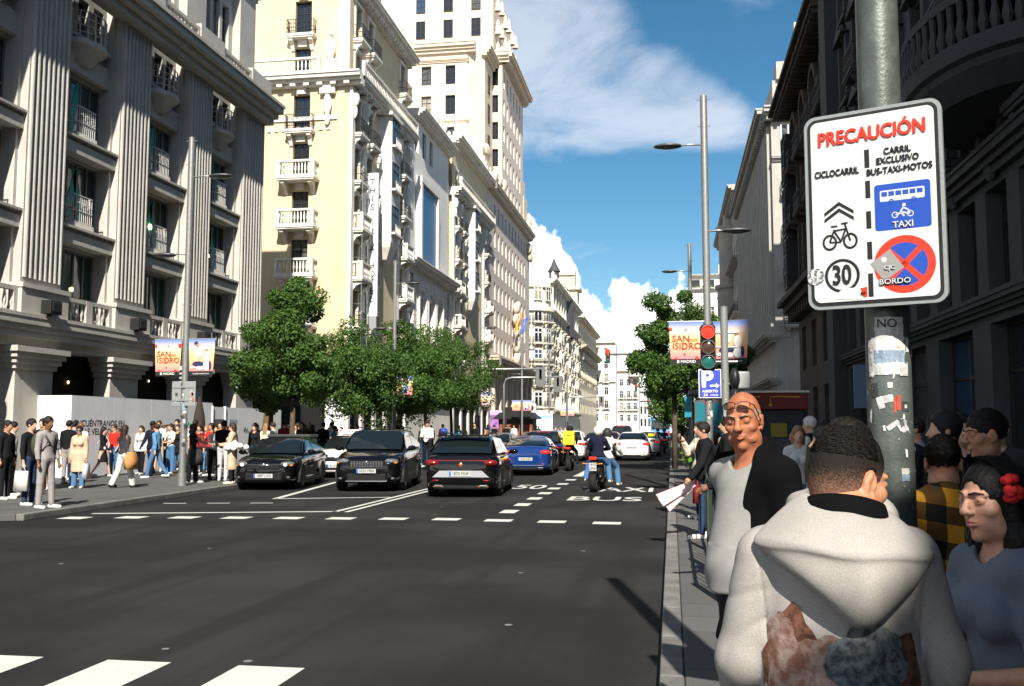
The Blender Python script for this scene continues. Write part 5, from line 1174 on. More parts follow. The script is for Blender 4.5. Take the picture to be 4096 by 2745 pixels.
def d_suv(rt, k):
    plate(rt, '5025 MBX', 0, k['yF'] + .014, .56, 1); m = MB()
    for q in (-1, 1):
        m = MB(); m.tube([(q * k['hw'] * .66, k['Y'](.42), k['H'] + .0), (q * k['hw'] * .66, k['Y'](.45), k['H'] + .05), (q * k['hw'] * .66, k['Y'](.85), k['H'] + .04), (q * k['hw'] * .66, k['Y'](.88), k['H'] - .01)], .016, 6); m.obj('roof_rail', PLASTIC, rt, smooth=True)
    m = MB(); m.box(-.02, .3, k['Y'](.40), k['Y'](.39), 1.44, 1.53); m.obj('rear_view_mirror', mat('mirror_pale', (.4, .45, .45), .2), rt, bevel=.02)
(p, a) = place((-8.03, 24.8), (-8.62, 29.4))
car('black SUV facing the camera with chrome slatted grille and roof rails', p, a, 4.6, 1.86, 1.66, hood=1.08, deck=1.13, ws=.25, rf=.39, rr=.84, rb=.965, kind='suv', deco=d_suv, rwid=.74)
def d_cup(rt, k):
    m = MB(); m.prism([(-.70, .50), (-.52, .66), (.52, .66), (.70, .50)], k['yR'] + .0, k['yR'] + .08, ax='y'); m.obj('plate_recess', mat('satin_silver', (.42, .43, .45), .35, metal=.5), rt)
    plate(rt, '1870 MNP', -.02, k['yR'] - .004, .585, -1); m = MB(); m.box(-k['hw'] * .9, k['hw'] * .9, k['yR'] + .03, k['yR'] + .07, .885, .915); m.obj('light_bar', TAIL, rt, bevel=.01)
    m = MB(); m.box(-.66, .66, k['Y'](.905), k['Y'](.84), k['H'] - .035, k['H'] + .005); m.obj('spoiler', k['P'], rt, bevel=.02)
    for q in (-1, 1):
        m = MB(); m.tube([(q * k['hw'] * .64, k['Y'](.40), k['H']), (q * k['hw'] * .64, k['Y'](.44), k['H'] + .045), (q * k['hw'] * .64, k['Y'](.80), k['H'] + .04), (q * k['hw'] * .64, k['Y'](.85), k['H'] - .02)], .018, 6); m.obj('roof_rail', PLASTIC, rt, smooth=True)
        m = MB(); m.box(q * .55 - .13, q * .55 + .13, k['yR'] + .02, k['yR'] + .06, .265, .285); m.obj('copper_tip', mat('copper_trim', (.7, .25, .1), .25, metal=.8), rt)
    m = MB(); m.prism([(-.02, 0), (.02, 0), (.0, .09)], k['Y'](.78), k['Y'](.74), ax='y') ; o = m.obj('antenna', PLASTIC, rt); o.location.z = k['H'] + .02
    m = MB(); m.ell((-.0, k['yR'] + .012, .80), (.06, .02, .06), 8, 6); m.obj('rear_badge', mat('copper_trim', (.7, .25, .1)), rt, smooth=True)
(p, a) = place((-5.42, 27.6), (-5.1, 23.15))
car('black crossover seen from behind with silver plate recess and copper exhaust trim', p, a, 4.45, 1.85, 1.52, hood=1.0, deck=1.06, ws=.26, rf=.41, rr=.80, rb=.955, deco=d_cup, rwid=.70)
def d_blue(rt, k):
    plate(rt, '1222 KZG', 0, k['yR'] + .0, .60, -1); m = MB(); m.box(-k['hw'] * .7, k['hw'] * .7, k['yR'] + .0, k['yR'] + .05, .36, .385); m.obj('chrome_strip', CHROME, rt, bevel=.008)
(p, a) = place((-5.35, 38.7), (-5.15, 34.0))
car('glossy blue coupe with red brake lights lit behind the black crossover', p, a, 4.7, 1.82, 1.40, 'blue', deck=1.05, rf=.45, rr=.64, rb=.90, tail='on', deco=d_blue, rwid=.66)
def d_plate(s, face=-1, z=.7):
    def f(rt, k): plate(rt, s, 0, (k['yR'] + .0) if face < 0 else k['yF'] + .006, z, face)
    return f
def d_stripe(rt, k):
    plate(rt, '3471 LBD', 0, k['yR'], .62, -1); m = MB(); m.tube([(k['hw'] * .9, k['Y'](.93), 1.08), (k['hw'] * .74, k['Y'](.86), 1.4), (k['hw'] * .72, k['Y'](.8), 1.5)], .03, 6); m.obj('yellow_stripe', mat('yellow_film', (.65, .50, .02), .4), rt)
(p, a) = place((-5.75, 46.6), (-5.6, 42.0))
car('black hatchback with a thin yellow stripe on its rear pillar ahead of the blue coupe', p, a, 4.5, 1.82, 1.58, hood=1.02, deck=1.1, rr=.84, rb=.965, tail='on', deco=d_stripe, rwid=.72)
(p, a) = place((-5.4, 53.3), (-5.25, 48.9))
car('white estate car with red tail lights behind the yellow delivery box', p, a, 4.4, 1.84, 1.56, 'white', hood=1.02, deck=1.1, rr=.84, rb=.965, tail='on', deco=d_plate('8214 KTM'), rwid=.72)
def d_taxi(rt, k): roof_sign(rt, k['H'], 'TAXI'); plate(rt, '6113 LJC', 0, k['yF'] + .006, .42, 1)
(p, a) = place((-11.25, 31.4), (-11.65, 35.8))
car('white taxi with a roof sign half hidden behind the black SUV', p, a, 4.55, 1.8, 1.46, 'white', deco=d_taxi, name='taxi')
def d_white(rt, k):
    plate(rt, '2095 JGN', 0, k['yR'], .70, -1); m = MB(); m.box(-.28, .28, k['Y'](.74), k['Y'](.735), k['H'] - .12, k['H'] - .06); m.obj('red_banner', TAILON, rt)
(p, a) = place((-2.05, 54.9), (-2.05, 50.4))
car('white saloon seen from behind in the bus lane', p, a, 4.6, 1.8, 1.48, 'white', deck=1.08, tail='on', deco=d_white)
def d_taxi2(rt, k):
    plate(rt, '7730 LZP', 0, k['yR'], .68, -1); roof_sign(rt, k['H']); m = MB(); m.box(.2, .62, k['Y'](.90), k['Y'](.895), 1.2, 1.36); m.obj('yellow_sticker', mat('yellow_film', (.65, .50, .02), .4), rt)
(p, a) = place((-1.62, 63.2), (-1.62, 58.8))
car('white taxi with yellow window sticker, just ahead of the white saloon', p, a, 4.4, 1.8, 1.5, 'white', deck=1.08, tail='on', deco=d_taxi2, name='taxi')
for lab, x, y, pc, H, kd in (('dark red car far up the queue, left of the white saloon', -4.2, 66, 'red', 1.45, 'sedan'), ('small navy car in the middle lane beyond the motorcyclists', -4.4, 60, 'navy', 1.45, 'sedan'),
                             ('tall black people carrier far up the queue under the red signal', -3.9, 78, 'black', 1.9, 'suv'), ('dark saloon behind the white estate car in the left lane', -7.9, 56, 'black', 1.46, 'sedan'),
                             ('grey car in the far left lane beside the delivery rider', -8.3, 47, 'grey', 1.46, 'sedan')):
    car(lab, (x, y), 0.0, 4.4, 1.8, H, pc, tail='on' if x > -5 else 'off', kind=kd, rr=.84 if H > 1.6 else .72, rb=.96 if H > 1.6 else .9, rwid=.74 if H > 1.6 else .68, deco=d_plate('%d HBK' % (1200 + int(y) * 37)))
vt = empty('bus', (-1.5, 128, 0), 0, 'pale blue and white bus far down the street beyond the white taxi', 'bus')
m = MB(); m.box(-1.25, 1.25, 0, 10, .35, 3.1); m.obj('body', mat('bus_blue', (.10, .30, .55), .35), vt, bevel=.12)
m = MB(); m.box(-1.1, 1.1, -.02, .05, 1.5, 2.7); m.obj('rear_window', CARGLASS, vt); m = MB(); m.box(-1.24, 1.24, .1, 9.9, 3.1, 3.3); m.obj('roof', mat('bus_white', (.7, .7, .68), .4), vt, bevel=.1)
for q in (-1, 1):
    m = MB(); m.box(q * 1.05 - .12, q * 1.05 + .12, -.03, .05, .7, 1.3); m.obj('tail_light', TAILON, vt)
    for y in (1.8, 7.5): m = MB(T=lambda a, b, c, y=y, q=q: (c + q * 1.12, a + y, b + .48)); m.lathe([(.2, -.13), (.45, -.13), (.48, 0), (.45, .13), (.2, .13)], 18); m.obj('wheel', TYRE, vt, smooth=True)

# ---- motorcycle with two riders
def motorcycle(loc, rz, label, plate_s=None, col='black', scooter=False, group=None):
    rt = empty('motorcycle', (*loc, 0), rz, label, 'motorcycle', group); P = paint('moto_' + col, CL.get(col, (.01, .01, .01)))
    def wh(y, w, r=.31):
        e = empty('wheel', (0, y, r), parent=rt); m = MB(T=lambda a, b, c: (c, a, b))
        m.lathe([(r * .72, -w / 2), (r * .92, -w / 2), (r, -w * .18), (r, w * .18), (r * .92, w / 2), (r * .72, w / 2)], 28); m.obj('tyre', TYRE, e, smooth=True)
        m = MB(T=lambda a, b, c: (c, a, b)); m.lathe([(r * .74, -w * .4), (r * .66, -.02), (r * .66, .02), (r * .74, w * .4)], 24); m.cyl((0, 0, -.06), (0, 0, .06), .05)
        for k in range(6): a = k * math.pi / 3; m.tube([(0, 0, 0), (r * .7 * math.cos(a), r * .7 * math.sin(a), 0)], .014, 5)
        m.obj('rim', PLASTIC, e)
    wh(-.72, .185); wh(.72, .12)
    m = MB(); m.ell((0, .05, .52), (.17, .32, .2), 12, 8); m.box(-.14, .14, -.2, .3, .3, .5); m.obj('engine', PLASTIC, rt, auto=40)
    m = MB(); m.loft([[(-.06, .45, .85), (.06, .45, .85), (.06, .45, .95), (-.06, .45, .95)], [(-.15, .2, .8), (.15, .2, .8), (.13, .2, 1.02), (-.13, .2, 1.02)], [(-.1, -.15, .76), (.1, -.15, .76), (.08, -.15, .86), (-.08, -.15, .86)]]); m.obj('tank', P, rt, smooth=True, sub=2)
    m = MB(); m.loft([[(-.1, -.1, .76), (.1, -.1, .76), (.1, -.1, .84), (-.1, -.1, .84)], [(-.14, -.45, .78), (.14, -.45, .78), (.13, -.45, .87), (-.13, -.45, .87)], [(-.08, -.86, .86), (.08, -.86, .86), (.07, -.86, .95), (-.07, -.86, .95)]]); m.obj('seat', PLASTIC, rt, smooth=True, sub=2)
    m = MB(); m.box(-.10, .10, -.93, -.86, .86, .94); m.obj('tail_light', TAILON, rt, bevel=.02)
    m = MB(); m.tube([(0, -.8, .85), (0, -.98, .70), (0, -1.0, .6)], .03, 6); m.tube([(0, -.72, .31), (.0, -.1, .42)], .045, 6); m.box(-.05, .05, -1.0, -.96, .5, .8); m.obj('swing_arm', PLASTIC, rt)
    m = MB(); m.tube([(.08, .66, .34), (.09, .42, 1.0)], .03, 8); m.tube([(-.08, .66, .34), (-.09, .42, 1.0)], .03, 8); m.obj('fork', CHROME, rt, smooth=True)
    m = MB(); m.tube([(-.4, .28, 1.06), (-.2, .4, 1.04), (.2, .4, 1.04), (.4, .28, 1.06)], .017, 8); m.obj('handlebar', PLASTIC, rt, smooth=True)
    for q in (-1, 1):
        m = MB(); m.tube([(q * .3, .36, 1.06), (q * .36, .4, 1.22)], .01, 6); m.ell((q * .38, .4, 1.26), (.07, .02, .045), 10, 6); m.obj('mirror', PLASTIC, rt, smooth=True)
        m = MB(); m.tube([(q * .09, -.9, .74), (q * .22, -.93, .76)], .012, 6); m.ell((q * .24, -.93, .76), (.03, .025, .018), 8, 6); m.obj('indicator', AMBER, rt, smooth=True)
    m = MB(); m.ell((0, .56, .9), (.1, .09, .1), 12, 8); m.obj('headlight', HEADL, rt, smooth=True)
    m = MB(); m.tube([(.13, .1, .33), (.15, -.35, .3), (.17, -.75, .42)], [.03, .05, .055], 10); m.obj('exhaust', mat('dark_steel', (.08, .08, .085), .3, metal=.9), rt, smooth=True)
    if plate_s: plate(rt, plate_s, 0, -1.02, .68, -1, .24, .21, lines=2)
    return rt
def helmet(root, J, colr, visor=True, mt=None):
    h = J['head']; m = MB(); m.ell((h[0], h[1], h[2] + .02), (.135, .155, .15), 18, 12); o = m.obj('helmet', mt or cloth('helmet_' + colr, CL[colr], rough=.25, bump=0), root, smooth=True)
    if visor: m = MB(); m.ell((h[0], h[1] + .04, h[2] + .015), (.112, .122, .055), 16, 8); m.obj('visor', CARGLASS, root, smooth=True)
SITP = dict(hf=(1.15, 1.15), kf=(1.35, 1.35), ha=(.30, .30), af=(.75, .75), ab=(.25, .25), ef=(.45, .45), inn=(.2, .2))
def rider(loc, rz, label, zs=.86, h=1.72, helm='black', pose=None, extras=(), **k):
    pose = pose or SITP; e = empty('person', (loc[0], loc[1], zs - .94 * h / 1.75), rz, label, 'person', k.pop('group', None)); vis = k.pop('visor', True)
    return person((0, 0), 0, None, root=e, h=h, pose=pose, sit=True, extras=(lambda r, J: helmet(r, J, helm, vis),) + tuple(extras), **k)
mr = R(-5)
motorcycle((-2.0, 26.55), mr, 'black motorcycle with a fat rear tyre carrying two people in the bus lane', '1915|LPW')
rider((-1.98, 26.2), mr, 'person in a navy quilted jacket and white helmet riding pillion on the motorcycle', zs=.93, h=1.70, helm='white', style='long', hair='brown', top=('navy', 1.0), coat=('navy', .02), legs=('wide', 'jeans'), shoes='cream', visor=False,
      pose=dict(hf=(1.0, 1.0), kf=(1.15, 1.15), ha=(.52, .34), af=(.5, .5), ab=(.35, .35), ef=(.9, .9), inn=(.7, .7), lean=.12))
rider((-1.80, 26.9), mr - .1, 'person in a white jacket and dark helmet steering the motorcycle, left leg out', zs=.86, h=1.76, helm='charcoal', style='bald', top=('white', 1.0), coat=('white', .0), legs=('wide', 'jeans'), shoes='cream',
      pose=dict(hf=(1.1, .95), kf=(1.3, 1.0), ha=(.3, .28), af=(.7, .7), ab=(.35, .35), ef=(.4, .4), lean=.2))
motorcycle((-8.05, 33.6), R(184), 'black scooter facing the camera between the black SUV and the crossover', col='charcoal')
rider((-8.05, 33.8), R(184), 'person in grey with a dark blue helmet on the scooter between two black cars', helm='royal', style='bald', top=('charcoal', 1.0), legs=('pants', 'darkjeans'))
# delivery rider
motorcycle((-4.05, 38.9), 0.0, 'black scooter ridden by the courier beside the blue coupe', col='charcoal')
rider((-4.05, 38.8), 0, 'person in dark clothes with a black helmet carrying a big yellow courier box', zs=.92, h=1.78, helm='black', style='bald', top=('black', 1.0), legs=('pants', 'black'), shoes='black')
bx = empty('delivery_box', (-4.05, 38.42, 1.02), 0, 'bright yellow square delivery box on the back of the courier', 'delivery box')
m = MB(); m.box(-.23, .23, -.2, .2, 0, .56); m.obj('box', mat('yellow_nylon', (.80, .62, .02), .6, bump=.2, bs=12), bx, bevel=.05)
m = MB(); m.box(-.06, .06, -.206, -.2, .36, .40); m.obj('red_label', mat('label_red', (.6, .05, .02)), bx); m = MB(); m.box(-.24, .24, -.21, .21, .44, .455); m.obj('seam', mat('yellow_seam', (.45, .33, .01)), bx)
for lab, sl, x, y, t, he in (('person in black riding a scooter by the far right kerb', 'scooter under the far rider in black', -1.05, 74, 'black', 'black'), ('person in a blue top riding a scooter by the far right kerb', 'scooter under the far rider in a blue top', -.65, 84, 'blue', 'white'), ('person in dark grey riding away nearest the white taxi', 'scooter nearest the white taxi under a rider in grey', -.5, 66, 'charcoal', 'charcoal')):
    motorcycle((x, y), 0, sl, col='charcoal', group='scooters far down the bus lane')
    rider((x, y), 0, lab, helm=he, style='bald', top=(t, 1.0), legs=('pants', 'darkjeans'), cell=.034)
# ------------------------------------------------ street furniture
STEEL = mat('brushed_steel', (.30, .30, .29), .42, metal=.55, bump=.08, bs=120, var=.15, vs=12); GALV = mat('galvanised', (.35, .36, .36), .4, metal=.6); DKG = mat('dark_green_metal', (.03, .045, .035), .5)
STK = [mat('sticker_%d' % i, c, .6, var=.35, vs=30, bump=.2, bs=60) for i, c in enumerate(((.62, .61, .58), (.5, .5, .5), (.65, .06, .03), (.05, .05, .05), (.25, .33, .42), (.42, .40, .36), (.60, .55, .2)))]
def sticker(m, cx, cy, r, a, z, w, h, tilt=0.0, rag=0.0, rr=None):
    """curved rectangle lying on a pole"""
    G = []
    for j in range(5):
        row = []
        for i in range(6):
            s, t = i / 5 - .5, j / 4 - .5
            if rr and (i in (0, 5) or j in (0, 4)): s *= 1 - rag * rr.random(); t *= 1 - rag * rr.random()
            u = s * w * math.cos(tilt) - t * h * math.sin(tilt); v = s * w * math.sin(tilt) + t * h * math.cos(tilt)
            row.append((cx + r * math.cos(a + u / r), cy + r * math.sin(a + u / r), z + v))
        G.append(row)
    m.grid(G)
BG = None
def banner_mat():
    m = mat('banner_print', (.8, .4, .25), .7); t = NT(m.node_tree); b = t.n['Principled BSDF']; tc = t.node('ShaderNodeTexCoord'); sx = t.node('ShaderNodeSeparateXYZ', inp={0: tc.outputs['Object']})
    r = t.node('ShaderNodeValToRGB', inp={0: t.m('ADD', sx.outputs[2], 1.0)}); e = r.color_ramp.elements; e[0].position = .1; e[0].color = (.62, .18, .20, 1); e[1].position = 1; e[1].color = (.10, .17, .48, 1)
    for p, c in ((.25, (.75, .30, .22)), (.55, (.78, .46, .20)), (.78, (.66, .50, .42)), (.93, (.22, .28, .55))): q = e.new(p); q.color = (*c, 1)
    t.l.new(r.outputs[0], b.inputs['Base Color']); return m
BAN = banner_mat(); BRED = mat('print_red', (.60, .04, .02), .7); BWH = mat('print_white', (.75, .73, .70), .7); BNV = mat('print_navy', (.02, .025, .08), .7); BBL = mat('print_blue', (.10, .2, .5), .7); BSK = mat('print_skin', (.45, .22, .13), .7)
def banner(x, y, z, w, h, kind, label, group, ang=0.0, detail=True):
    rt = empty('banner', (x, y, z), ang, label, 'banner', group); f = lambda s, t: .007 * math.sin(s * 2.4 + t * 1.7) + .004 * math.sin(t * 4)
    m = MB(); m.grid([[(s * w * (.5 - .06 * t), f(s, t), -t * h) for s in np.linspace(-1, 1, 9)] for t in np.linspace(0, .87, 8)]); m.obj('cloth', BAN, rt, smooth=True)
    m = MB(); m.grid([[(s * w * (.5 - .06 * t), f(s, t), -t * h) for s in np.linspace(-1, 1, 9)] for t in (.87, 1.0)]); m.obj('black_strip', BNV if kind == 'x' else mat('print_black', (.012, .012, .012), .7), rt)
    m = MB(); m.cyl((-w / 2 - .03, .02, .01), (w / 2 + .03, .02, .01), .015, n=8); m.obj('rod', GALV, rt)
    if not detail: 
        if kind != 'text':
            for i, (px, pz, a, b, mm) in enumerate(((-.1, -.5, .12, .22, BWH), (.13, -.55, .1, .2, BBL), (-.2, -.7, .1, .1, BNV), (.02, -.72, .16, .09, BBL))): mq = MB(); mq.ell((px * w, -.02 + f(px * 2, .5), pz * h), (a * w, .012, b * h), 10, 6); mq.obj('print', mm, rt)
        else: text('lettering', 'SAN\nISIDRO', .17 * w / .8, BRED, rt, frameM((0, -.0125, -.47 * h), (1, 0, 0), (0, 0, 1)))
        return rt
    if kind == 'text':
        T = lambda s, size, px, pz, mm, b=.0, sh=0.0: text('lettering', s, size * w, mm, rt, frameM((px * w, -.0125, pz * h), (1, 0, 0), (0, 0, 1)), bold=b, ext=0, shear=sh)
        T('SAN', .27, -.15, -.40, BRED, .012); T('2025', .12, .20, -.43, BRED); T('ISIDRO', .27, .02, -.575, BRED, .012); T('MADRID', .115, .05, -.935, BWH, .01)
        m = MB(); m.tube([(-.44 * w, -.0125, -.47 * h), (-.40 * w, -.0125, -.46 * h), (-.34 * w, -.0125, -.33 * h), (-.30 * w, -.0125, -.31 * h)], .004, 5); m.tube([(-.14 * w, -.0125, -.66 * h), (-.10 * w, -.0125, -.64 * h), (-.05 * w, -.0125, -.5 * h), (0, -.0125, -.48 * h)], .004, 5); m.obj('flourish', BRED, rt)
        m = MB(); m.box(-.27 * w, -.21 * w, -.0125, -.011, -.965 * h, -.90 * h); m.obj('crest', BWH, rt)
        for px, pz, a in ((.45, -.17, .075), (-.45, -.17, .05), (-.05, -.76, .03), (0.0, -.18, .025), (-.3, -.86, .04), (.3, -.85, .05)): mq = MB(); mq.ell((px * w, f(px * 2, -pz) - .015, pz * h), (a * w, .006, a * w), 10, 6); mq.obj('petal', BRED, rt)
    else:
        for nm, px, pz, a, b, mm in (('figure_shirt', -.10, -.36, .13, .16, BWH), ('figure_head', -.16, -.14, .07, .06, BSK), ('figure_hair', -.20, -.11, .08, .05, BNV), ('figure_trousers', -.12, -.67, .22, .07, BNV), ('figure_shoe', -.32, -.77, .10, .03, BWH), ('figure_shirt', .20, -.48, .11, .15, BWH), ('figure_head', .17, -.29, .06, .05, BSK), ('figure_hair', .17, -.25, .075, .03, BWH), ('figure_dress', .2, -.74, .13, .12, BWH), ('figure_trousers', .33, -.72, .05, .13, BNV), ('figure_skirt', -.06, -.79, .13, .06, BWH)):
            mq = MB(); mq.ell((px * w, f(px * 2, -pz) - .018, pz * h), (a * w, .006, b * h), 14, 8); mq.obj(nm, mm, rt)
        text('lettering', 'sanisidromadrid.com', .075 * w, BWH, rt, frameM((0, -.0125, -.935 * h), (1, 0, 0), (0, 0, 1)), ext=0)
    return rt
def lamp(x, y, d, label, group, H=9.9, detail=True):
    rt = empty('street_lamp', (x, y, .12), 0, label, 'street lamp', group); z0 = -.12
    m = MB(); m.cyl((0, 0, 0), (0, 0, H + z0), .092, .085, n=18); m.cyl((0, 0, 0), (0, 0, .35), .12, .12, n=18); m.obj('pole', STEEL, rt, smooth=False, auto=40)
    for z, s, L in ((8.75 + z0, d, .78), (6.55 + z0, -d, .62)):
        m = MB(); m.tube([(s * .06, 0, z), (s * L * .5, 0, z + .02), (s * (L - .15), 0, z)], .025, 8); m.obj('arm', GALV, rt, smooth=True)
        h = empty('lamp_head', (s * (L + .12), 0, z), parent=rt); m = MB(); m.ell((0, 0, 0), (.36, .20, .065), 20, 8); m.obj('housing', mat('lamp_housing', (.10, .10, .10), .4, metal=.5), h, smooth=True); m = MB(); m.ell((0, 0, -.035), (.26, .14, .04), 16, 6); m.obj('lens', mat('lamp_lens', (.12, .14, .14), .15), h, smooth=True)
    m = MB(); 
    for zz in (H - .22, H - .9, 5.0): m.tube([(-.16, 0, zz), (.16, 0, zz)], .012, 5)
    m.obj('bracket', GALV, rt)
    return rt
GL, GB = 'street lamps along the left kerb', 'san isidro banners on the lamp posts'
LAMP_L = lamp(-13.3, 24.85, 1, 'nearest tall steel street lamp on the left pavement, before the pilastered building', GL)
lamp(-13.3, 45.3, 1, 'second street lamp from the left, rising out of the trees below the blade sign', GL)
lamp(-13.3, 66.5, 1, 'street lamp on the left at the foot of the cream tower corner', GL)
lamp(-13.3, 86, 1, 'street lamp on the left beside the hanging national flag', GL)
lamp(-13.3, 105.6, 1, 'street lamp on the left before the rounded domed building', GL)
lamp(-13.3, 124.5, 1, 'most distant street lamp of the left row, before the buff building', GL)
LAMP_R = lamp(.9, 24, -1, 'tall steel street lamp against the sky on the right, behind the traffic light', 'street lamps along the right kerb', H=10.0)
lamp(.9, 43.7, -1, 'shorter looking street lamp further off on the right, beside the green tree', 'street lamps along the right kerb', H=10.0)
banner(-13.3 - .5, 24.8, 4.15, .80, 1.02, 'text', 'orange SAN ISIDRO banner to the left of the nearest left lamp post', GB)
banner(-13.3 + .5, 24.8, 4.15, .78, 1.02, 'pic', 'banner with two white clad dancers right of the nearest left lamp post', GB)
banner(-13.3 + .55, 45.2, 4.2, .85, 1.05, 'pic', 'small banner among the left trees with blue and white figures', GB, detail=False)
banner(-13.3 - .5, 66.4, 4.15, .8, 1.02, 'text', 'orange banner at the tower foot, left side of its lamp post', GB, detail=False)
banner(-13.3 + .5, 66.4, 4.15, .8, 1.02, 'pic', 'dancer banner at the tower foot, right side of its lamp post', GB)
banner(-13.3 - .5, 85.9, 4.15, .8, 1.02, 'text', 'orange banner below the flags, left side of its lamp post', GB, detail=False)
banner(-13.3 + .5, 85.9, 4.15, .8, 1.02, 'pic', 'blue figure banner below the flags, right side of its lamp post', GB, detail=False)
banner(-13.3 - .5, 124.4, 4.15, .8, 1.02, 'text', 'tiny orange banner on the most distant left lamp', GB, detail=False)
banner(-13.3 + .5, 124.4, 4.15, .8, 1.02, 'pic', 'tiny blue banner on the most distant left lamp', GB, detail=False)
banner(.9 - .52, 23.95, 4.3, .84, 1.05, 'text', 'orange SAN ISIDRO banner left of the red traffic light', GB)
banner(.9 + .55, 23.95, 4.3, .9, 1.05, 'pic', 'dancer banner half hidden right of the traffic light post', GB, ang=R(-25))
banner(.9 - .5, 43.65, 4.25, .8, 1.02, 'text', 'smaller orange banner lower down, beside the parking sign', GB)
banner(.9 + .5, 43.65, 4.25, .8, 1.02, 'pic', 'small blue figure banner partly behind the parking sign', GB, detail=False)
def loose(name, label, cat, loc=(0, 0, 0), rz=0, group=None): return empty(name, loc, rz, label, cat, group)
# stickers on the left lamp pole + grey sign backs
rt = loose('traffic_sign', 'pair of grey sign backs covered in stickers on the nearest left lamp post', 'sign', (-13.3, 24.75, 2.3))
for x0, x1 in ((-.32, -.06), (.06, .38)):
    m = MB(); m.box(x0, x1, -.012, .012, 0, .68); m.obj('panel', mat('sign_back_grey', (.27, .28, .28), .5, metal=.3, bump=.1, bs=20), rt, bevel=.01)
m = MB(); m.box(-.3, .34, -.03, -.013, .5, .54); m.box(-.3, .34, -.03, -.013, .14, .18); m.obj('bracket', GALV, rt)
rr = random.Random(4)
for i in range(7): x = rr.choice((-.24, .2)) + rr.random() * .1; z = .06 + rr.random() * .3; m = MB(); m.box(x, x + .07, -.02, -.0125, z, z + .09); m.obj('sticker', STK[rr.randrange(6)], rt)
def pole_stickers(rt, r, n, z0, z1, seed, wmax=.12, a0=-1.57, spread=1.2):
    rr = random.Random(seed)
    for i in range(n):
        m = MB(); w = .02 + rr.random() ** 2 * wmax; sticker(m, 0, 0, r + .001 + .0004 * i, a0 + rr.uniform(-spread, spread), z0 + rr.random() * (z1 - z0), w, w * rr.uniform(.5, 1.6), rr.uniform(-.3, .3), .35, rr); m.obj('sticker', STK[rr.choice((0, 0, 0, 1, 1, 2, 3, 3, 4, 5))], rt, norm=False)
pole_stickers(LAMP_L, .093, 26, 1.1, 2.6, 11, .12)
pole_stickers(LAMP_R, .093, 30, .8, 2.5, 12, .14)
# ---- right traffic light post
BLK = mat('signal_black', (.014, .014, .014), .45); REDL = mat('red_signal_lit', (1.0, .018, .008), emit=1.1); AMB0 = mat('amber_signal_dark', (.06, .035, .025), .15); GRN0 = mat('green_signal_dark', (.015, .10, .09), .12)
def sig_head(rt, x, y, z, s=1.0, face=-1, lit=True):
    h = empty('signal_head', (x, y, z), 0 if face < 0 else math.pi, parent=rt)
    m = MB(); m.box(-.13 * s, .13 * s, 0, .2 * s, -.4 * s, .4 * s); m.obj('housing', BLK, h, bevel=.05 * s)
    for k, mm in ((.26, REDL if lit else AMB0), (0, AMB0), (-.26, GRN0)):
        m = MB(T=lambda a, b, c, k=k: (a, -c, b + k * s)); m.lathe([(.125 * s, -.01), (.125 * s, .04), (.115 * s, .05), (.108 * s, .0)], 20); m.obj('rim', BLK if s > 1.2 else STEEL, h, smooth=False, auto=40)
        m = MB(T=lambda a, b, c, k=k: (a, -c, b + k * s)); m.lathe([(.001, .035), (.05 * s, .03), (.108 * s, .008)], 20); m.obj('lens', mm, h, smooth=True)
    return h
rt = loose('traffic_light', 'traffic light showing red on a grey post in the right pavement', 'traffic light', (.92, 17, .12))
m = MB(); m.cyl((0, 0, 0), (0, 0, 3.68), .068, .064, n=18); m.cyl((0, 0, 0), (0, 0, .3), .11, .11, n=18); m.obj('post', mat('post_grey', (.22, .23, .22), .5, metal=.3, bump=.1, bs=60), rt, auto=40)
sig_head(rt, -.28, -.1, 2.97, 1.0)
m = MB()
for z in (2.72, 2.97, 3.22): m.tube([(-.2, 0, z), (.22, 0, z)], .02, 6)
m.obj('bracket', GALV, rt)
for z in (2.42, 2.08):
    m = MB(); m.ell((.16, -.05, z), (.09, .13, .19), 14, 8); m.obj('side_signal', BLK, rt, smooth=True)
m = MB(); m.box(.2, .42, -.05, .15, 2.25, 2.55); m.obj('signal_box', mat('pale_box', (.35, .36, .35), .5), rt, bevel=.03)
pole_stickers(rt, .069, 26, .9, 2.4, 13, .10)
# parking sign on the lamp post
rt = loose('parking_sign', 'blue parking sign with a big white P and arrow on the right lamp post', 'sign', (.93, 23.85, 2.42))
m = MB(); m.box(-.27, .27, -.02, 0, 0, .70); m.obj('border', mat('sign_white', (.75, .74, .72), .5), rt, bevel=.005)
SB = mat('sign_blue', (.035, .06, .38), .45); SW = MATS['sign_white']
m = MB(); m.box(-.25, .25, -.024, -.019, .02, .68); m.obj('field', SB, rt)
text('letter', 'P', .56, SW, rt, frameM((-.07, -.0255, .445), (1, 0, 0), (0, 0, 1)), bold=.05, ext=0)
m = MB(); m.prism([(.0, .28), (.14, .28), (.14, .24), (.23, .30), (.14, .36), (.14, .32), (.0, .32)], -.029, -.025, ax='y'); m.obj('arrow', SW, rt)
text('lettering', 'ABIERTO', .085, SW, rt, frameM((0, -.0255, .165), (1, 0, 0), (0, 0, 1)), bold=.02, ext=0, sx=1.1); text('lettering', '24', .10, mat('sign_yellow', (.75, .55, .03), .5), rt, frameM((-.11, -.0255, .075), (1, 0, 0), (0, 0, 1)), bold=.03, ext=0); text('lettering', 'HORAS', .055, SW, rt, frameM((.10, -.0255, .07), (1, 0, 0), (0, 0, 1)), bold=.01, ext=0)
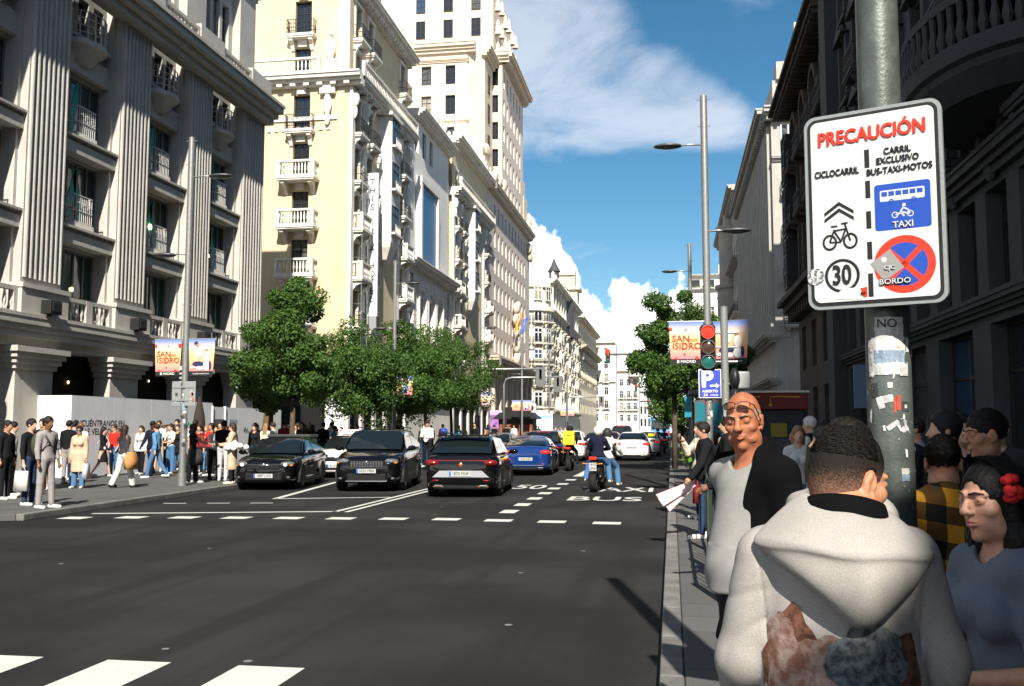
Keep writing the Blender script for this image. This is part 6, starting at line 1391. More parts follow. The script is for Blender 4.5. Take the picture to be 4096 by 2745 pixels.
# bus shelter with teal posters
rt = loose('bus_shelter', 'bus shelter with teal advertising panels behind the parking sign', 'bus shelter', (1.0, 28.5, .12)); TL = mat('teal_poster', (.01, .13, .17), .4)
m = MB(); m.box(-.5, 1.3, 0, 1.6, 2.55, 2.68); m.obj('roof', mat('shelter_grey', (.10, .11, .11), .4, metal=.4), rt, bevel=.02)
for x in (-.45, 1.25): m = MB(); m.box(x - .04, x + .04, 1.45, 1.53, 0, 2.549); m.obj('post', MATS['shelter_grey'], rt)
m = MB(); m.box(-.3, .55, .02, .12, .45, 2.3); m.obj('poster', TL, rt); m = MB(); m.box(-.34, .59, .03, .11, .3, 2.4); m.obj('poster_frame', MATS['shelter_grey'], rt)
for i, s in enumerate(('stor', 'ro M', 'cent')): text('lettering', s, .19, mat('teal_ink', (.004, .03, .05), .5), rt, frameM((.16, .018, 1.75 - i * .2), (1, 0, 0), (0, 0, 1)), bold=.01, ext=0)
m = MB(); m.box(-.62, -.42, .4, .5, 1.9, 2.5); m.obj('side_poster', mat('light_teal', (.02, .20, .28), .4), rt)
m = MB(); m.box(-.2, 1.1, 1.2, 1.45, .42, .47); m.obj('bench', MATS['shelter_grey'], rt)
rt = loose('kiosk', 'news kiosk with a dark red fascia and yellow ornaments behind the bald man', 'kiosk', (2.6, 25.5, .12)); KR = mat('kiosk_red', (.13, .014, .012), .5); KY = mat('kiosk_gold', (.45, .28, .02), .5)
m = MB(); m.box(-.7, .75, 0, 1.6, 0, 2.05); m.obj('cabin', mat('kiosk_dark', (.02, .025, .03), .5), rt, bevel=.03); m = MB(); m.box(-.78, .82, -.12, 1.7, 2.05, 2.48); m.obj('fascia', KR, rt, bevel=.02); m = MB(); m.box(-.82, .86, -.16, 1.74, 2.48, 2.53); m.obj('roof_edge', mat('kiosk_trim', (.6, .58, .5), .4), rt)
for x, s in ((-.52, 1), (-.1, 1.25)):
    m = MB(); m.tube([(x, -.125, 2.15), (x, -.125, 2.36), (x + .16 * s, -.125, 2.38), (x + .62 * (s - 1) * 4 + .1, -.125, 2.36)], .018, 6); m.ell((x, -.125, 2.16), (.05, .012, .04), 8, 5); m.obj('ornament', KY, rt)
m = MB(); m.box(-.1, .3, -.02, -.001, 1.35, 1.7); m.obj('yellow_notice', mat('dim_yellow', (.22, .18, .02), .5), rt)
m = MB(); m.box(-.6, .65, -.012, -.001, .6, 1.3); m.obj('magazine_rack', mat('magazines', (.10, .10, .11), .4, var=.7, vs=9, bump=.2), rt)
# overhead signals
def mast(x, y, arm, z, label, lit=True, seen_from=-1, group='overhead traffic lights', s=.95):
    rt = loose('overhead_signal', label, 'traffic light', (x, y, .12), group=group); z -= .12; q = 1 if arm > 0 else -1
    m = MB(); m.tube([(0, 0, 0), (0, 0, z - .5), (q * .15, 0, z - .1), (q * .6, 0, z), (arm, 0, z)], [.10, .09, .085, .08, .06], 12); m.obj('mast', GALV, rt, smooth=True)
    sig_head(rt, arm, -.16 if seen_from < 0 else .16, z - .35 if seen_from > 0 else z - .1, s, seen_from, lit)
    if seen_from > 0: m = MB(); m.box(arm - .32, arm + .32, -.03, .03, z - 1.15, z + .1); m.obj('back_board', mat('back_board', (.13, .13, .13), .6), rt, bevel=.08)
    m = MB(); m.box(-.16, .16, .08, .28, 1.6, 2.4); m.obj('low_signal', BLK, rt, bevel=.04); return rt
mast(.95, 52, -4.3, 5.65, 'overhead red traffic light on an arm reaching out from the right tree'); mast(.95, 102, -4.6, 6.0, 'smaller overhead red light further off, below the tree crown'); mast(.95, 150, -4.5, 5.8, 'faint most distant overhead red light at the street end')
mast(-12.5, 61.5, 4.2, 5.5, 'nearest curved steel mast of the left side with a signal seen from behind', False, 1); mast(-12.5, 72, 4.1, 5.5, 'second curved steel mast of the left side, before the domed building', False, 1); mast(-12.5, 116, 4.2, 5.4, 'distant curved steel mast before the buff building', False, 1)
# hoarding
rt = loose('hoarding', 'white construction hoarding lettered ENCUENTRANOS EN CALLE VELAZQUEZ', 'hoarding', (-18.9, 28.1, .12)); HW = mat('hoarding_white', (.70, .72, .74), .6, bump=.05, bs=30, var=.07, vs=1.2, grime=.12)
for i in range(7):
    m = MB(); m.box(-.06, 0, i * 2.4 + (.004 if i else 0), (i + 1) * 2.4 - .012, 0, 2.62 - (.16 if i > 3 else 0)); m.obj('board', HW, rt)
m = MB(); m.box(-2.4, -.065, 0, .06, 0, 2.62); m.obj('end_board', mat('hoarding_end', (.72, .71, .68), .6, bump=.05), rt)
m = MB(); m.box(-.05, .05, 9.55, 9.62, 0, 2.5); m.box(-.05, .05, 10.7, 10.77, 0, 2.5); m.obj('door_frame', mat('hoarding_end', (.7, .7, .7)), rt); m = MB(); m.box(.003, .02, 9.63, 10.69, 0, 1.95); m.obj('door', mat('grey_door', (.10, .12, .13), .6), rt)
HB = mat('hoarding_ink', (.015, .015, .017), .6)
for i, s in enumerate(('ENCUÉNTRANOS EN', 'CALLE VELÁZQUEZ, 36')): text('lettering', s, .30, HB, rt, frameM((.004, .16, 1.72 - i * .27), (0, 1, 0), (0, 0, 1)), align='LEFT', bold=.012, sx=1.02, ext=0)
text('lettering', 'B  EN', .42, HB, rt, frameM((.004, 13.6, 1.12), (0, 1, 0), (0, 0, 1)), align='LEFT', bold=.03, ext=0)
rr = random.Random(2)
for (y, z, w, h, n, mm) in ((8.0, 1.75, 1.3, .5, 14, mat('spray_green', (.05, .28, .14), .6)), (5.2, 1.45, .5, .4, 9, HB), (14.2, 1.6, .9, .45, 14, HB), (12.9, 1.5, .6, .3, 8, HB), (15.3, 1.5, .7, .3, 8, HB), (7.9, 1.15, .8, .3, 8, HB), (5.9, 1.65, .4, .25, 6, mat('spray_red', (.4, .10, .10), .6))):
    pts = [(.006, y + w * (i / n - .5) + rr.uniform(-.1, .1), z + h * rr.uniform(-.5, .5)) for i in range(n)]; m = MB(); m.tube(pts, .012, 4); m.obj('graffiti', mm, rt)
for k in range(5):
    for j in range(2): m = MB(); m.box(.003, .008, 11.2 + k * .16, 11.31 + k * .16, 1.75 - j * .28, 1.95 - j * .28); m.obj('notice', STK[4] if j == 0 else STK[(2, 6, 4)[k % 3]], rt)
m = MB(); m.box(.003, .008, 11.2, 11.95, 1.15, 1.32); m.obj('red_notice', STK[2], rt)
for lab, x, y, c in (('folded dark brown parasol standing against the hoarding', -18.4, 35.6, (.035, .025, .02)), ('folded tan brown parasol nearer the trees, against the hoarding', -18.4, 42.2, (.10, .065, .025))):
    rt = loose('parasol', lab, 'parasol', (x, y, .12), group='folded parasols by the hoarding'); m = MB(); m.cyl((0, 0, 0), (0, 0, 2.8), .03, n=8); m.lathe([(.25, 0), (.25, .06), (.05, .1)], 12); m.obj('pole', GALV, rt, auto=40)
    m = MB(); m.lathe([(.09, .85), (.26, 1.0), (.27, 1.5), (.2, 2.1), (.12, 2.5), (.02, 2.85)], 11); m.obj('canopy', mat('parasol_%d' % int(y), c, .9, bump=.5, bs=14), rt, smooth=True)
rt = loose('recycling_bin', 'dark rectangular container on the pavement behind the black saloon', 'bin', (-13.1, 32.2, .12)); m = MB(); m.box(-.75, .75, -.4, .4, .1, 1.25); m.obj('body', mat('bin_dark', (.05, .06, .055), .6), rt, bevel=.05); m = MB(); m.box(-.78, .78, -.43, .43, 1.25, 1.36); m.obj('lid', mat('bin_dark2', (.035, .04, .04), .6), rt, bevel=.04); m = MB(); m.box(-.65, -.5, -.3, .3, 0, .1); m.box(.5, .65, -.3, .3, 0, .1); m.obj('foot', BLK, rt)
rt = loose('kiosk', 'dark roofed flower kiosk with red front far down the left pavement', 'kiosk', (-14.2, 88, .12))
m = MB(); m.box(-1.6, 1.6, 0, 2.5, 0, 2.4); m.obj('cabin', mat('kiosk_brown', (.10, .05, .04), .6, var=.5, vs=3), rt); m = MB(); m.loft([[(-2.1, -.6, 2.4), (2.1, -.6, 2.4), (2.1, 3, 2.4), (-2.1, 3, 2.4)], [(-1.5, 0, 3.0), (1.5, 0, 3.0), (1.5, 2.5, 3.0), (-1.5, 2.5, 3.0)]]); m.box(-1.3, 1.3, .2, 2.3, 3.0, 3.5); m.obj('roof', BLK, rt); m = MB(); m.box(-1.5, 1.5, -.02, -.001, .9, 1.9); m.obj('front', mat('kiosk_front', (.35, .10, .05), .6, var=.6, vs=4), rt)
rt = loose('billboard', 'white lit billboard with a pale blue band beyond the kiosk', 'billboard', (-12.9, 98, .12)); m = MB(); m.box(-.9, .9, 0, .2, .8, 3.1); m.obj('panel', mat('billboard_white', (.72, .73, .74), .5), rt, bevel=.03); m = MB(); m.box(-.85, .85, -.02, -.001, 2.6, 2.85); m.obj('blue_band', mat('pale_blue', (.25, .38, .58), .5), rt); m = MB(); m.box(-.4, .4, .02, .18, 0, .8); m.obj('foot', GALV, rt)
rt = loose('air_unit', 'pale boxed air unit on the kiosk roof', 'air conditioner', (-12.9, 88.6, 3.14)); m = MB(); m.box(-.5, .5, 0, .5, 0, .8); m.obj('case', mat('ac_white', (.6, .6, .56), .5), rt, bevel=.03); m = MB(T=lambda a, b, c: (a, -c, b + .4)); m.lathe([(.001, .004), (.3, .004)], 16); m.obj('grille', BLK, rt)
rt = loose('shop_awning', 'lilac shopfront banner at the corner of the cream tower', 'banner', (-18.6, 103.6, .12)); m = MB(); m.box(-.9, .9, 0, .12, 0, 3.0); m.obj('panel', mat('lilac', (.42, .18, .42), .6, var=.6, vs=2, col2=(.12, .06, .22)), rt); m = MB(); m.box(-.95, .95, -.02, .14, 3.0, 3.5); m.obj('header', mat('lilac2', (.6, .35, .55), .6), rt)
# guard rail
rt = loose('guard_rail', 'green grey pedestrian guard rail along the right kerb beside the bald man', 'railing', (.46, 9, .12))
for y in (0, 1.9, 3.8, 5.6): m = MB(); m.box(-.035, .035, y - .035, y + .035, 0, 1.0); m.obj('post', DKG, rt, bevel=.008)
for z in (.93, .2):
    m = MB(); m.tube([(0, -.0, z), (0, 5.6, z)], .022, 8); m.obj('rail', DKG, rt, smooth=True)
for k in range(36): m = MB(); m.cyl((0, .16 + k * .15, .2), (0, .16 + k * .15, .93), .008, n=5, cap=False); m.obj('bar', DKG, rt) if k % 2 else None

# ------------------------------------------------ caution sign on its pole, the biggest thing in the picture
PX, PY = .872, 4.1
rt = loose('sign_pole', 'thick grey steel pole plastered with torn stickers, carrying the caution sign', 'pole', (PX, PY, .12))
PM = mat('pole_steel', (.12, .14, .125), .42, metal=.35, bump=.12, bs=70, var=.35, vs=9)
m = MB(); m.cyl((0, 0, 0), (0, 0, 5.9), .090, .078, n=40); m.cyl((0, 0, 0), (0, 0, .02), .2, n=24); m.obj('pole', PM, rt, auto=40)
st = rt; rr = random.Random(5)
def pst(ang, z, w, h, mm, tilt=0, rag=.1, k=0): m = MB(); sticker(m, 0, 0, .0885 - .0017 * (z - 1.5) + .001 + k * .0005, -1.57 - .12 + ang, z - .12, w, h, tilt, rag, rr); m.obj('sticker', mm, st, norm=False)
pst(.0, 2.10, .12, .09, STK[0]); pst(-.1, 2.03, .15, .07, STK[0], k=1); pst(-.15, 1.98, .15, .06, STK[4], k=2); pst(-.1, 1.935, .14, .05, STK[0], k=3); pst(-.9, 1.98, .03, .16, STK[1], k=1); pst(.6, 1.93, .04, .05, STK[1], k=4); pst(.85, 2.03, .02, .06, STK[0], k=2)
pst(-.75, 1.85, .03, .06, STK[3]); pst(-.05, 1.87, .02, .022, STK[0]); pst(-.5, 1.80, .028, .05, STK[0], .3); pst(-.2, 1.815, .05, .03, STK[1], .2); pst(.3, 1.80, .016, .06, STK[2]); pst(.12, 1.79, .007, .06, STK[2]); pst(.62, 1.785, .035, .04, STK[3]); pst(.62, 1.785, .012, .015, STK[0], k=3)
pst(.0, 1.71, .05, .02, STK[1], .6); pst(.45, 1.71, .05, .06, STK[1], .2, .4); pst(.4, 1.72, .02, .04, PM, .2, .4, 2); pst(.5, 1.53, .035, .025, STK[0]); pst(.5, 1.505, .045, .03, STK[4], 0, .3)
for i in range(64): w = .003 + .012 * rr.random() ** 2; pst(rr.uniform(-1.2, 1.2), rr.uniform(1.15, 2.05), w, w * rr.uniform(1, 4), STK[rr.choice((0, 0, 1, 5))], rr.uniform(-.2, .2), .4, 5)
text('scribble', 'NO', .05, INK, st, frameM((-.02, -.0912, 1.995), (1, 0, 0), (0, 0, 1)), ext=0)
cs = loose('caution_sign', 'large white PRECAUCION sign for cycle lane and bus taxi lane on the steel pole', 'sign', (.797, 3.925, 2.572), R(-23))
W_, H_ = .262, .398
def rrect(w, h, r, n=6): return [(sx_ * (w - r) + r * math.cos(t0 + math.pi / 2 * i / n), sy_ * (h - r) + r * math.sin(t0 + math.pi / 2 * i / n)) for sx_, sy_, t0 in ((1, 1, 0), (-1, 1, math.pi / 2), (-1, -1, math.pi), (1, -1, 1.5 * math.pi)) for i in range(n + 1)]
m = MB(); m.prism(rrect(W_, H_, .045), -.0, .028, ax='y'); m.obj('tray', mat('sign_rim', (.27, .29, .28), .4, metal=.4, bump=.1, bs=60), cs)
m = MB(); m.prism(rrect(W_ - .014, H_ - .014, .036), -.003, .0, ax='y'); m.obj('black_border', mat('sign_black', (.012, .012, .012), .5), cs)
SWH = mat('sign_sheet', (.50, .51, .51), .35, bump=.03, bs=300, var=.05, vs=40)
m = MB(); m.prism(rrect(W_ - .027, H_ - .027, .028), -.006, -.0031, ax='y'); m.obj('white_sheet', SWH, cs)
SR = mat('sign_red', (.62, .035, .015), .4); SK = MATS['sign_black']; SBL = mat('sign_blue2', (.015, .06, .33), .4)
w_, h_ = W_ - .027, H_ - .027
def sp(u, v): return ((u * 2 - 1) * w_, (1 - 2 * v) * h_)
def stx(s, u, v, wid, cap, mm, b=.035, d=-.0068):
    x, z = sp(u, v); o = text('lettering', s, 1.0, mm, cs, Matrix.Identity(4), bold=b, ext=0); bb = [Vector(q) for q in o.bound_box]; x0, x1 = min(q.x for q in bb), max(q.x for q in bb); 
    o.matrix_local = frameM((x, d, z), (1, 0, 0), (0, 0, 1)) @ Matrix.Diagonal((wid * 2 * w_ / (x1 - x0), cap * 2 * h_ / .72, 1, 1)) @ Matrix.Translation((-(x0 + x1) / 2, 0, 0)); return o
def spoly(name, pts, mm, d=-.0066): m = MB(); m.add([(x, d, z) for x, z in [sp(*p) for p in pts]], [tuple(range(len(pts)))]); return m.obj(name, mm, cs, norm=False)
def sring(name, u, v, r0, r1, mm, d=-.0066, n=48):
    x, z = sp(u, v); m = MB(); P = [[(x + r * math.cos(2 * math.pi * i / n), d, z + r * math.sin(2 * math.pi * i / n)) for i in range(n + 1)] for r in ((r0 or .0001), r1)]; m.grid(P); return m.obj(name, mm, cs, norm=False)
stx('PRECAUCIÓN', .5, .105, .87, .075, SR, .05)
for a, b in ((.19, .29), (.36, .455), (.525, .62), (.69, .785), (.86, .985)): spoly('lane_dash', [(.445, a), (.485, a), (.485, b), (.445, b)], SK)
stx('CICLOCARRIL', .215, .295, .37, .036, SK); stx('CARRIL', .71, .215, .215, .034, SK); stx('EXCLUSIVO', .71, .264, .335, .034, SK); stx('BUS-TAXI-MOTOS', .72, .318, .515, .034, SK)
for v in (.455, .49): spoly('arrow_chevron', [(.10, v + .055), (.225, v), (.345, v + .055), (.345, v + .075), (.225, v + .022), (.10, v + .075)], SK)
m = MB(); bx, bz = sp(.225, .645)
for q in (-1, 1): m.grid([[(bx + q * .040 + r * math.cos(2 * math.pi * i / 24), -.0066, bz - .022 + r * 1.15 * math.sin(2 * math.pi * i / 24)) for i in range(25)] for r in (.020, .029)])
def sbar(m, x0, z0, x1, z1, t): d = Vector((x1 - x0, z1 - z0)).normalized(); n = Vector((-d.y, d.x)) * t / 2; m.add([(bx + x0 + n.x, -.0067, bz + z0 + n.y), (bx + x0 - n.x, -.0067, bz + z0 - n.y), (bx + x1 - n.x, -.0067, bz + z1 - n.y), (bx + x1 + n.x, -.0067, bz + z1 + n.y)], [(0, 1, 2, 3)])
for a in ((-.04, -.022, -.02, .03), (-.02, .024, .022, .028), (-.02, .02, .004, -.022), (.004, -.022, .024, .03), (.04, -.022, .02, .05), (-.04, -.022, .004, -.024), (.006, .05, .032, .052), (-.034, .042, -.008, .042)): sbar(m, *a, .008)
m.obj('bicycle_symbol', SK, cs, norm=False)
sring('speed_ring', .235, .86, .056, .068, SK); stx('30', .235, .86, .155, .105, SK, .03)
x0, z0 = sp(.735, .515); m = MB(); m.add([(x0 + a, -.0066, z0 + b) for a, b in rrect(.103, .092, .012)], [tuple(range(28))]); m.obj('blue_panel', SBL, cs, norm=False)
m = MB(); m.add([(x0 + a, -.0072, z0 + .045 + b) for a, b in rrect(.082, .022, .006)], [tuple(range(28))]); m.obj('bus_symbol', SWH, cs, norm=False)
m = MB()
for k in range(6): m.add([(x0 - .076 + k * .026 + a, -.0076, z0 + .052 + b) for a, b in ((0, -.009), (.021, -.009), (.021, .009), (0, .009))], [(0, 1, 2, 3)])
for q in (-.04, .042): m.grid([[(x0 + q + r * math.cos(2 * math.pi * i / 16), -.0078, z0 + .022 + r * math.sin(2 * math.pi * i / 16)) for i in range(17)] for r in (.004, .009)])
m.obj('bus_windows', SBL, cs, norm=False)
m = MB()
for q in (-.028, .028): m.grid([[(x0 + q + r * math.cos(2 * math.pi * i / 16), -.0072, z0 - .034 + r * math.sin(2 * math.pi * i / 16)) for i in range(17)] for r in (.009, .0125)])
bx, bz = x0, z0 - .03
for a in ((-.026, -.004, .0, .004), (0, .004, .027, -.004), (-.008, .006, .004, .024), (.004, .022, .02, .012), (-.006, .004, .006, -.012), (.018, .016, .026, .0)): sbar(m, *a, .006)
m.grid([[(bx + .006 + r * math.cos(2 * math.pi * i / 12), -.0074, bz + .032 + r * math.sin(2 * math.pi * i / 12)) for i in range(13)] for r in (.0001, .007)]); m.obj('motorbike_symbol', SWH, cs, norm=False)
stx('TAXI', .735, .615, .16, .034, SWH, .03, -.0073)
sring('red_ring', .735, .825, .085, .113, SR); sring('blue_disc', .735, .825, 0, .0852, SBL, -.0064)
bx, bz = sp(.735, .825); m = MB()
for a in ((-.066, .066, .066, -.066), (-.066, -.066, .066, .066)): sbar(m, *a, .022)
m.obj('red_cross', SR, cs, norm=False)
x, z = sp(.60, .825); m = MB(); m.add([(x + a * math.cos(.6) - b * math.sin(.6), -.0078, z + a * math.sin(.6) + b * math.cos(.6)) for a, b in ((-.045, -.045), (.045, -.045), (.045, .045), (-.045, .045))], [(0, 1, 2, 3)]); m.obj('grey_sticker', mat('grey_sticker', (.23, .23, .22), .5, bump=.1, bs=60), cs, norm=False)
stx('CJC', .62, .838, .085, .020, SWH, .03, -.0085); m = MB(); m.ell((x - .012, -.008, z + .022), (.011, .002, .012), 10, 6); m.obj('sticker_drawing', SWH, cs)
o = stx('BORDO', .66, .912, .25, .030, SK, .10, -.0084); stx('BORDO', .66, .912, .245, .028, SWH, .03, -.0090)
x, z = sp(.015, .855); m = MB(T=lambda a, b, c: (x + a, -.0075 - c, z + b)); m.lathe([(.0001, 0), (.034, 0)], 24); m.obj('seal_sticker', mat('seal_print', (.62, .62, .62), .5, var=.9, vs=90, col2=(.03, .03, .03)), cs)
spoly('torn_paper', [(.17, .985), (.21, .945), (.245, .93), (.41, .93), (.425, .955), (.40, .965), (.405, .99), (.36, .995)], mat('paper', (.70, .66, .56), .8, var=.1, vs=30), -.0079); spoly('red_scrap', [(.38, .935), (.435, .93), (.437, .98), (.40, .985)], SR, -.0082); stx('RT', .405, .965, .04, .016, SK, .03, -.0087)
m = MB(); m.box(-.02, .16, .028, .07, .22, .26); m.box(-.02, .16, .028, .07, -.26, -.22); m.obj('clamp', GALV, cs)
# ------------------------------------------------ trees
def leafmat(n, a, b):
    m = mat(n, a, .6, spec=.35); t = NT(m.node_tree); bs = t.n['Principled BSDF']
    tc = t.node('ShaderNodeTexCoord'); n1 = t.node('ShaderNodeTexNoise', inp={'Vector': tc.outputs['Object'], 'Scale': 2.2, 'Detail': 3.0}); n2 = t.node('ShaderNodeTexNoise', inp={'Vector': tc.outputs['Object'], 'Scale': 14.0, 'Detail': 1.0})
    c = t.mix(t.ss(n1.outputs[0], .35, .65), a, b); c = t.mix(t.m('MULTIPLY', t.ss(n2.outputs[0], .55, .7), .6), c, (.13, .17, .03))
    t.l.new(c, bs.inputs['Base Color'])
    tr = t.node('ShaderNodeBsdfTranslucent', inp={'Color': (.10, .16, .02, 1)}); mx = t.node('ShaderNodeMixShader', inp={0: .22, 1: bs.outputs[0], 2: tr.outputs[0]})
    t.l.new(mx.outputs[0], t.n['Material Output'].inputs[0]); return m
LEAF = leafmat('leaves', (.028, .074, .011), (.056, .125, .020)); BARK = mat('bark', (.10, .075, .05), .95, bump=.6, bs=14, var=.4, vs=6)
def tree(x, y, H, Rr, zc, label, seed, n=9000, rz=1.0, group=None, leaf=.062, clump=None, dark=False):
    n = int(n * 2.7) if leaf < .1 else n; rt = empty('street_tree', (x, y, .12), 0, label, 'tree', group); g = np.random.default_rng(seed)
    m = MB(); lean = g.normal(0, .08, 2); hb = zc - Rr * .55
    m.tube([(0, 0, -.05), (lean[0] * .4, lean[1] * .4, hb * .5), (lean[0], lean[1], hb)], [.12, .10, .09], 10)
    for k in range(7):
        a = k * 2.4 + g.random(); L = Rr * (.5 + .4 * g.random()); m.tube([(lean[0], lean[1], hb - .2 + .15 * k), (lean[0] + .4 * L * math.cos(a), lean[1] + .4 * L * math.sin(a), hb + .45 * L + .1 * k), (lean[0] + L * math.cos(a), lean[1] + L * math.sin(a), hb + L * 1.0 + .12 * k)], [.055, .035, .012], 6)
    m.tube([(lean[0], lean[1], hb - .05), (0, 0, zc), (.1, .05, H - .5)], [.08, .05, .015], 6); m.obj('trunk', BARK, rt, smooth=True)
    nc = clump or 70; cl = []
    while len(cl) < nc:
        v = g.normal(size=3); v /= np.linalg.norm(v); r = (.35 + .65 * g.random() ** .45) * (1 + .12 * g.normal()); p = v * r
        p = np.array([p[0] * Rr, p[1] * Rr, p[2] * (H - zc if p[2] > 0 else (zc - hb + .5)) * .92])
        q = p[2] / (H - zc) if p[2] > 0 else 0
        p[:2] *= (1 - .45 * q * q * rz); cl.append((p[0], p[1], p[2] + zc, Rr * (.20 + .16 * g.random())))
    cl = np.array(cl); ids = g.integers(0, nc, n); v = g.normal(size=(n, 3)); v /= np.linalg.norm(v, axis=1)[:, None]
    P = cl[ids, :3] + v * (cl[ids, 3] * (.55 + .5 * g.random(n)))[:, None] * np.array([1, 1, .8])
    nr = v * .6 + g.normal(size=(n, 3)) * .7 + np.array([0, 0, .4]); nr /= np.linalg.norm(nr, axis=1)[:, None]
    t1 = np.cross(nr, g.normal(size=(n, 3))); t1 /= np.linalg.norm(t1, axis=1)[:, None]; t2 = np.cross(nr, t1); s = leaf * (.7 + .7 * g.random(n))[:, None]
    V = np.stack([P - t1 * s, P + t2 * s * .55, P + t1 * s, P - t2 * s * .55], 1).reshape(-1, 3)
    me = bpy.data.meshes.new('crown'); me.vertices.add(4 * n); me.vertices.foreach_set('co', V.astype(np.float32).ravel()); me.loops.add(4 * n); me.loops.foreach_set('vertex_index', np.arange(4 * n, dtype=np.int32)); me.polygons.add(n); me.polygons.foreach_set('loop_start', np.arange(0, 4 * n, 4, dtype=np.int32)); me.update(calc_edges=True); me.materials.append(LEAF)
    link(bpy.data.objects.new('crown', me), rt)
    return rt
GT = 'street trees along the left kerb'
tree(-14.1, 34.5, 7.4, 1.95, 4.1, 'tallest bushy street tree on the left, rising in front of the yellow wall', 1, 13000, group=GT)
tree(-15.7, 36.2, 4.6, 1.25, 3.3, 'low spreading crown at the far left edge of the tree clump, over the hoarding', 11, 6500, group=GT)
tree(-14.3, 42, 6.5, 2.3, 3.8, 'second street tree from the left, round crown below the blade sign', 2, 11000, group=GT)
tree(-14.0, 47.5, 7.0, 2.45, 4.0, 'third street tree from the left, over the roof of the black SUV', 3, 11000, group=GT)
tree(-13.8, 53.5, 7.3, 2.5, 4.1, 'fourth street tree from the left, behind the small striped banner', 4, 11000, group=GT)
tree(-13.9, 60.5, 8.3, 2.7, 4.6, 'rightmost tree of the left row, dense round crown before the white columns', 5, 13000, group=GT)
GR = 'street trees along the right kerb'
tree(.1, 38, 7.05, 1.6, 4.3, 'tall dense street tree on the right behind the banner', 21, 13000, rz=.6, group=GR)
tree(1.25, 40, 6.4, 1.3, 4.4, 'street tree half hidden by the traffic light on the right', 22, 8000, rz=.6, group=GR)
tree(.5, 50, 5.4, 1.7, 3.0, 'smaller tree below the tall one on the right, crown reaching low', 23, 9000, rz=.3, group=GR)
tree(1.7, 32, 4.6, .9, 3.6, 'narrow tree behind the parking sign', 24, 5000, group=GR)
pb = empty('planter', (1.1, 29.5, .12), 0, 'low planter of bright green leaves on the right pavement edge', 'planter')
m = MB(); m.lathe([(.30, 0), (.38, .5), (.42, .52), (.42, .56), (.34, .56), (.3, .45), (0.01, .45)], 16); m.obj('pot', mat('pot_dark', (.04, .04, .04), .7), pb, auto=40)
g = np.random.default_rng(9); m = MB()
for i in range(700):
    p = g.normal(size=3) * np.array([.28, .5, .2]) + np.array([0, 0, .75]); a = g.normal(size=3) * .06; b = g.normal(size=3) * .05; m.quad(tuple(p), tuple(p + a), tuple(p + a + b), tuple(p + b))
m.obj('foliage', leafmat('bright_leaves', (.05, .13, .015), (.10, .22, .02)), pb, norm=False)
tree(3.75, -4.9, 9.0, 1.35, 7.9, 'narrow plane tree on the right pavement behind the camera, nearest the shops', 32, 6000, leaf=.13)  # added out of view, crown sized to shade the person with the flower
tree(3.5, -5.3, 7.8, 1.55, 6.9, 'broad plane tree on the right pavement behind the camera', 31, 12000, leaf=.13, rz=0, clump=110)  # crown placed out of view for its shade on the hoodie
# ------------------------------------------------ people on the left pavement
GC = 'people on the left pavement'
FACE, AWAY, RIGHT, LEFT = math.pi, 0.0, -math.pi / 2, math.pi / 2
ST = {}; WALK = dict(hf=(.35, -.22), kf=(.15, .35), af=(-.3, .35), ef=(.3, .4)); WALK2 = dict(hf=(-.2, .32), kf=(.3, .1), af=(.3, -.25), ef=(.4, .3))
HOLD = dict(af=(.25, .3), ef=(1.2, 1.3), inn=(.6, .6)); PHONE = dict(af=(.1, .7), ef=(.2, 1.9), inn=(.1, .5)); HIPS = dict(af=(-.2, -.2), ab=(.5, .5), ef=(.6, .6), inn=(.7, .7)); POCKET = dict(af=(-.1, -.1), ab=(.3, .3), ef=(.5, .5), inn=(.35, .35))
def pp(x, y, rz, label, **k):
    d = max(abs(y), 1); k.setdefault('cell', .019 if d < 28 else (.023 if d < 40 else .03)); k.setdefault('group', GC); return person((x, y), rz, label, **k)
def wbag(*a): return (bag(*a),)
pp(-12.2, 17.4, RIGHT - .2, 'person in a pale grey tracksuit with black backpack straps at the left kerb', top=('grey', 1.0), legs=('pants', 'grey'), shoes='lightgrey', skn='brown', hair='black', h=1.8, pose=dict(af=(.05, .0), ef=(.2, .2), hf=(.06, -.05)), extras=wbag('pack', 'green', 1, 'dark green backpack on the back of the man in a grey tracksuit'))
pp(-13.0, 18.0, RIGHT, 'person in black with dark jeans and white trainers at the far left edge', top=('black', 1.0), legs=('pants', 'darkjeans'), hair='black', h=1.76, extras=wbag('shopping', 'white', 1, 'white plastic carrier bag at the far left edge') + wbag('shopping', 'pink', -1, 'pink carrier bag beside the white one at the far left edge'))
pp(-14.6, 19.4, RIGHT, 'person in black with cropped hair behind the carrier bags', top=('black', 1.0), legs=('pants', 'black'), skn='tan', hair='black', h=1.74)
pp(-15.2, 20.4, RIGHT + .5, 'person with black hair in a white top at the far left behind the carrier bags', top=('white', .35), legs=('pants', 'black'), hair='black', h=1.72)
pp(-15.83, 22.5, AWAY, 'person in dark green with red shorts and a large pack, behind the grey tracksuit', top=('green', 1.0), legs=('shorts', 'red'), shoes='white', hair='brown', h=1.8, extras=wbag('pack', 'olive', 1, 'large dark hiking pack behind the grey tracksuit'))
pp(-16.2, 22.9, FACE, 'smiling person in a black top just behind the head of the grey tracksuit', top=('black', 1.0), legs=('pants', 'black'), skn='light', hair='brown', h=1.82)
pp(-16.6, 23.6, AWAY, 'person with an orange hat near the left end of the hoarding', top=('charcoal', 1.0), legs=('pants', 'black'), cap='tan', h=1.8)
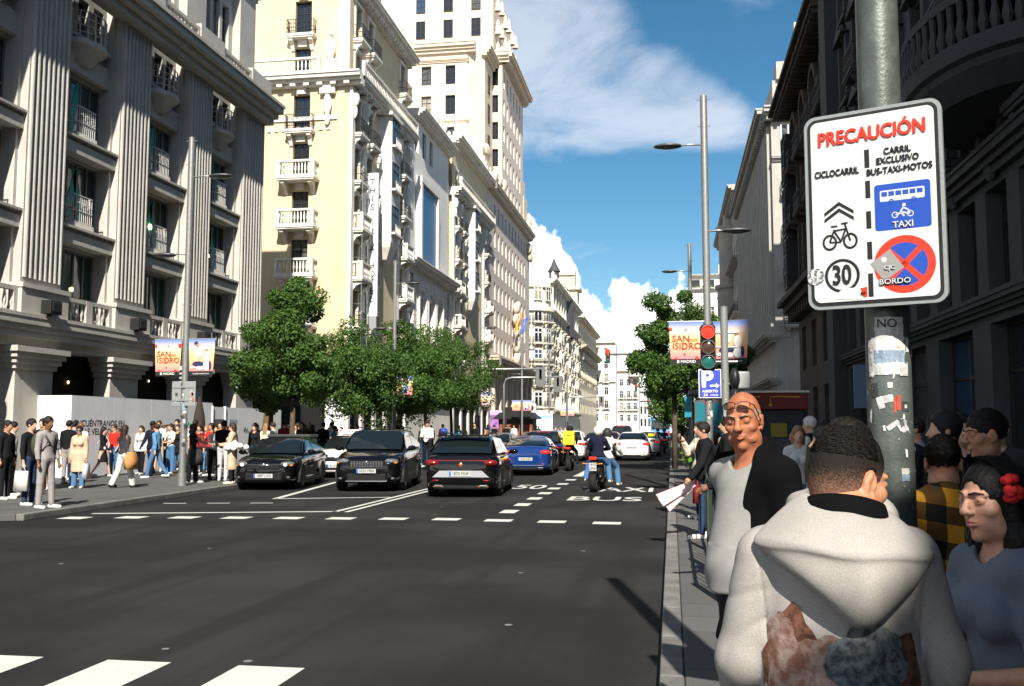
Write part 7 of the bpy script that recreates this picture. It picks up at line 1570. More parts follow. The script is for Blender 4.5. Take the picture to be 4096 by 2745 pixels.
pp(-15.4, 23.3, FACE + .2, 'person in a long beige trench coat, jeans and dark sunglasses', fem=True, hair='black', top=('beige', 1.0), coat=('beige', .55), legs=('wide', 'jeans'), shoes='cream', h=1.62, sunglasses=True, skn='tan', extras=wbag('shopping', 'lightgrey', -1, 'small white paper bag held by the woman in the trench coat'))
pp(-17.9, 26.8, AWAY, 'person in a light blue sweater seen from behind at the hoarding corner', top=('blue', 1.0), legs=('pants', 'darkjeans'), hair='black', h=1.78)
pp(-18.2, 27.6, FACE, 'person in a white T-shirt behind the trench coat', top=('white', .35), legs=('pants', 'darkjeans'), skn='brown', hair='black', h=1.74, style='bald')
pp(-18.2, 28.8, RIGHT + .3, 'person in a black dress with a white bag walking right', fem=True, hair='black', style='long', top=('black', 1.0), legs=('skirt', 'black'), h=1.64, pose=WALK, extras=wbag('cross', 'white', 1, 'white shoulder bag on the woman in a black dress'))
pp(-18.3, 29.6, FACE - .3, 'person in a bright red polo shirt, jeans and sunglasses', top=('red', .35), legs=('pants', 'jeans'), shoes='black', hair='brown', h=1.70, pose=POCKET, sunglasses=True)
pp(-14.36, 23.7, AWAY - .3, 'person in white trousers and dark top with long hair and a tan tote', fem=True, hair='brown', style='long', top=('charcoal', 1.0), legs=('wide', 'white'), shoes='black', h=1.68, pose=WALK2, extras=wbag('tote', 'tan', 1, 'large tan tote bag on the woman in white trousers'))
pp(-17.8, 30.4, FACE, 'person in a light grey cardigan over black clothes with long hair', fem=True, hair='brown', style='long', top=('black', .35), coat=('lightgrey', .12), legs=('pants', 'black'), h=1.66, pose=dict(hf=(.12, -.08), kf=(0, .2)))
pp(-17.1, 29.9, FACE, 'person in a navy blue suit and dark cap walking towards the road', top=('navy', 1.0), legs=('pants', 'navy'), shoes='black', skn='dark', cap='black', hair='black', h=1.83, pose=WALK)
pp(-18.4, 32.6, FACE + .2, 'person in a white T-shirt behind the navy suit', top=('white', .35), legs=('pants', 'beige'), hair='brown', h=1.84)
pp(-18.5, 33.1, RIGHT, 'person in a black jacket with long auburn hair holding a phone', fem=True, hair='auburn', style='long', top=('black', 1.0), legs=('pants', 'darkjeans'), h=1.68, pose=HOLD)
pp(-17.1, 31.1, FACE - .4, 'person in a white T-shirt and blue jeans with a black shoulder bag', fem=True, hair='brown', style='bun', top=('white', .35), legs=('wide', 'jeans'), shoes='cream', h=1.72, pose=HOLD, extras=wbag('cross', 'black', 1, 'black bag slung across the woman in a white T-shirt and jeans'))
pp(-18.5, 34.1, FACE, 'tall person in a black shirt over the heads near the lamp post', top=('black', .35), legs=('pants', 'black'), hair='black', h=1.9)
pp(-17.6, 32.5, FACE, 'person with a mustard scarf just left of the nearest lamp post', fem=True, hair='brown', top=('mustard', 1.0), coat=('black', .3), legs=('pants', 'jeans'), h=1.7)
pp(-13.66, 26.1, RIGHT + .8, 'person with curly hair in a backless black jumpsuit right of the lamp post', fem=True, hair='auburn', style='curly', skn='tan', top=('black', .05), legs=('wide', 'black'), h=1.68, pose=dict(af=(.1, .9), ef=(.2, .4), hf=(-.1, .1)), extras=wbag('tote', 'charcoal', 1, 'dark patterned bag hanging beside the backless jumpsuit'))
pp(-17.1, 32.8, AWAY, 'person in a white T-shirt and black cap seen from behind', top=('white', .35), legs=('pants', 'darkjeans'), cap='black', hair='black', h=1.86)
pp(-17.6, 34.2, FACE + .3, 'person in a dark jacket with sunglasses, right of the black cap', fem=True, hair='brown', style='long', top=('charcoal', 1.0), legs=('pants', 'darkjeans'), h=1.66, sunglasses=True)
pp(-16.7, 32.9, FACE, 'person with fair hair in a red top and light jeans', fem=True, hair='blond', style='long', top=('red', .35), coat=('charcoal', .1), legs=('wide', 'blue'), h=1.66)
pp(-16.9, 34.4, FACE, 'person with brown hair standing above the fair haired one', fem=True, hair='brown', style='long', top=('orange', 1.0), legs=('pants', 'black'), h=1.8)
pp(-13.9, 27.9, LEFT + 2.6, 'person in a white top and black trousers with a long black ponytail', fem=True, hair='black', style='tail', top=('white', 1.0), legs=('pants', 'black'), shoes='black', h=1.66, pose=dict(af=(.2, .5), ef=(.5, .6), ha=(.1, .1)))
pp(-15.0, 29.9, FACE - .4, 'person in a red vest raising a hand beside the black T-shirt', top=('red', .2), legs=('pants', 'black'), hair='brown', skn='tan', h=1.74, pose=PHONE)
pp(-13.2, 27.1, AWAY + .2, 'person in a black T-shirt and grey jeans seen from behind', top=('black', .35), legs=('pants', 'lightgrey'), shoes='lightgrey', hair='black', skn='tan', h=1.8, pose=dict(hf=(.12, -.1), kf=(.1, .15), af=(.5, .0), ef=(1.4, .3)))
pp(-16.3, 34.1, FACE, 'person in a magenta top under a black coat behind the beige coat', fem=True, hair='brown', style='long', top=('magenta', .35), coat=('black', .3), legs=('pants', 'black'), h=1.68)
pp(-12.35, 25.9, RIGHT + 3.4, 'person in a beige coat and sunglasses with a white fur over the arm', fem=True, hair='brown', style='long', top=('beige', 1.0), coat=('beige', .62), legs=('pants', 'black'), shoes='cream', h=1.72, pose=HOLD, sunglasses=True, extras=wbag('cross', 'tan', -1, 'little tan handbag of the woman in a beige coat'))
for i, (x, y, r, lab, k) in enumerate([
    (-14.9, 33, FACE, 'person with dark wavy hair in black, first behind the black saloon roof', dict(fem=True, hair='brown', style='long', top=('black', 1.0))),
    (-15.0, 34.2, AWAY, 'person with long fair hair seen from behind over the black saloon', dict(fem=True, hair='blond', style='long', top=('cream', 1.0))),
    (-14.4, 33.5, LEFT, 'person in a white shirt facing left over the black saloon roof', dict(fem=True, hair='brown', style='tail', top=('white', 1.0), sunglasses=True)),
    (-15.1, 36.2, AWAY, 'person in a dark red sweater seen from behind over the black saloon', dict(hair='black', top=('maroon', 1.0), h=1.85)),
    (-15.7, 38.2, FACE, 'person in a white and blue cap by the nearest tree trunk', dict(cap='lightgrey', top=('royal', 1.0))),
    (-15.3, 38.8, FACE, 'person in black by the tree trunk behind the black saloon', dict(hair='black', top=('black', 1.0))),
    (-15.55, 40, FACE, 'bald person in a dark jacket and pale shirt before the dark shopfront', dict(style='bald', top=('charcoal', 1.0), h=1.9)),
    (-14.7, 37, FACE, 'person with auburn hair left of the printed black jacket', dict(fem=True, hair='auburn', style='long', top=('brown', 1.0))),
    (-14.0, 36.4, AWAY, 'person with black hair, just left of the printed black jacket', dict(fem=True, hair='black', style='long', top=('black', 1.0))),
    (-13.9, 37.3, AWAY, 'broad person in a black jacket seen from behind before the white wall panel', dict(hair='black', top=('black', 1.0), h=1.8)),
    (-14.9, 41, FACE, 'person with long brown hair before the white wall panel', dict(fem=True, hair='brown', style='long', top=('charcoal', 1.0))),
    (-14.6, 40.2, AWAY, 'person in pale clothes before the white wall panel', dict(hair='brown', top=('lightgrey', 1.0))),
    (-15.2, 42, FACE, 'tall person in a pale pink shirt before the white wall panel', dict(style='bald', top=('pink', .35), h=1.9)),
    (-13.7, 38.1, RIGHT, 'person in a teal top at the right of the group behind the white taxi', dict(hair='black', skn='brown', top=('teal', 1.0), h=1.66)),
    (-15.4, 46, FACE, 'person with auburn hair between the second tree and the black SUV', dict(fem=True, hair='auburn', style='long', top=('tan', 1.0))),
    (-15.56, 48, AWAY, 'person in a royal blue jacket raising a phone over the black SUV roof', dict(hair='brown', top=('royal', 1.0), pose=PHONE, h=1.8)),
    (-15.4, 50, AWAY, 'person in a cream hooded top over the black SUV roof', dict(hair='black', top=('cream', 1.0), h=1.85)),
    (-15.1, 52, FACE, 'person in black over the middle of the black SUV roof, left of a pair', dict(hair='brown', top=('black', 1.0), h=1.84)),
    (-14.6, 51, FACE, 'person in dark grey over the black SUV roof, right of a pair', dict(hair='black', top=('charcoal', 1.0))),
    (-14.1, 49, FACE, 'very tall dark figure in a long black coat under the third tree', dict(hair='black', top=('black', 1.0), coat=('black', .8), cap='black', h=2.0)),
    (-9.75, 38, FACE, 'person in a white uniform shirt and black cap standing between the cars', dict(top=('white', 1.0), legs=('pants', 'black'), cap='black', h=1.88, pose=HOLD)),
    (-10.4, 40, FACE, 'person in black half behind the white uniform shirt', dict(hair='brown', top=('black', 1.0), h=1.75)),
    (-13.9, 58, FACE, 'person in a red shirt beyond the crossover roof near the columns', dict(hair='brown', top=('red', 1.0), h=1.8)),
    (-14.6, 57, AWAY, 'person in black beside the red shirt near the columns', dict(hair='black', top=('black', 1.0))),
    (-13.6, 61, FACE, 'person in pale blue near the columns beyond the crossover', dict(hair='brown', top=('blue', 1.0))),
    (-12.8, 62, AWAY, 'person in white near the lilac banner', dict(hair='black', top=('white', 1.0))),
    (-11.9, 58, FACE, 'tall person in a black suit left of the first curved mast', dict(hair='black', top=('black', 1.0), h=1.9)),
    (-12.6, 66, FACE, 'person in white between the two curved masts', dict(fem=True, hair='brown', style='long', top=('white', 1.0))),
    (-12.9, 70, AWAY, 'person in black between the two curved masts, left of a pair', dict(hair='black', top=('black', 1.0), h=1.8)),
    (-12.2, 71, AWAY, 'person in a black coat between the two curved masts, right of a pair', dict(hair='brown', top=('black', 1.0), coat=('black', .5), h=1.8)),
    (-11.6, 60, LEFT, 'person in an orange red checked shirt at the second curved mast', dict(hair='black', top=('orange', 1.0), h=1.6)),
    (-12.4, 76, FACE, 'person in white before the flower kiosk', dict(hair='brown', top=('white', 1.0))), (-13.2, 79, AWAY, 'person with a backpack before the flower kiosk', dict(hair='black', top=('charcoal', 1.0), h=1.8)),
    (-12.6, 92, FACE, 'person in cream near the white billboard', dict(hair='brown', top=('cream', 1.0))), (-13.1, 94, AWAY, 'person in black near the white billboard', dict(hair='black', top=('black', 1.0)))]):
    k.setdefault('h', 1.7 + .04 * (i % 4)); k.setdefault('legs', ('pants', ('darkjeans', 'black', 'jeans')[i % 3])); pp(x, y, r, lab, **k)
for i, (x, y, r, lab, k) in enumerate([
    (-17.2, 35.5, FACE, 'person in a rust shirt by the dark parasol', dict(hair='brown', top=('tan', 1.0))), (-17.9, 36.6, LEFT, 'person with fair hair by the dark parasol', dict(fem=True, hair='blond', style='long', top=('white', .35))), (-16.6, 36.9, AWAY, 'person in a navy jacket by the hoarding door', dict(hair='black', top=('navy', 1.0))),
    (-17.3, 38.4, FACE, 'person in a pink top by the hoarding notices', dict(fem=True, hair='brown', style='long', top=('pink', 1.0))), (-16.4, 39.4, RIGHT, 'person in olive by the hoarding notices', dict(hair='black', top=('olive', 1.0), h=1.8)), (-17.6, 40.2, AWAY, 'person in black by the hoarding notices', dict(hair='black', top=('black', 1.0))),
    (-16.8, 41.6, FACE, 'person in a cream coat by the tan parasol', dict(fem=True, hair='auburn', style='long', top=('cream', 1.0), coat=('cream', .3))), (-17.5, 43.6, LEFT, 'person in grey right of the tan parasol', dict(hair='brown', top=('grey', 1.0), h=1.8)), (-16.2, 44.4, FACE, 'person in a red jacket at the end of the hoarding', dict(hair='black', top=('red', 1.0))),
    (-15.9, 30.8, FACE, 'person in a maroon top between the navy suit and the lamp post', dict(fem=True, hair='brown', style='long', top=('maroon', 1.0))), (-16.1, 28.4, LEFT, 'person in a denim jacket in front of the navy suit', dict(hair='brown', top=('blue', 1.0), pose=WALK)), (-17.0, 25.2, AWAY, 'person in a black hooded top left of the trench coat', dict(hair='black', top=('black', 1.0), legs=('pants', 'grey'))),
    (-16.9, 48, FACE, 'person in white under the second tree', dict(fem=True, hair='brown', style='long', top=('white', 1.0))), (-16.4, 54, AWAY, 'person in charcoal under the fourth tree', dict(hair='black', top=('charcoal', 1.0))), (-15.9, 63, FACE, 'person in teal under the rightmost tree', dict(hair='brown', top=('teal', 1.0))), (-14.9, 67, LEFT, 'person in cream beyond the rightmost tree', dict(fem=True, hair='blond', style='long', top=('cream', 1.0)))]):
    k.setdefault('h', 1.64 + .05 * (i % 4)); k.setdefault('legs', ('pants', ('black', 'jeans', 'darkjeans')[i % 3])); pp(x, y, r, lab, **k)
fu = MB(); g = np.random.default_rng(3)
for i in range(14): fu.ell((-12.3 + g.normal() * .10 + .16, 25.62 + g.normal() * .04, 1.18 + g.normal() * .05), (.09, .06, .07), 8, 6)
tag(fu.obj('fur_coat', cloth('fur', (.72, .70, .66), bump=1.0, bs=90), None, smooth=True), 'white fluffy fur carried over the arm of the woman in beige', 'clothing')
# far crowd reads as one mass
cm = MB(); cs_ = []
for i in range(70):
    y = 95 + 110 * g.random() ** 1.3; x = xl(y) - .5 - 3.5 * g.random() if g.random() < .75 else .8 + 2.5 * g.random()
    h = 1.55 + .3 * g.random(); w = .2 + .06 * g.random(); cm.loft([[(x + a * w * sc, y + b * w * .7 * sc, .12 + h * t) for a, b in ((1, 0), (.7, .7), (0, 1), (-.7, .7), (-1, 0), (-.7, -.7), (0, -1), (.7, -.7))] for t, sc in ((0, .5), (.25, .7), (.5, .85), (.72, 1.05), (.82, .95), (.85, .35))]); cm.ell((x, y, .12 + h * .93), (.09, .1, .12), 8, 6)
crowd_m = mat('far_crowd', (.30, .26, .22), .9); t = NT(crowd_m.node_tree); n = t.node('ShaderNodeTexNoise', inp={'Vector': t.node('ShaderNodeTexCoord').outputs['Object'], 'Scale': .9, 'Detail': 2.0}); t.l.new(t.mix(t.ss(n.outputs[0], .42, .58), (.02, .02, .025), (.42, .34, .28)), t.n['Principled BSDF'].inputs['Base Color'])
tag(cm.obj('crowd', crowd_m, None, smooth=True), 'far off crowd of walkers down both pavements', 'crowd', kind='stuff')

# ------------------------------------------------ people on the right pavement
GR2 = 'people waiting on the right pavement'
def pr_(x, y, rz, label, **k): k.setdefault('cell', .016 if y < 20 else .024); k.setdefault('group', GR2); return person((x, y), rz, label, **k)
pr_(.46, 14.3, LEFT + .15, 'person in a black jacket holding pink papers by the kerb', top=('black', 1.0), coat=('black', .06), legs=('pants', 'darkjeans'), skn='tan', hair='black', h=1.66, fine=True, pose=dict(af=(.35, .1), ef=(.3, .2), hf=(.12, -.1), kf=(.05, .2)), cell=.013)
pa = empty('papers', (.2, 14.22, .82), R(-10), 'folded pale pink papers held by the man in black at the kerb', 'papers')
for i, (a, b) in enumerate(((.0, .0), (.08, .05), (-.05, .1))):
    m = MB(); m.add([(.06, b * .3, .12), (.13, b * .3, .05), (-.34 + a, b, -.25 - a), (-.42 + a, b, -.14 - a)], [(0, 1, 2, 3)]); m.obj('sheet', mat('pink_paper', (.62, .45, .46), .8), pa, norm=False)
pr_(.5, 17.3, LEFT + .4, 'person in a cream coat on the phone behind the pink papers', fem=True, hair='brown', style='bun', top=('cream', 1.0), coat=('cream', .6), legs=('pants', 'black'), h=1.68, pose=PHONE, extras=wbag('shopping', 'maroon', -1, 'dark red paper bag of the woman in the cream coat'))
pr_(.86, 15.6, LEFT, 'bearded person with a phone at the mouth beside the bald man', hair='black', top=('maroon', 1.0), coat=('black', .1), legs=('pants', 'black'), h=1.74, pose=PHONE, skn='light')
pr_(.72, 9.5, LEFT, 'person in a dark jacket with one hand on the green rail', hair='black', top=('black', 1.0), legs=('pants', 'black'), skn='brown', h=1.7, pose=dict(af=(.1, .55), ef=(.3, .55)), fine=True, cell=.012)
pr_(1.15, 20.5, FACE, 'person in beige further along the kerb by the shelter', fem=True, hair='brown', style='long', top=('beige', 1.0), h=1.66)
pr_(.95, 24.8, FACE, 'person in black by the bus shelter end', hair='black', top=('black', 1.0), h=1.75); pr_(1.5, 21.5, LEFT, 'person in maroon at the bus shelter', hair='black', top=('maroon', 1.0), h=1.72)
pr_(2.05, 15, LEFT - .5, 'white haired person in a navy vest over a white shirt', hair='white', top=('white', 1.0), legs=('pants', 'jeans'), h=1.74, pose=PHONE, vest='navy')
pr_(1.62, 13, FACE, 'person with fair hair and a pale scarf behind the black cardigan', fem=True, hair='blond', style='long', top=('lightgrey', 1.0), h=1.6)
pr_(1.12, 7.4, LEFT, 'person with black hair in a dark green jacket between bald man and hooded man', fem=True, hair='black', style='long', top=('green', 1.0), legs=('pants', 'darkjeans'), h=1.58, pose=HOLD, fine=True, cell=.012)
for x, y, r, lab, k in ((2.1, 7.6, FACE, 'person in a pale scarf in the shade right of the sticker pole', dict(fem=True, hair='black', style='long', top=('lightgrey', 1.0), coat=('black', .3))), (2.55, 8.2, FACE - .3, 'person in dark sunglasses in the shade under the big sign', dict(hair='black', top=('charcoal', 1.0), sunglasses=True)),
                        (2.9, 9.6, FACE, 'person in a dark shirt in the deep shade by the shop doors', dict(hair='black', top=('black', 1.0))), (2.6, 11, LEFT, 'person in grey walking through the shade by the shop', dict(hair='brown', top=('grey', 1.0))), (3.4, 11.5, AWAY, 'person in navy going away in the shade by the shop', dict(hair='black', top=('navy', 1.0))),
                        (1.75, 6.6, LEFT, 'person in black with a ponytail in the shade just right of the sticker pole', dict(fem=True, hair='black', style='tail', top=('black', 1.0))), (2.3, 10.2, FACE + .4, 'person in a dark cap in the shade behind the plaid shirt', dict(hair='black', top=('charcoal', 1.0), cap='black')), (3.2, 8.6, LEFT, 'person in maroon in the shade at the right edge', dict(hair='brown', top=('maroon', 1.0))), (1.9, 12.6, AWAY, 'person in olive walking away in the shade past the kiosk', dict(hair='black', top=('olive', 1.0)))):
    pr_(x, y, r, lab, h=1.68, legs=('pants', 'black'), **k)
# ------------------------------------------------ the five people close to the camera
def rotp(Rm, c, s): return lambda x, y, z: np.array(c) + s * np.array(Rm @ Vector((x, y, z)))
def face(F, c, Rm, s=1.0, age=0.0, squint=0.5, nose=1.0):
    P = rotp(Rm, c, s); E = lambda p, r, k=.01, op='+', rot=Rm: F.ell(P(*p), np.array(r) * s, k=k * s, op=op, rot=rot)
    Cc = lambda a, b, ra, rb=None, k=.01, op='+': F.cap(P(*a), P(*b), ra * s, (rb or ra) * s, k=k * s, op=op)
    E((0, -.015, .038), (.0745, .098, .094), .02); E((0, .018, -.035), (.0605, .077, .090), .03)
    Cc((-.040, .012, -.082), (.040, .012, -.082), .030, k=.03); Cc((0, .04, -.095), (0, .068, -.108), .026, .019, k=.02)
    for q in (-1, 1):
        E((q * .046, .056, -.022), (.026, .024, .022), .02); Cc((q * .014, .093, .029), (q * .052, .072, .026), .0085, .007, .014)
        E((q * .034, .108, .007), (.022, .020, .013), .010, '-'); E((q * .033, .0765, .007), (.0185, .0175, .0135), .004)
        E((q * .0335, .0975, .0055), (.0140, .010, .0052 * (1 - squint) + .0010), .002, '-')
        E((q * .0155, .1045, -.029), (.0095, .0115, .0085), .006); E((q * .009, .112, -.0375), (.004, .006, .004), .003, '-')
        E((q * .079, -.008, -.006), (.010, .021, .034), .006, rot=Rm @ Matrix.Rotation(-.15, 3, 'X')); E((q * .089, -.003, .0), (.008, .012, .020), .004, '-'); E((q * .087, -.005, -.024), (.006, .008, .008), .004, '-'); E((q * .079, .004, -.036), (.007, .009, .010), .004)
        E((q * .086, -.012, .012), (.004, .006, .016), .003); E((q * .078, .012, -.008), (.006, .005, .008), .004)
        Cc((q * .001, .097, -.0535), (q * .023, .088, -.060), .0062, .004, .004); Cc((0, .0965, -.0705), (q * .017, .090, -.068), .0078, .005, .005); Cc((0, .103, -.0628), (q * .025, .0925, -.0625 - .004 * age), .0022, .0022, .002, '-')
        if age:
            Cc((q * .021, .100, -.030), (q * .040, .078, -.070), .0045 * age, .003, .006, '-'); Cc((q * .02, .092, -.008), (q * .045, .080, -.012), .0028 * age, .002, .005, '-'); E((q * .042, .045, -.075), (.022, .028, .022), .015); Cc((q * .044, .074, -.06), (q * .05, .05, -.095), .003 * age, .003, .006, '-')
            for j in range(3): Cc((0, .0905 - .004 * j, .045 + .013 * j), (q * .045, .072 - .004 * j, .043 + .013 * j), .0016 * age, .0012, .003, '-')
            Cc((q * .006, .099, .016), (q * .007, .095, .034), .002 * age, .002, .003, '-')
    Cc((0, .090, .020), (0, .113 + .006 * (nose - 1), -.018), .0088 * nose, .0105 * nose, .010); E((0, .1155 + .006 * (nose - 1), -.026), (.0135 * nose, .0125, .0115 * nose), .008)
    return P
def eyes(root, P, s, mt_iris, squint=.5):
    for q in (-1, 1):
        m = MB(); p = P(q * .0325, .0788, .0062); m.ell(tuple(p), (.0124 * s,) * 3, 14, 10); e = m.obj('eyeball', mat('eye_white', (.62, .58, .54), .2, spec=.6), root, smooth=True)
        m = MB(); p = P(q * .0325 - .002, .0858, .0060); m.ell(tuple(p), (.0060 * s,) * 3, 12, 8); m.obj('iris', mt_iris, e, smooth=True)
def brows(root, P, s, mt, th=.0042, dz=0):
    for q in (-1, 1): m = MB(); m.tube([tuple(P(q * .014, .1035, .0285 + dz)), tuple(P(q * .032, .0965, .0345 + dz)), tuple(P(q * .053, .078, .029 + dz))], [th * s, th * s, th * .5 * s], 7); m.obj('eyebrow', mt, root, smooth=True)
def put(F, name, mt, root): o = bpy.data.objects.new(name, F.mesh(name, mt)); return link(o, root)
def skinmat(n, c, c2, rough=.5):
    m = mat(n, c, rough, bump=.2, bs=160, bd=.002, var=.01, vs=28, col2=c2); b = m.node_tree.nodes['Principled BSDF']; b.inputs['Subsurface Weight'].default_value = .08; b.inputs['Subsurface Radius'].default_value = (.01, .004, .002); b.inputs['Subsurface Scale'].default_value = .5; return grain(m, .16, 330)
def knit(n, c, fine=260, big=7, str_=.35):
    m = mat(n, c, .95, bump=str_, bs=fine, bd=.0025, spec=.06, var=.08, vs=5); return grain(m, .22, 420)

def strands(root, P, s, mt, n, seed, kind='short', zlow=-.03):
    g = np.random.default_rng(seed); m = MB(); r = np.array([.081, .104, .100])
    while n > 0:
        v = g.normal(size=3); v /= np.linalg.norm(v)
        if v[2] * .1 + .04 < zlow or (v[1] > .45 and v[2] < .62) or (abs(v[0]) > .8 and v[2] < .05 and v[1] > -.2): continue
        n -= 1; p = v * r * 1.0 + np.array([0, -.017, .040]); d = np.array([.15 * g.normal(), -.5 + (.9 if v[1] > .35 else 0), .1]); d -= v * (d @ v)
        if kind == 'short': L = .012 + .016 * g.random(); pts = [p, p + d * L + v * .002, p + d * L * 1.6 + v * .003]
        else:
            sx_ = math.copysign(1, v[0]); q = .06 + .03 * g.random(); y = -.02 - .07 * g.random(); pts = [np.array([v[0] * .05, .05 - .1 * g.random(), .140]), np.array([sx_ * q, y + .04, .09]), np.array([sx_ * (q + .022), y, -.02]), np.array([sx_ * (q + .026 + .02 * g.normal() * .5), y + .02, -.14]), np.array([sx_ * (q + .02 * g.random()), y + .08 * g.random(), -.28 - .14 * g.random()])]
        m.tube([tuple(P(*x)) for x in pts], [.0012 * s] * (len(pts) - 1) + [.0004], 3, cap=False)
    m.obj('hair_strands', mt, root, smooth=True, norm=False)
# ---- elderly bald man, glasses pushed up, grey sweater, black cardigan
def elder():
    rz = R(128); rt = empty('person', (.335, 4.22, .12), rz, 'bald elderly person with glasses on the forehead, grey sweater and black cardigan', 'person'); J = skeleton(1.72, False, af=(-.05, -.45), ab=(.10, .04), ef=(.4, .3), lean=.02); s = J['s']; lo, hi = bounds(J, .24)
    def body(F, g):
        add_torso(F, J, g); F.cap((0, .02, 1.30), (0, .06, 1.02), .120 + g, .145 + g, k=.05, ky=1.05)
    Rm = (Matrix.Rotation(R(33), 3, 'Z') @ Matrix.Rotation(R(-6), 3, 'X') @ Matrix.Rotation(R(3), 3, 'Y')); hc = J['head'] + np.array([0, .012, .008])
    F = SDF(lo, hi, .0052); body(F, -.014)
    for i in (0, 1): add_leg(F, J, i, -.006); add_arm(F, J, i, -.002); add_hand(F, J, i, True); F.cap(J['heel%d' % i], J['toe%d' % i], .036, .028, k=.02)
    F.cap(J['nb'], hc + np.array([0, -.015, -.06]), .064, .058, k=.03)
    P = face(F, hc, Rm, s * .94, age=1.0, squint=.74, nose=1.22)
    SKE = skinmat('elder_skin', (.41, .165, .085), (.29, .10, .05)); bo = put(F, 'body', SKE, rt); eyes(rt, P, s * .92, mat('iris_dark', (.03, .02, .015), .15), .7)
    GH = hairm('white'); brows(rt, P, s, mat('grey_brow', (.30, .20, .13), .8, bump=.5, bs=200), .0045)
    Fh = SDF(hc - .16, hc + .16, .005)   # clipped grey hair round the sides
    Fh.ell(P(0, -.016, .034), np.array([.0765, .1005, .092]) * s * .94, k=0, rot=Rm); n = Rm @ Vector((0, -.25, 1)); Fh.half(P(0, -.02, .045), tuple(n)); Fh.half(P(0, .034, 0), tuple(Rm @ Vector((0, 1, 0)))); Fh.half(P(0, 0, -.05), tuple(Rm @ Vector((0, 0, -1))))
    put(Fh, 'hair', mat('clipped_grey', (.36, .24, .17), .8, bump=.4, bs=220, var=.3, vs=60), rt)
    F = SDF(lo, hi, .0065); body(F, .012)
    for i in (0, 1): add_arm(F, J, i, .014, .95)
    F.cap((0, .055, 1.0), (0, .055, .92), .164, .160, k=.03, ky=1.05); F.half((0, 0, .90), (0, 0, -1), .02); F.cap(J['nb'] + np.array([0, .035, .035]), hc, .066, .07, k=.012, op='-')
    F.warp(lambda X, Y, Z: .0035 * np.sin(Z * 46 + X * 18 + 3 * np.sin(X * 9)) * np.exp(-((Z - 1.02) / .25) ** 2) + .003 * np.sin((X * 1.2 + Z) * 33) * (Z > 1.1))
    put(F, 'sweater', knit('heather_grey', (.27, .262, .25), 180), rt)
    F = SDF(lo, hi, .0065); add_torso(F, J, .030); F.cap((0, .0, 1.28), (-.01, .035, .76), .155, .19, k=.05, ky=1.1)
    F.cap(J['sho0'] * .9 + J['sho1'] * .1, J['sho1'] * .9 + J['sho0'] * .1, .078, k=.05)
    for i in (0, 1): add_arm(F, J, i, .026, .98); F.cap(J['elb%d' % i], J['wri%d' % i], .062, .05, k=.03)
    F.cap(J['nb'] + np.array([0, -.045, .055]), J['nb'] + np.array([0, -.05, .08]), .078, .07, k=.03)
    F.half((0, 0, .72), (0, 0, -1), .02); F.cap(J['nb'] + np.array([0, .05, .02]), hc + np.array([0, .04, 0]), .062, .08, k=.015, op='-')
    F.cap(J['nb'] + np.array([.05, .18, .05]), (.21, .27, .72), .17, .19, k=.02, op='-'); F.cap(J['nb'] + np.array([.14, .10, -.02]), (.24, .16, .72), .10, .22, k=.02, op='-')
    F.warp(lambda X, Y, Z: .0028 * np.sin(Z * 24 + 12 * Y + 2.5 * np.sin(X * 14 + Z * 7)))
    put(F, 'cardigan', knit('black_knit', (.004, .004, .0045), 200), rt)
    F = SDF(lo, hi, .012); F.cap(J['pel'] + np.array([-.06, .01, 0]), J['pel'] + np.array([.06, .01, 0]), .135, k=.03)
    for i in (0, 1): add_leg(F, J, i, .014, .006, .97)
    F.half((0, 0, .98), (0, 0, 1)); put(F, 'trousers', C('charcoal'), rt)
    F = SDF(lo, hi, .012)
    for i in (0, 1): F.cap(J['heel%d' % i] + np.array([0, 0, .01]), J['toe%d' % i] + np.array([0, .03, 0]), .045, .038, k=.02)
    put(F, 'shoes', C('brown'), rt)
    # reading glasses pushed up on the forehead
    gl = empty('glasses', tuple(P(0, .088, .078)), 0, parent=rt); gl.rotation_euler = (Rm @ Matrix.Rotation(R(22), 3, 'X')).to_euler(); gl.scale = (.9, .9, .9); FR = mat('dark_red_frame', (.03, .006, .006), .25)
    m = MB()
    for q in (-1, 1):
        pts = [(q * (.034 + .027 * math.copysign(abs(math.cos(t)) ** .6, math.cos(t))), .008 - .012 * abs(.034 + .027 * math.cos(t)) / .06, .0165 * math.copysign(abs(math.sin(t)) ** .6, math.sin(t))) for t in [2 * math.pi * i / 20 for i in range(21)]]; m.tube(pts, .0021, 6)
        m.tube([(q * .061, -.003, .010), (q * .074, -.02, .006), (q * .083, -.06, -.022), (q * .085, -.098, -.048)], [.0024, .003, .003, .0024], 6)
    m.tube([(-.008, .008, .004), (0, .011, .007), (.008, .008, .004)], .0021, 6); m.obj('frame', FR, gl, smooth=True)
    GLS = mat('spectacle_lens', (.9, .85, .85), .03, trans=1.0); MATS['spectacle_lens'].node_tree.nodes['Principled BSDF'].inputs['IOR'].default_value = 1.02
    for q in (-1, 1):
        m = MB(); m.add([(q * (.034 + .026 * math.copysign(abs(math.cos(t)) ** .6, math.cos(t))), .007 - .012 * abs(.034 + .027 * math.cos(t)) / .06, .0155 * math.copysign(abs(math.sin(t)) ** .6, math.sin(t))) for t in [2 * math.pi * i / 20 for i in range(20)]], [tuple(range(20))]); m.obj('lens', GLS, gl, norm=False)
elder()

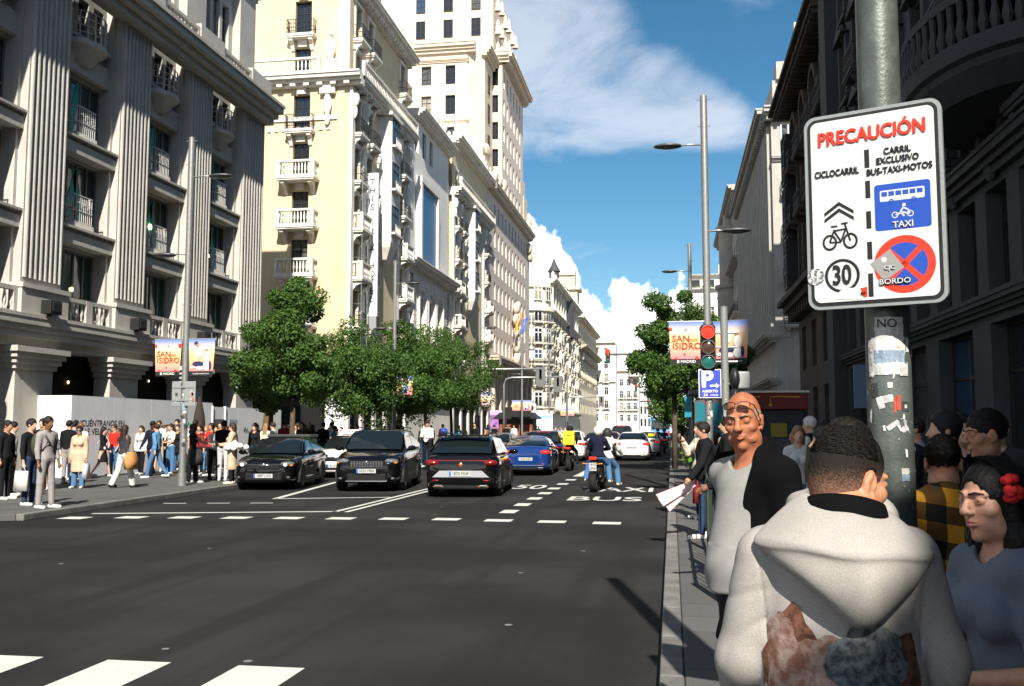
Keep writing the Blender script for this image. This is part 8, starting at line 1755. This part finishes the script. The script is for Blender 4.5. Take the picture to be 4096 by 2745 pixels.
def fade_mat(z0, s):   # clippered hair: the hair itself is shorter and thinner towards the neck
    m = mat('hair_fade', (.02, .014, .01), .8, bump=.6, bs=420, bd=.003, spec=.2); t = NT(m.node_tree); tc = t.node('ShaderNodeTexCoord').outputs['Object']; sx = t.node('ShaderNodeSeparateXYZ', inp={0: tc}); n = t.node('ShaderNodeTexNoise', inp={'Vector': tc, 'Scale': 260.0, 'Detail': 2.0})
    f = t.ss(t.m('ADD', sx.outputs[2], t.m('MULTIPLY', t.m('SUBTRACT', n.outputs[0], .5), .09)), z0 - .055 * s, z0 + .040 * s)
    t.l.new(t.mix(f, (.24, .125, .08), (.010, .0075, .006)), t.n['Principled BSDF'].inputs['Base Color']); return m
# ---- man in a white hooded sweatshirt, seen from behind, head turned right
def hooded():
    rt = empty('person', (.354, 2.2, .12), R(-3), 'person in a white hooded sweatshirt with a printed back, seen from behind', 'person'); J = skeleton(1.665, False, lean=.10, ab=(.15, .15), af=(.10, .10), ef=(.5, .5)); s = J['s']; lo, hi = bounds(J, .26)
    Rm = Matrix.Rotation(R(-52), 3, 'Z') @ Matrix.Rotation(R(-12), 3, 'X'); J['sho0'] *= (.88, 1, .978); J['sho1'] *= (.88, 1, .978); J['elb0'][0] *= .95; J['elb1'][0] *= .95; hc = J['head'] + np.array([.034, .0, -.084])
    F = SDF(lo, hi, .0045); add_torso(F, J, -.01)
    for i in (0, 1): add_leg(F, J, i, -.006); add_arm(F, J, i, -.002); add_hand(F, J, i, True); F.cap(J['heel%d' % i], J['toe%d' % i], .036, .028, k=.02)
    F.cap(J['nb'] + np.array([0, -.02, 0]), hc + np.array([-.005, -.022, -.05]), .070, .062, k=.03)
    P = face(F, hc, Rm, s * .90, squint=.5); put(F, 'body', skinmat('hood_skin', (.50, .24, .14), (.42, .18, .10)), rt); eyes(rt, P, s, mat('iris_dark', (.03, .02, .015), .15)); brows(rt, P, s, mat('dark_brow', (.012, .009, .008), .8))
    k = s * .90
    def cap(name, g, zlow, mt, yf):
        Fh = SDF(hc - .17, hc + .17, .004); Fh.ell(P(0, -.015, .038), np.array([.0745 + g, .098 + g, .094 + g]) * k, k=0, rot=Rm); Fh.ell(P(0, -.04, -.01), np.array([.066 + g, .07 + g, .075 + g]) * k, k=.02, rot=Rm)
        Fh.half(P(0, -.03, zlow), tuple(Rm @ Vector((0, .28, -1)))); Fh.half(P(0, yf, .03), tuple(Rm @ Vector((0, 1, -.45))))
        for q in (-1, 1): Fh.ell(P(q * .084, .0, -.008), np.array([.03, .030, .042]) * k, k=.004, op='-', rot=Rm)
        Fh.warp(lambda X, Y, Z: .0016 * np.sin(X * 700 + 40 * np.sin(Z * 160)) * np.sin(Z * 600 + 30 * Y)); put(Fh, name, mt, rt)
    cap('hair', .0065, -.060, fade_mat(hc[2], s), .05); strands(rt, P, s * .92, MATS['hair_fade'], 2600, 5, zlow=.055)
    Fb = SDF(hc - .17, hc + .17, .005); Fb.ell(P(0, .03, -.06), np.array([.0615, .072, .075]) * k, k=0, rot=Rm); Fb.half(P(0, 0, -.045), tuple(Rm @ Vector((0, .0, 1)))); Fb.half(P(0, .0, 0), tuple(Rm @ Vector((0, -1, .2)))); put(Fb, 'beard', mat('beard_dark', (.06, .035, .025), .8, bump=.5, bs=300, bd=.002, var=.4, vs=90), rt)
    # black collar of the shirt under the hood
    m = MB(); nb = J['nb'] + np.array([.014, -.020, .026]); m.lathe([(.083, -.02), (.086, .01), (.078, .032), (.071, .034), (.071, .0)], 32, (0, 0, 0)); o = m.obj('collar', cloth('collar_black', (.003, .003, .0035), bump=.5, bs=200), rt, smooth=True); o.location = tuple(nb); o.rotation_euler = (R(-16), R(7), 0); o.scale = (1.06, 1.05, 1.2)
    F = SDF(lo, hi, .0055); SW_ = knit('white_fleece', (.36, .337, .312), 320, str_=.35)
    F.cap(J['pel'], J['waist'], .165, .165, k=.05, ky=1.25); F.cap(J['waist'], J['chest'], .150, .165, k=.06, ky=1.3); F.cap(J['sho0'] * .78 + J['sho1'] * .22, J['sho1'] * .78 + J['sho0'] * .22, .066, k=.06)
    F.cap(J['nb'] + np.array([0, -.03, -.05]), J['nb'] + np.array([0, -.02, -.005]), .105, .078, k=.05)
    for i in (0, 1): F.cap(J['sho%d' % i], J['elb%d' % i], .066, .060, k=.03); F.cap(J['elb%d' % i], J['wri%d' % i], .059, .048, k=.03); F.cap(J['elb%d' % i] * .1 + J['wri%d' % i] * .9, J['wri%d' % i], .05, .045, k=.02)
    F.half((0, 0, J['pel'][2] - .09), (0, 0, -1), .02)
    c0 = J['nb']   # the hood lies open on the back: a bag below, a thick rolled rim above
    Q = []   # rows from the collar over the rim and down to the tip: half width, centre x, back depth, height, end depth, end height
    for hw_, xc, ym, zm, ye, ze in ((.092, .0, -.088, .050, .035, .070), (.125, .0, -.125, .035, .02, .050), (.178, -.004, -.165, .008, -.02, .012), (.216, -.008, -.196, -.022, -.062, -.024), (.222, -.008, -.206, -.030, -.068, -.032), (.222, -.008, -.208, -.046, -.070, -.048), (.214, -.008, -.200, -.052, -.070, -.052), (.192, -.004, -.210, -.090, -.085, -.078), (.150, .002, -.212, -.135, -.105, -.112), (.098, .008, -.198, -.178, -.120, -.150), (.05, .01, -.165, -.208, -.12, -.185)):
        Q.append([tuple(c0 + np.array([.010 + xc + .90 * hw_ * t * (1 - .06 * t * t), ym + (ye - ym) * abs(t) ** 2.2 + .004 * math.sin(5 * t + zm * 40), .010 + .92 * zm + (ze - zm) * t * t - .012 * t + .003 * math.sin(7 * t + 30 * zm)])) for t in np.linspace(-1, 1, 13)])
    hm = MB(); hm.grid(Q); ho_ = hm.obj('hood', SW_, rt, smooth=True, sub=2); sol = ho_.modifiers.new('thick', 'SOLIDIFY'); sol.thickness = .012; sol.offset = -1; ho_.modifiers.move(1, 0)
    F.cap(c0 + np.array([0, -.03, .03]), hc, .078, .10, k=.012, op='-')
    sew = c0 + np.array([.02, -.25, 0])
    def folds(X, Y, Z):
        w = .0055 * np.sin(30 * Z + 26 * X + 4 * np.sin(13 * X + 5 * Z)) * np.clip((np.abs(X) - .12) / .08, 0, 1) + .004 * np.sin(22 * Z - 19 * X + 3 * np.sin(9 * Z + 7 * X)) * np.clip((c0[2] - .16 - Z) / .08, 0, 1)
        r = np.abs(np.sin(24 * Z + 30 * np.abs(X) + 2.2 * np.sin(11 * Z + 6 * X))); w = w + .0035 * (1 - r) ** 2 * np.clip((np.abs(X) - .10) / .06, 0, 1) * np.clip((c0[2] - .05 - Z) / .1, 0, 1)
        w = w + .004 * np.exp(-((np.abs(X) - .172 - .10 * (Z - c0[2] + .05)) / .003) ** 2) * (Z > c0[2] - .25) * (Z < c0[2] - .03)
        return w + .003 * np.exp(-((X - .015) / .0025) ** 2) * (Z > c0[2] - .24) * (Y < -.1)
    F.warp(folds); ho = put(F, 'hoodie', SW_, rt)
    bv = BVHTree.FromPolygons([v.co.copy() for v in ho.data.vertices], [p.vertices[:] for p in ho.data.polygons])
    def on(x, z, off):
        h = bv.ray_cast(Vector((x, -1, z)), Vector((0, 1, 0)))
        return (x, h[0].y - off * 1.8, z) if h[0] is not None else (x, -.2, z)
    def blob(name, cx, cz, rx, rz_, mt, off, seed, jag=.18):
        g = np.random.default_rng(seed); ph = g.random(5) * 6.3; m = MB(); G = []
        for j in range(7):
            row = []
            for i in range(29):
                t = 2 * math.pi * i / 28; r = (j / 6) * (1 + jag * (.5 * math.sin(3 * t + ph[0]) + .3 * math.sin(5 * t + ph[1]) + .3 * math.sin(9 * t + ph[2]))); row.append(on(cx + rx * r * math.cos(t), cz + rz_ * r * math.sin(t), off))
            G.append(row)
        m.grid(G); m.obj(name, mt, rt, smooth=True, norm=False)
    zc = c0[2] - .285; PK = mat('print_pink', (.27, .20, .175), .9, var=.5, vs=38, col2=(.13, .06, .04), bump=.2, bs=200); BRN = mat('print_brown', (.035, .014, .009), .9, var=.6, vs=44, col2=(.14, .06, .035)); GRY = mat('print_dollar', (.02, .028, .034), .9, var=.9, vs=60, col2=(.12, .135, .14)); DKP = mat('print_dark', (.02, .022, .026), .9, var=.5, vs=40, col2=(.10, .12, .13))
    blob('back_print', -.105, zc, .062, .125, BRN, .0018, 1); blob('back_print', -.125, zc + .02, .035, .10, PK, .0026, 2); blob('back_print', -.03, zc - .03, .075, .125, PK, .0030, 3); blob('back_print', .095, zc - .02, .05, .12, BRN, .0030, 4); blob('back_print', .035, zc + .03, .075, .085, GRY, .0040, 5); blob('back_print', .085, zc + .035, .030, .040, DKP, .0048, 6); blob('back_print', .088, zc + .038, .017, .024, GRY, .0054, 7, .1); blob('back_print', -.005, zc + .02, .009, .011, DKP, .0048, 8, .02); blob('back_print', -.02, zc - .10, .05, .05, PK, .0044, 9); blob('back_print', -.085, zc - .11, .02, .07, BRN, .0048, 10)
    x, y, z = on(-.095, zc - .105, .008); tg = MB(); M_ = frameM((x, y, z), (1, .05, .42), (0, -.15, 1)); m = MB(); m.box(-.03, .03, -.011, .011, -.001, .001); o = m.obj('print_label', mat('label_white', (.62, .60, .56), .8), rt); o.matrix_local = M_
    text('print_lettering', 'MONEY', .019, INK, rt, M_ @ Matrix.Translation((0, 0, .0015)), bold=.01, ext=0)
    F = SDF(lo, hi, .012); F.cap(J['pel'] + np.array([-.06, 0, 0]), J['pel'] + np.array([.06, 0, 0]), .13, k=.03)
    for i in (0, 1): add_leg(F, J, i, .014, .006, .97)
    F.half((0, 0, .98), (0, 0, 1)); put(F, 'trousers', C('darkjeans'), rt); F = SDF(lo, hi, .012)
    for i in (0, 1): F.cap(J['heel%d' % i] + np.array([0, 0, .01]), J['toe%d' % i] + np.array([0, .03, 0]), .045, .038, k=.02)
    put(F, 'shoes', C('white'), rt)
hooded()

# ---- generic close person with a modelled face
def close(loc, rz, label, h, fem, skn, pose, yaw, pitch, cell, tops, hair, extra=None, squint=.35, nose=1.0, roll=0):
    rt = empty('person', (*loc, .12), rz, label, 'person'); J = skeleton(h, fem, **pose); s = J['s']; lo, hi = bounds(J, .2)
    Rm = Matrix.Rotation(yaw, 3, 'Z') @ Matrix.Rotation(pitch, 3, 'X') @ Matrix.Rotation(roll, 3, 'Y'); hc = J['head'] + np.array([0, .01, 0])
    F = SDF(lo, hi, cell); add_torso(F, J, -.012)
    for i in (0, 1): add_leg(F, J, i, -.006); add_arm(F, J, i, -.004 if fem else -.002); add_hand(F, J, i, True); F.cap(J['heel%d' % i], J['toe%d' % i], .036 * s, .028 * s, k=.02)
    F.cap(J['nb'], hc + np.array([0, -.02, -.06]) * s, .053 * s, .050 * s, k=.025); P = face(F, hc, Rm, s, squint=squint, nose=nose); put(F, 'body', skn, rt)
    eyes(rt, P, s, mat('iris_brown', (.05, .025, .012), .12)); brows(rt, P, s, mat('dark_brow', (.012, .009, .008), .8), .0036)
    if fem:
        m = MB(); m.tube([tuple(P(-.02, .0925, -.0605)), tuple(P(0, .1005, -.0565)), tuple(P(.02, .0925, -.0605))], [.002, .0052 * s, .002], 8); m.tube([tuple(P(-.017, .0935, -.067)), tuple(P(0, .1005, -.0705)), tuple(P(.017, .0935, -.067))], [.002, .0062 * s, .002], 8); m.obj('lips', mat('lip_pink', (.36, .12, .10), .45), rt, smooth=True)
    Fh = SDF(hc - np.array([.2, .22, .55]), hc + np.array([.2, .2, .2]), .006); hair(Fh, P, Rm, s, hc); put(Fh, 'hair', mat('hair_dark_close', (.008, .006, .005), .6, bump=.7, bs=170, bd=.004, spec=.25, var=.5, vs=60), rt); strands(rt, P, s, MATS['hair_dark_close'], 700 if fem else 1500, int(h * 100), 'long' if fem else 'short')
    for nm, g, reach, mt, low in tops:
        F = SDF(lo, hi, .009); add_torso(F, J, g)
        for i in (0, 1): add_arm(F, J, i, g + .004, reach)
        F.half((0, 0, J['pel'][2] + low), (0, 0, -1)); F.cap(J['nb'] + np.array([0, .02, .03]) * s, hc, .062 * s, .08 * s, k=.01, op='-'); F.warp(lambda X, Y, Z: .004 * np.sin(Z * 40 + X * 22 + 3 * np.sin(Y * 15))); put(F, nm, mt, rt)
    F = SDF(lo, hi, .014); F.cap(J['pel'] + np.array([-.05, 0, 0]), J['pel'] + np.array([.05, 0, 0]), .12 * s, k=.03)
    for i in (0, 1): add_leg(F, J, i, .012, .004, .97)
    F.half((0, 0, J['pel'][2] + .05), (0, 0, 1)); put(F, 'trousers', C('black'), rt); F = SDF(lo, hi, .014)
    for i in (0, 1): F.cap(J['heel%d' % i] + np.array([0, 0, .01]), J['toe%d' % i] + np.array([0, .03, 0]), .045 * s, .038 * s, k=.02)
    put(F, 'shoes', C('white'), rt)
    if extra: extra(rt, J, P, Rm, s, hc)
    return rt
def girl_hair(F, P, Rm, s, hc):
    F.ell(P(0, -.018, .040), np.array([.084, .106, .100]) * s, k=.0, rot=Rm)
    for q in (-1, 1):
        F.cap(P(q * .066, .0, .02), P(q * .078, -.02, -.12), .030 * s, .034 * s, k=.02); F.cap(P(q * .078, -.02, -.12), P(q * .08, .0, -.25), .040 * s, .036 * s, k=.03)
    F.cap(P(0, -.07, 0), P(0, -.08, -.32), .075 * s, .07 * s, k=.04); F.ell(P(0, .115, -.028), np.array([.070, .075, .105]) * s, k=.012, op='-', rot=Rm); F.warp(lambda X, Y, Z: .0022 * np.sin(260 * (X + Y) + 9 * np.sin(Z * 30)))
def girl_extra(rt, J, P, Rm, s, hc):
    g = np.random.default_rng(4); m = MB()
    o = P(-.098, .012, .045); w = rt.location
    for i in range(26): d = g.normal(size=3); d /= np.linalg.norm(d); m.ell(tuple(o + d * .024 * np.array([.9, .9, 1.2])), (.014, .014, .012), 8, 6)
    m.obj('hair_flower', mat('red_flower', (.62, .02, .02), .8, bump=.4, bs=80, var=.3, vs=60), rt, smooth=True)
RZ_G = R(112)
close((.885, 2.85), RZ_G, 'person with long dark hair, red hair flower and blue grey T-shirt at the right edge', 1.485, True, skinmat('girl_skin', (.50, .28, .20), (.46, .23, .15)), dict(af=(.1, .25), ab=(.15, .25), ef=(1.1, .9), inn=(1.0, .9)), R(6), R(-4), .0045, [('shirt', .014, .45, grain(cloth('blue_tee', (.13, .155, .19), bs=120), .25, 420), -.05)], girl_hair, girl_extra, .32)
def short_hair(F, P, Rm, s, hc):
    F.ell(P(0, -.016, .044), np.array([.081, .104, .098]) * s, k=.0, rot=Rm); F.ell(P(0, .12, -.052), np.array([.085, .10, .108]) * s, k=.01, op='-', rot=Rm); F.half(P(0, -.02, -.035), tuple(Rm @ Vector((0, .2, -1))))
    for q in (-1, 1): F.ell(P(q * .09, .0, -.01), np.array([.03, .028, .04]) * s, k=.004, op='-', rot=Rm)
    F.warp(lambda X, Y, Z: .003 * np.sin(180 * X + 9 * np.sin(90 * Z)) * np.sin(150 * Z + 80 * Y))
close((1.60, 5.25), R(98), 'person with short dark hair in profile at the right edge, above the red flower', 1.66, False, skinmat('young_skin', (.46, .24, .15), (.40, .19, .12)), dict(af=(.1, .1), ef=(.5, .5)), R(0), R(-6), .007, [('jacket', .024, .97, C('black'), -.08)], short_hair)
def plaid():
    m = mat('plaid_flannel', (.5, .25, .02), .95, bump=.3, bs=150); t = NT(m.node_tree); b = t.n['Principled BSDF']; sx = t.node('ShaderNodeSeparateXYZ', inp={0: t.node('ShaderNodeTexCoord').outputs['Object']})
    a = t.m('GREATER_THAN', t.m('PINGPONG', t.m('ADD', t.m('ADD', sx.outputs[0], t.m('MULTIPLY', sx.outputs[1], .6)), t.m('MULTIPLY', sx.outputs[2], -.12)), .072), .036); c = t.m('GREATER_THAN', t.m('PINGPONG', t.m('ADD', sx.outputs[2], t.m('MULTIPLY', sx.outputs[0], .15)), .072), .036)
    f = t.m('ADD', t.m('MULTIPLY', a, .5), t.m('MULTIPLY', c, .5)); r = t.node('ShaderNodeValToRGB', inp={0: f}); r.color_ramp.interpolation = 'CONSTANT'; e = r.color_ramp.elements; e[0].position = 0; e[0].color = (.56, .25, .015, 1); e[1].position = .4; e[1].color = (.10, .05, .01, 1); q = e.new(.9); q.color = (.008, .007, .006, 1)
    t.l.new(r.outputs[0], b.inputs['Base Color']); return m
close((1.12, 4.3), R(-14), 'person in a yellow and black plaid shirt seen from behind, right of the sticker pole', 1.54, False, MATS['young_skin'], dict(af=(.2, .3), ef=(.9, .9), inn=(.5, .5), lean=.12), R(0), R(-15), .008, [('shirt', .026, .97, plaid(), -.10)], short_hair)
close((.52, 3.4), R(-60), 'person in a white hooded top mostly hidden behind the hooded sweatshirt', 1.60, False, MATS['young_skin'], dict(af=(.2, .2), ef=(.6, .6), lean=.1), R(0), R(-10), .010, [('top', .034, .97, MATS['white_fleece'], -.06)], short_hair)
bk = empty('bag', (.86, 1.72, .98), R(20), 'dark brown leather bag at the bottom right corner', 'bag'); m = MB(); m.ell((0, 0, 0), (.17, .09, .16), 18, 12); m.obj('body', mat('brown_leather', (.05, .028, .018), .38, bump=.5, bs=30, var=.3, vs=12), bk, smooth=True); m = MB(); m.tube([(-.12, 0, .1), (-.08, 0, .3), (.02, .0, .42), (.1, .02, .3), (.12, 0, .1)], .012, 8); m.obj('strap', MATS['brown_leather'], bk, smooth=True)
# ------------------------------------------------ set each building's origin at its own base
for o in [q for q in SC.objects if q.type == 'EMPTY' and q.parent is None and q.get('category') == 'building']:
    pts = [(c.matrix_basis @ Vector(b)) for c in o.children if c.type == 'MESH' and len(c.data.vertices) for b in c.bound_box]
    if not pts: continue
    x0, x1 = min(p.x for p in pts), max(p.x for p in pts); y0, y1 = min(p.y for p in pts), max(p.y for p in pts)
    d = Vector(((x0 + x1) / 2, (y0 + y1) / 2, .12)); o.location = d
    for c in o.children: c.location = c.location - d
bpy.context.view_layer.update()
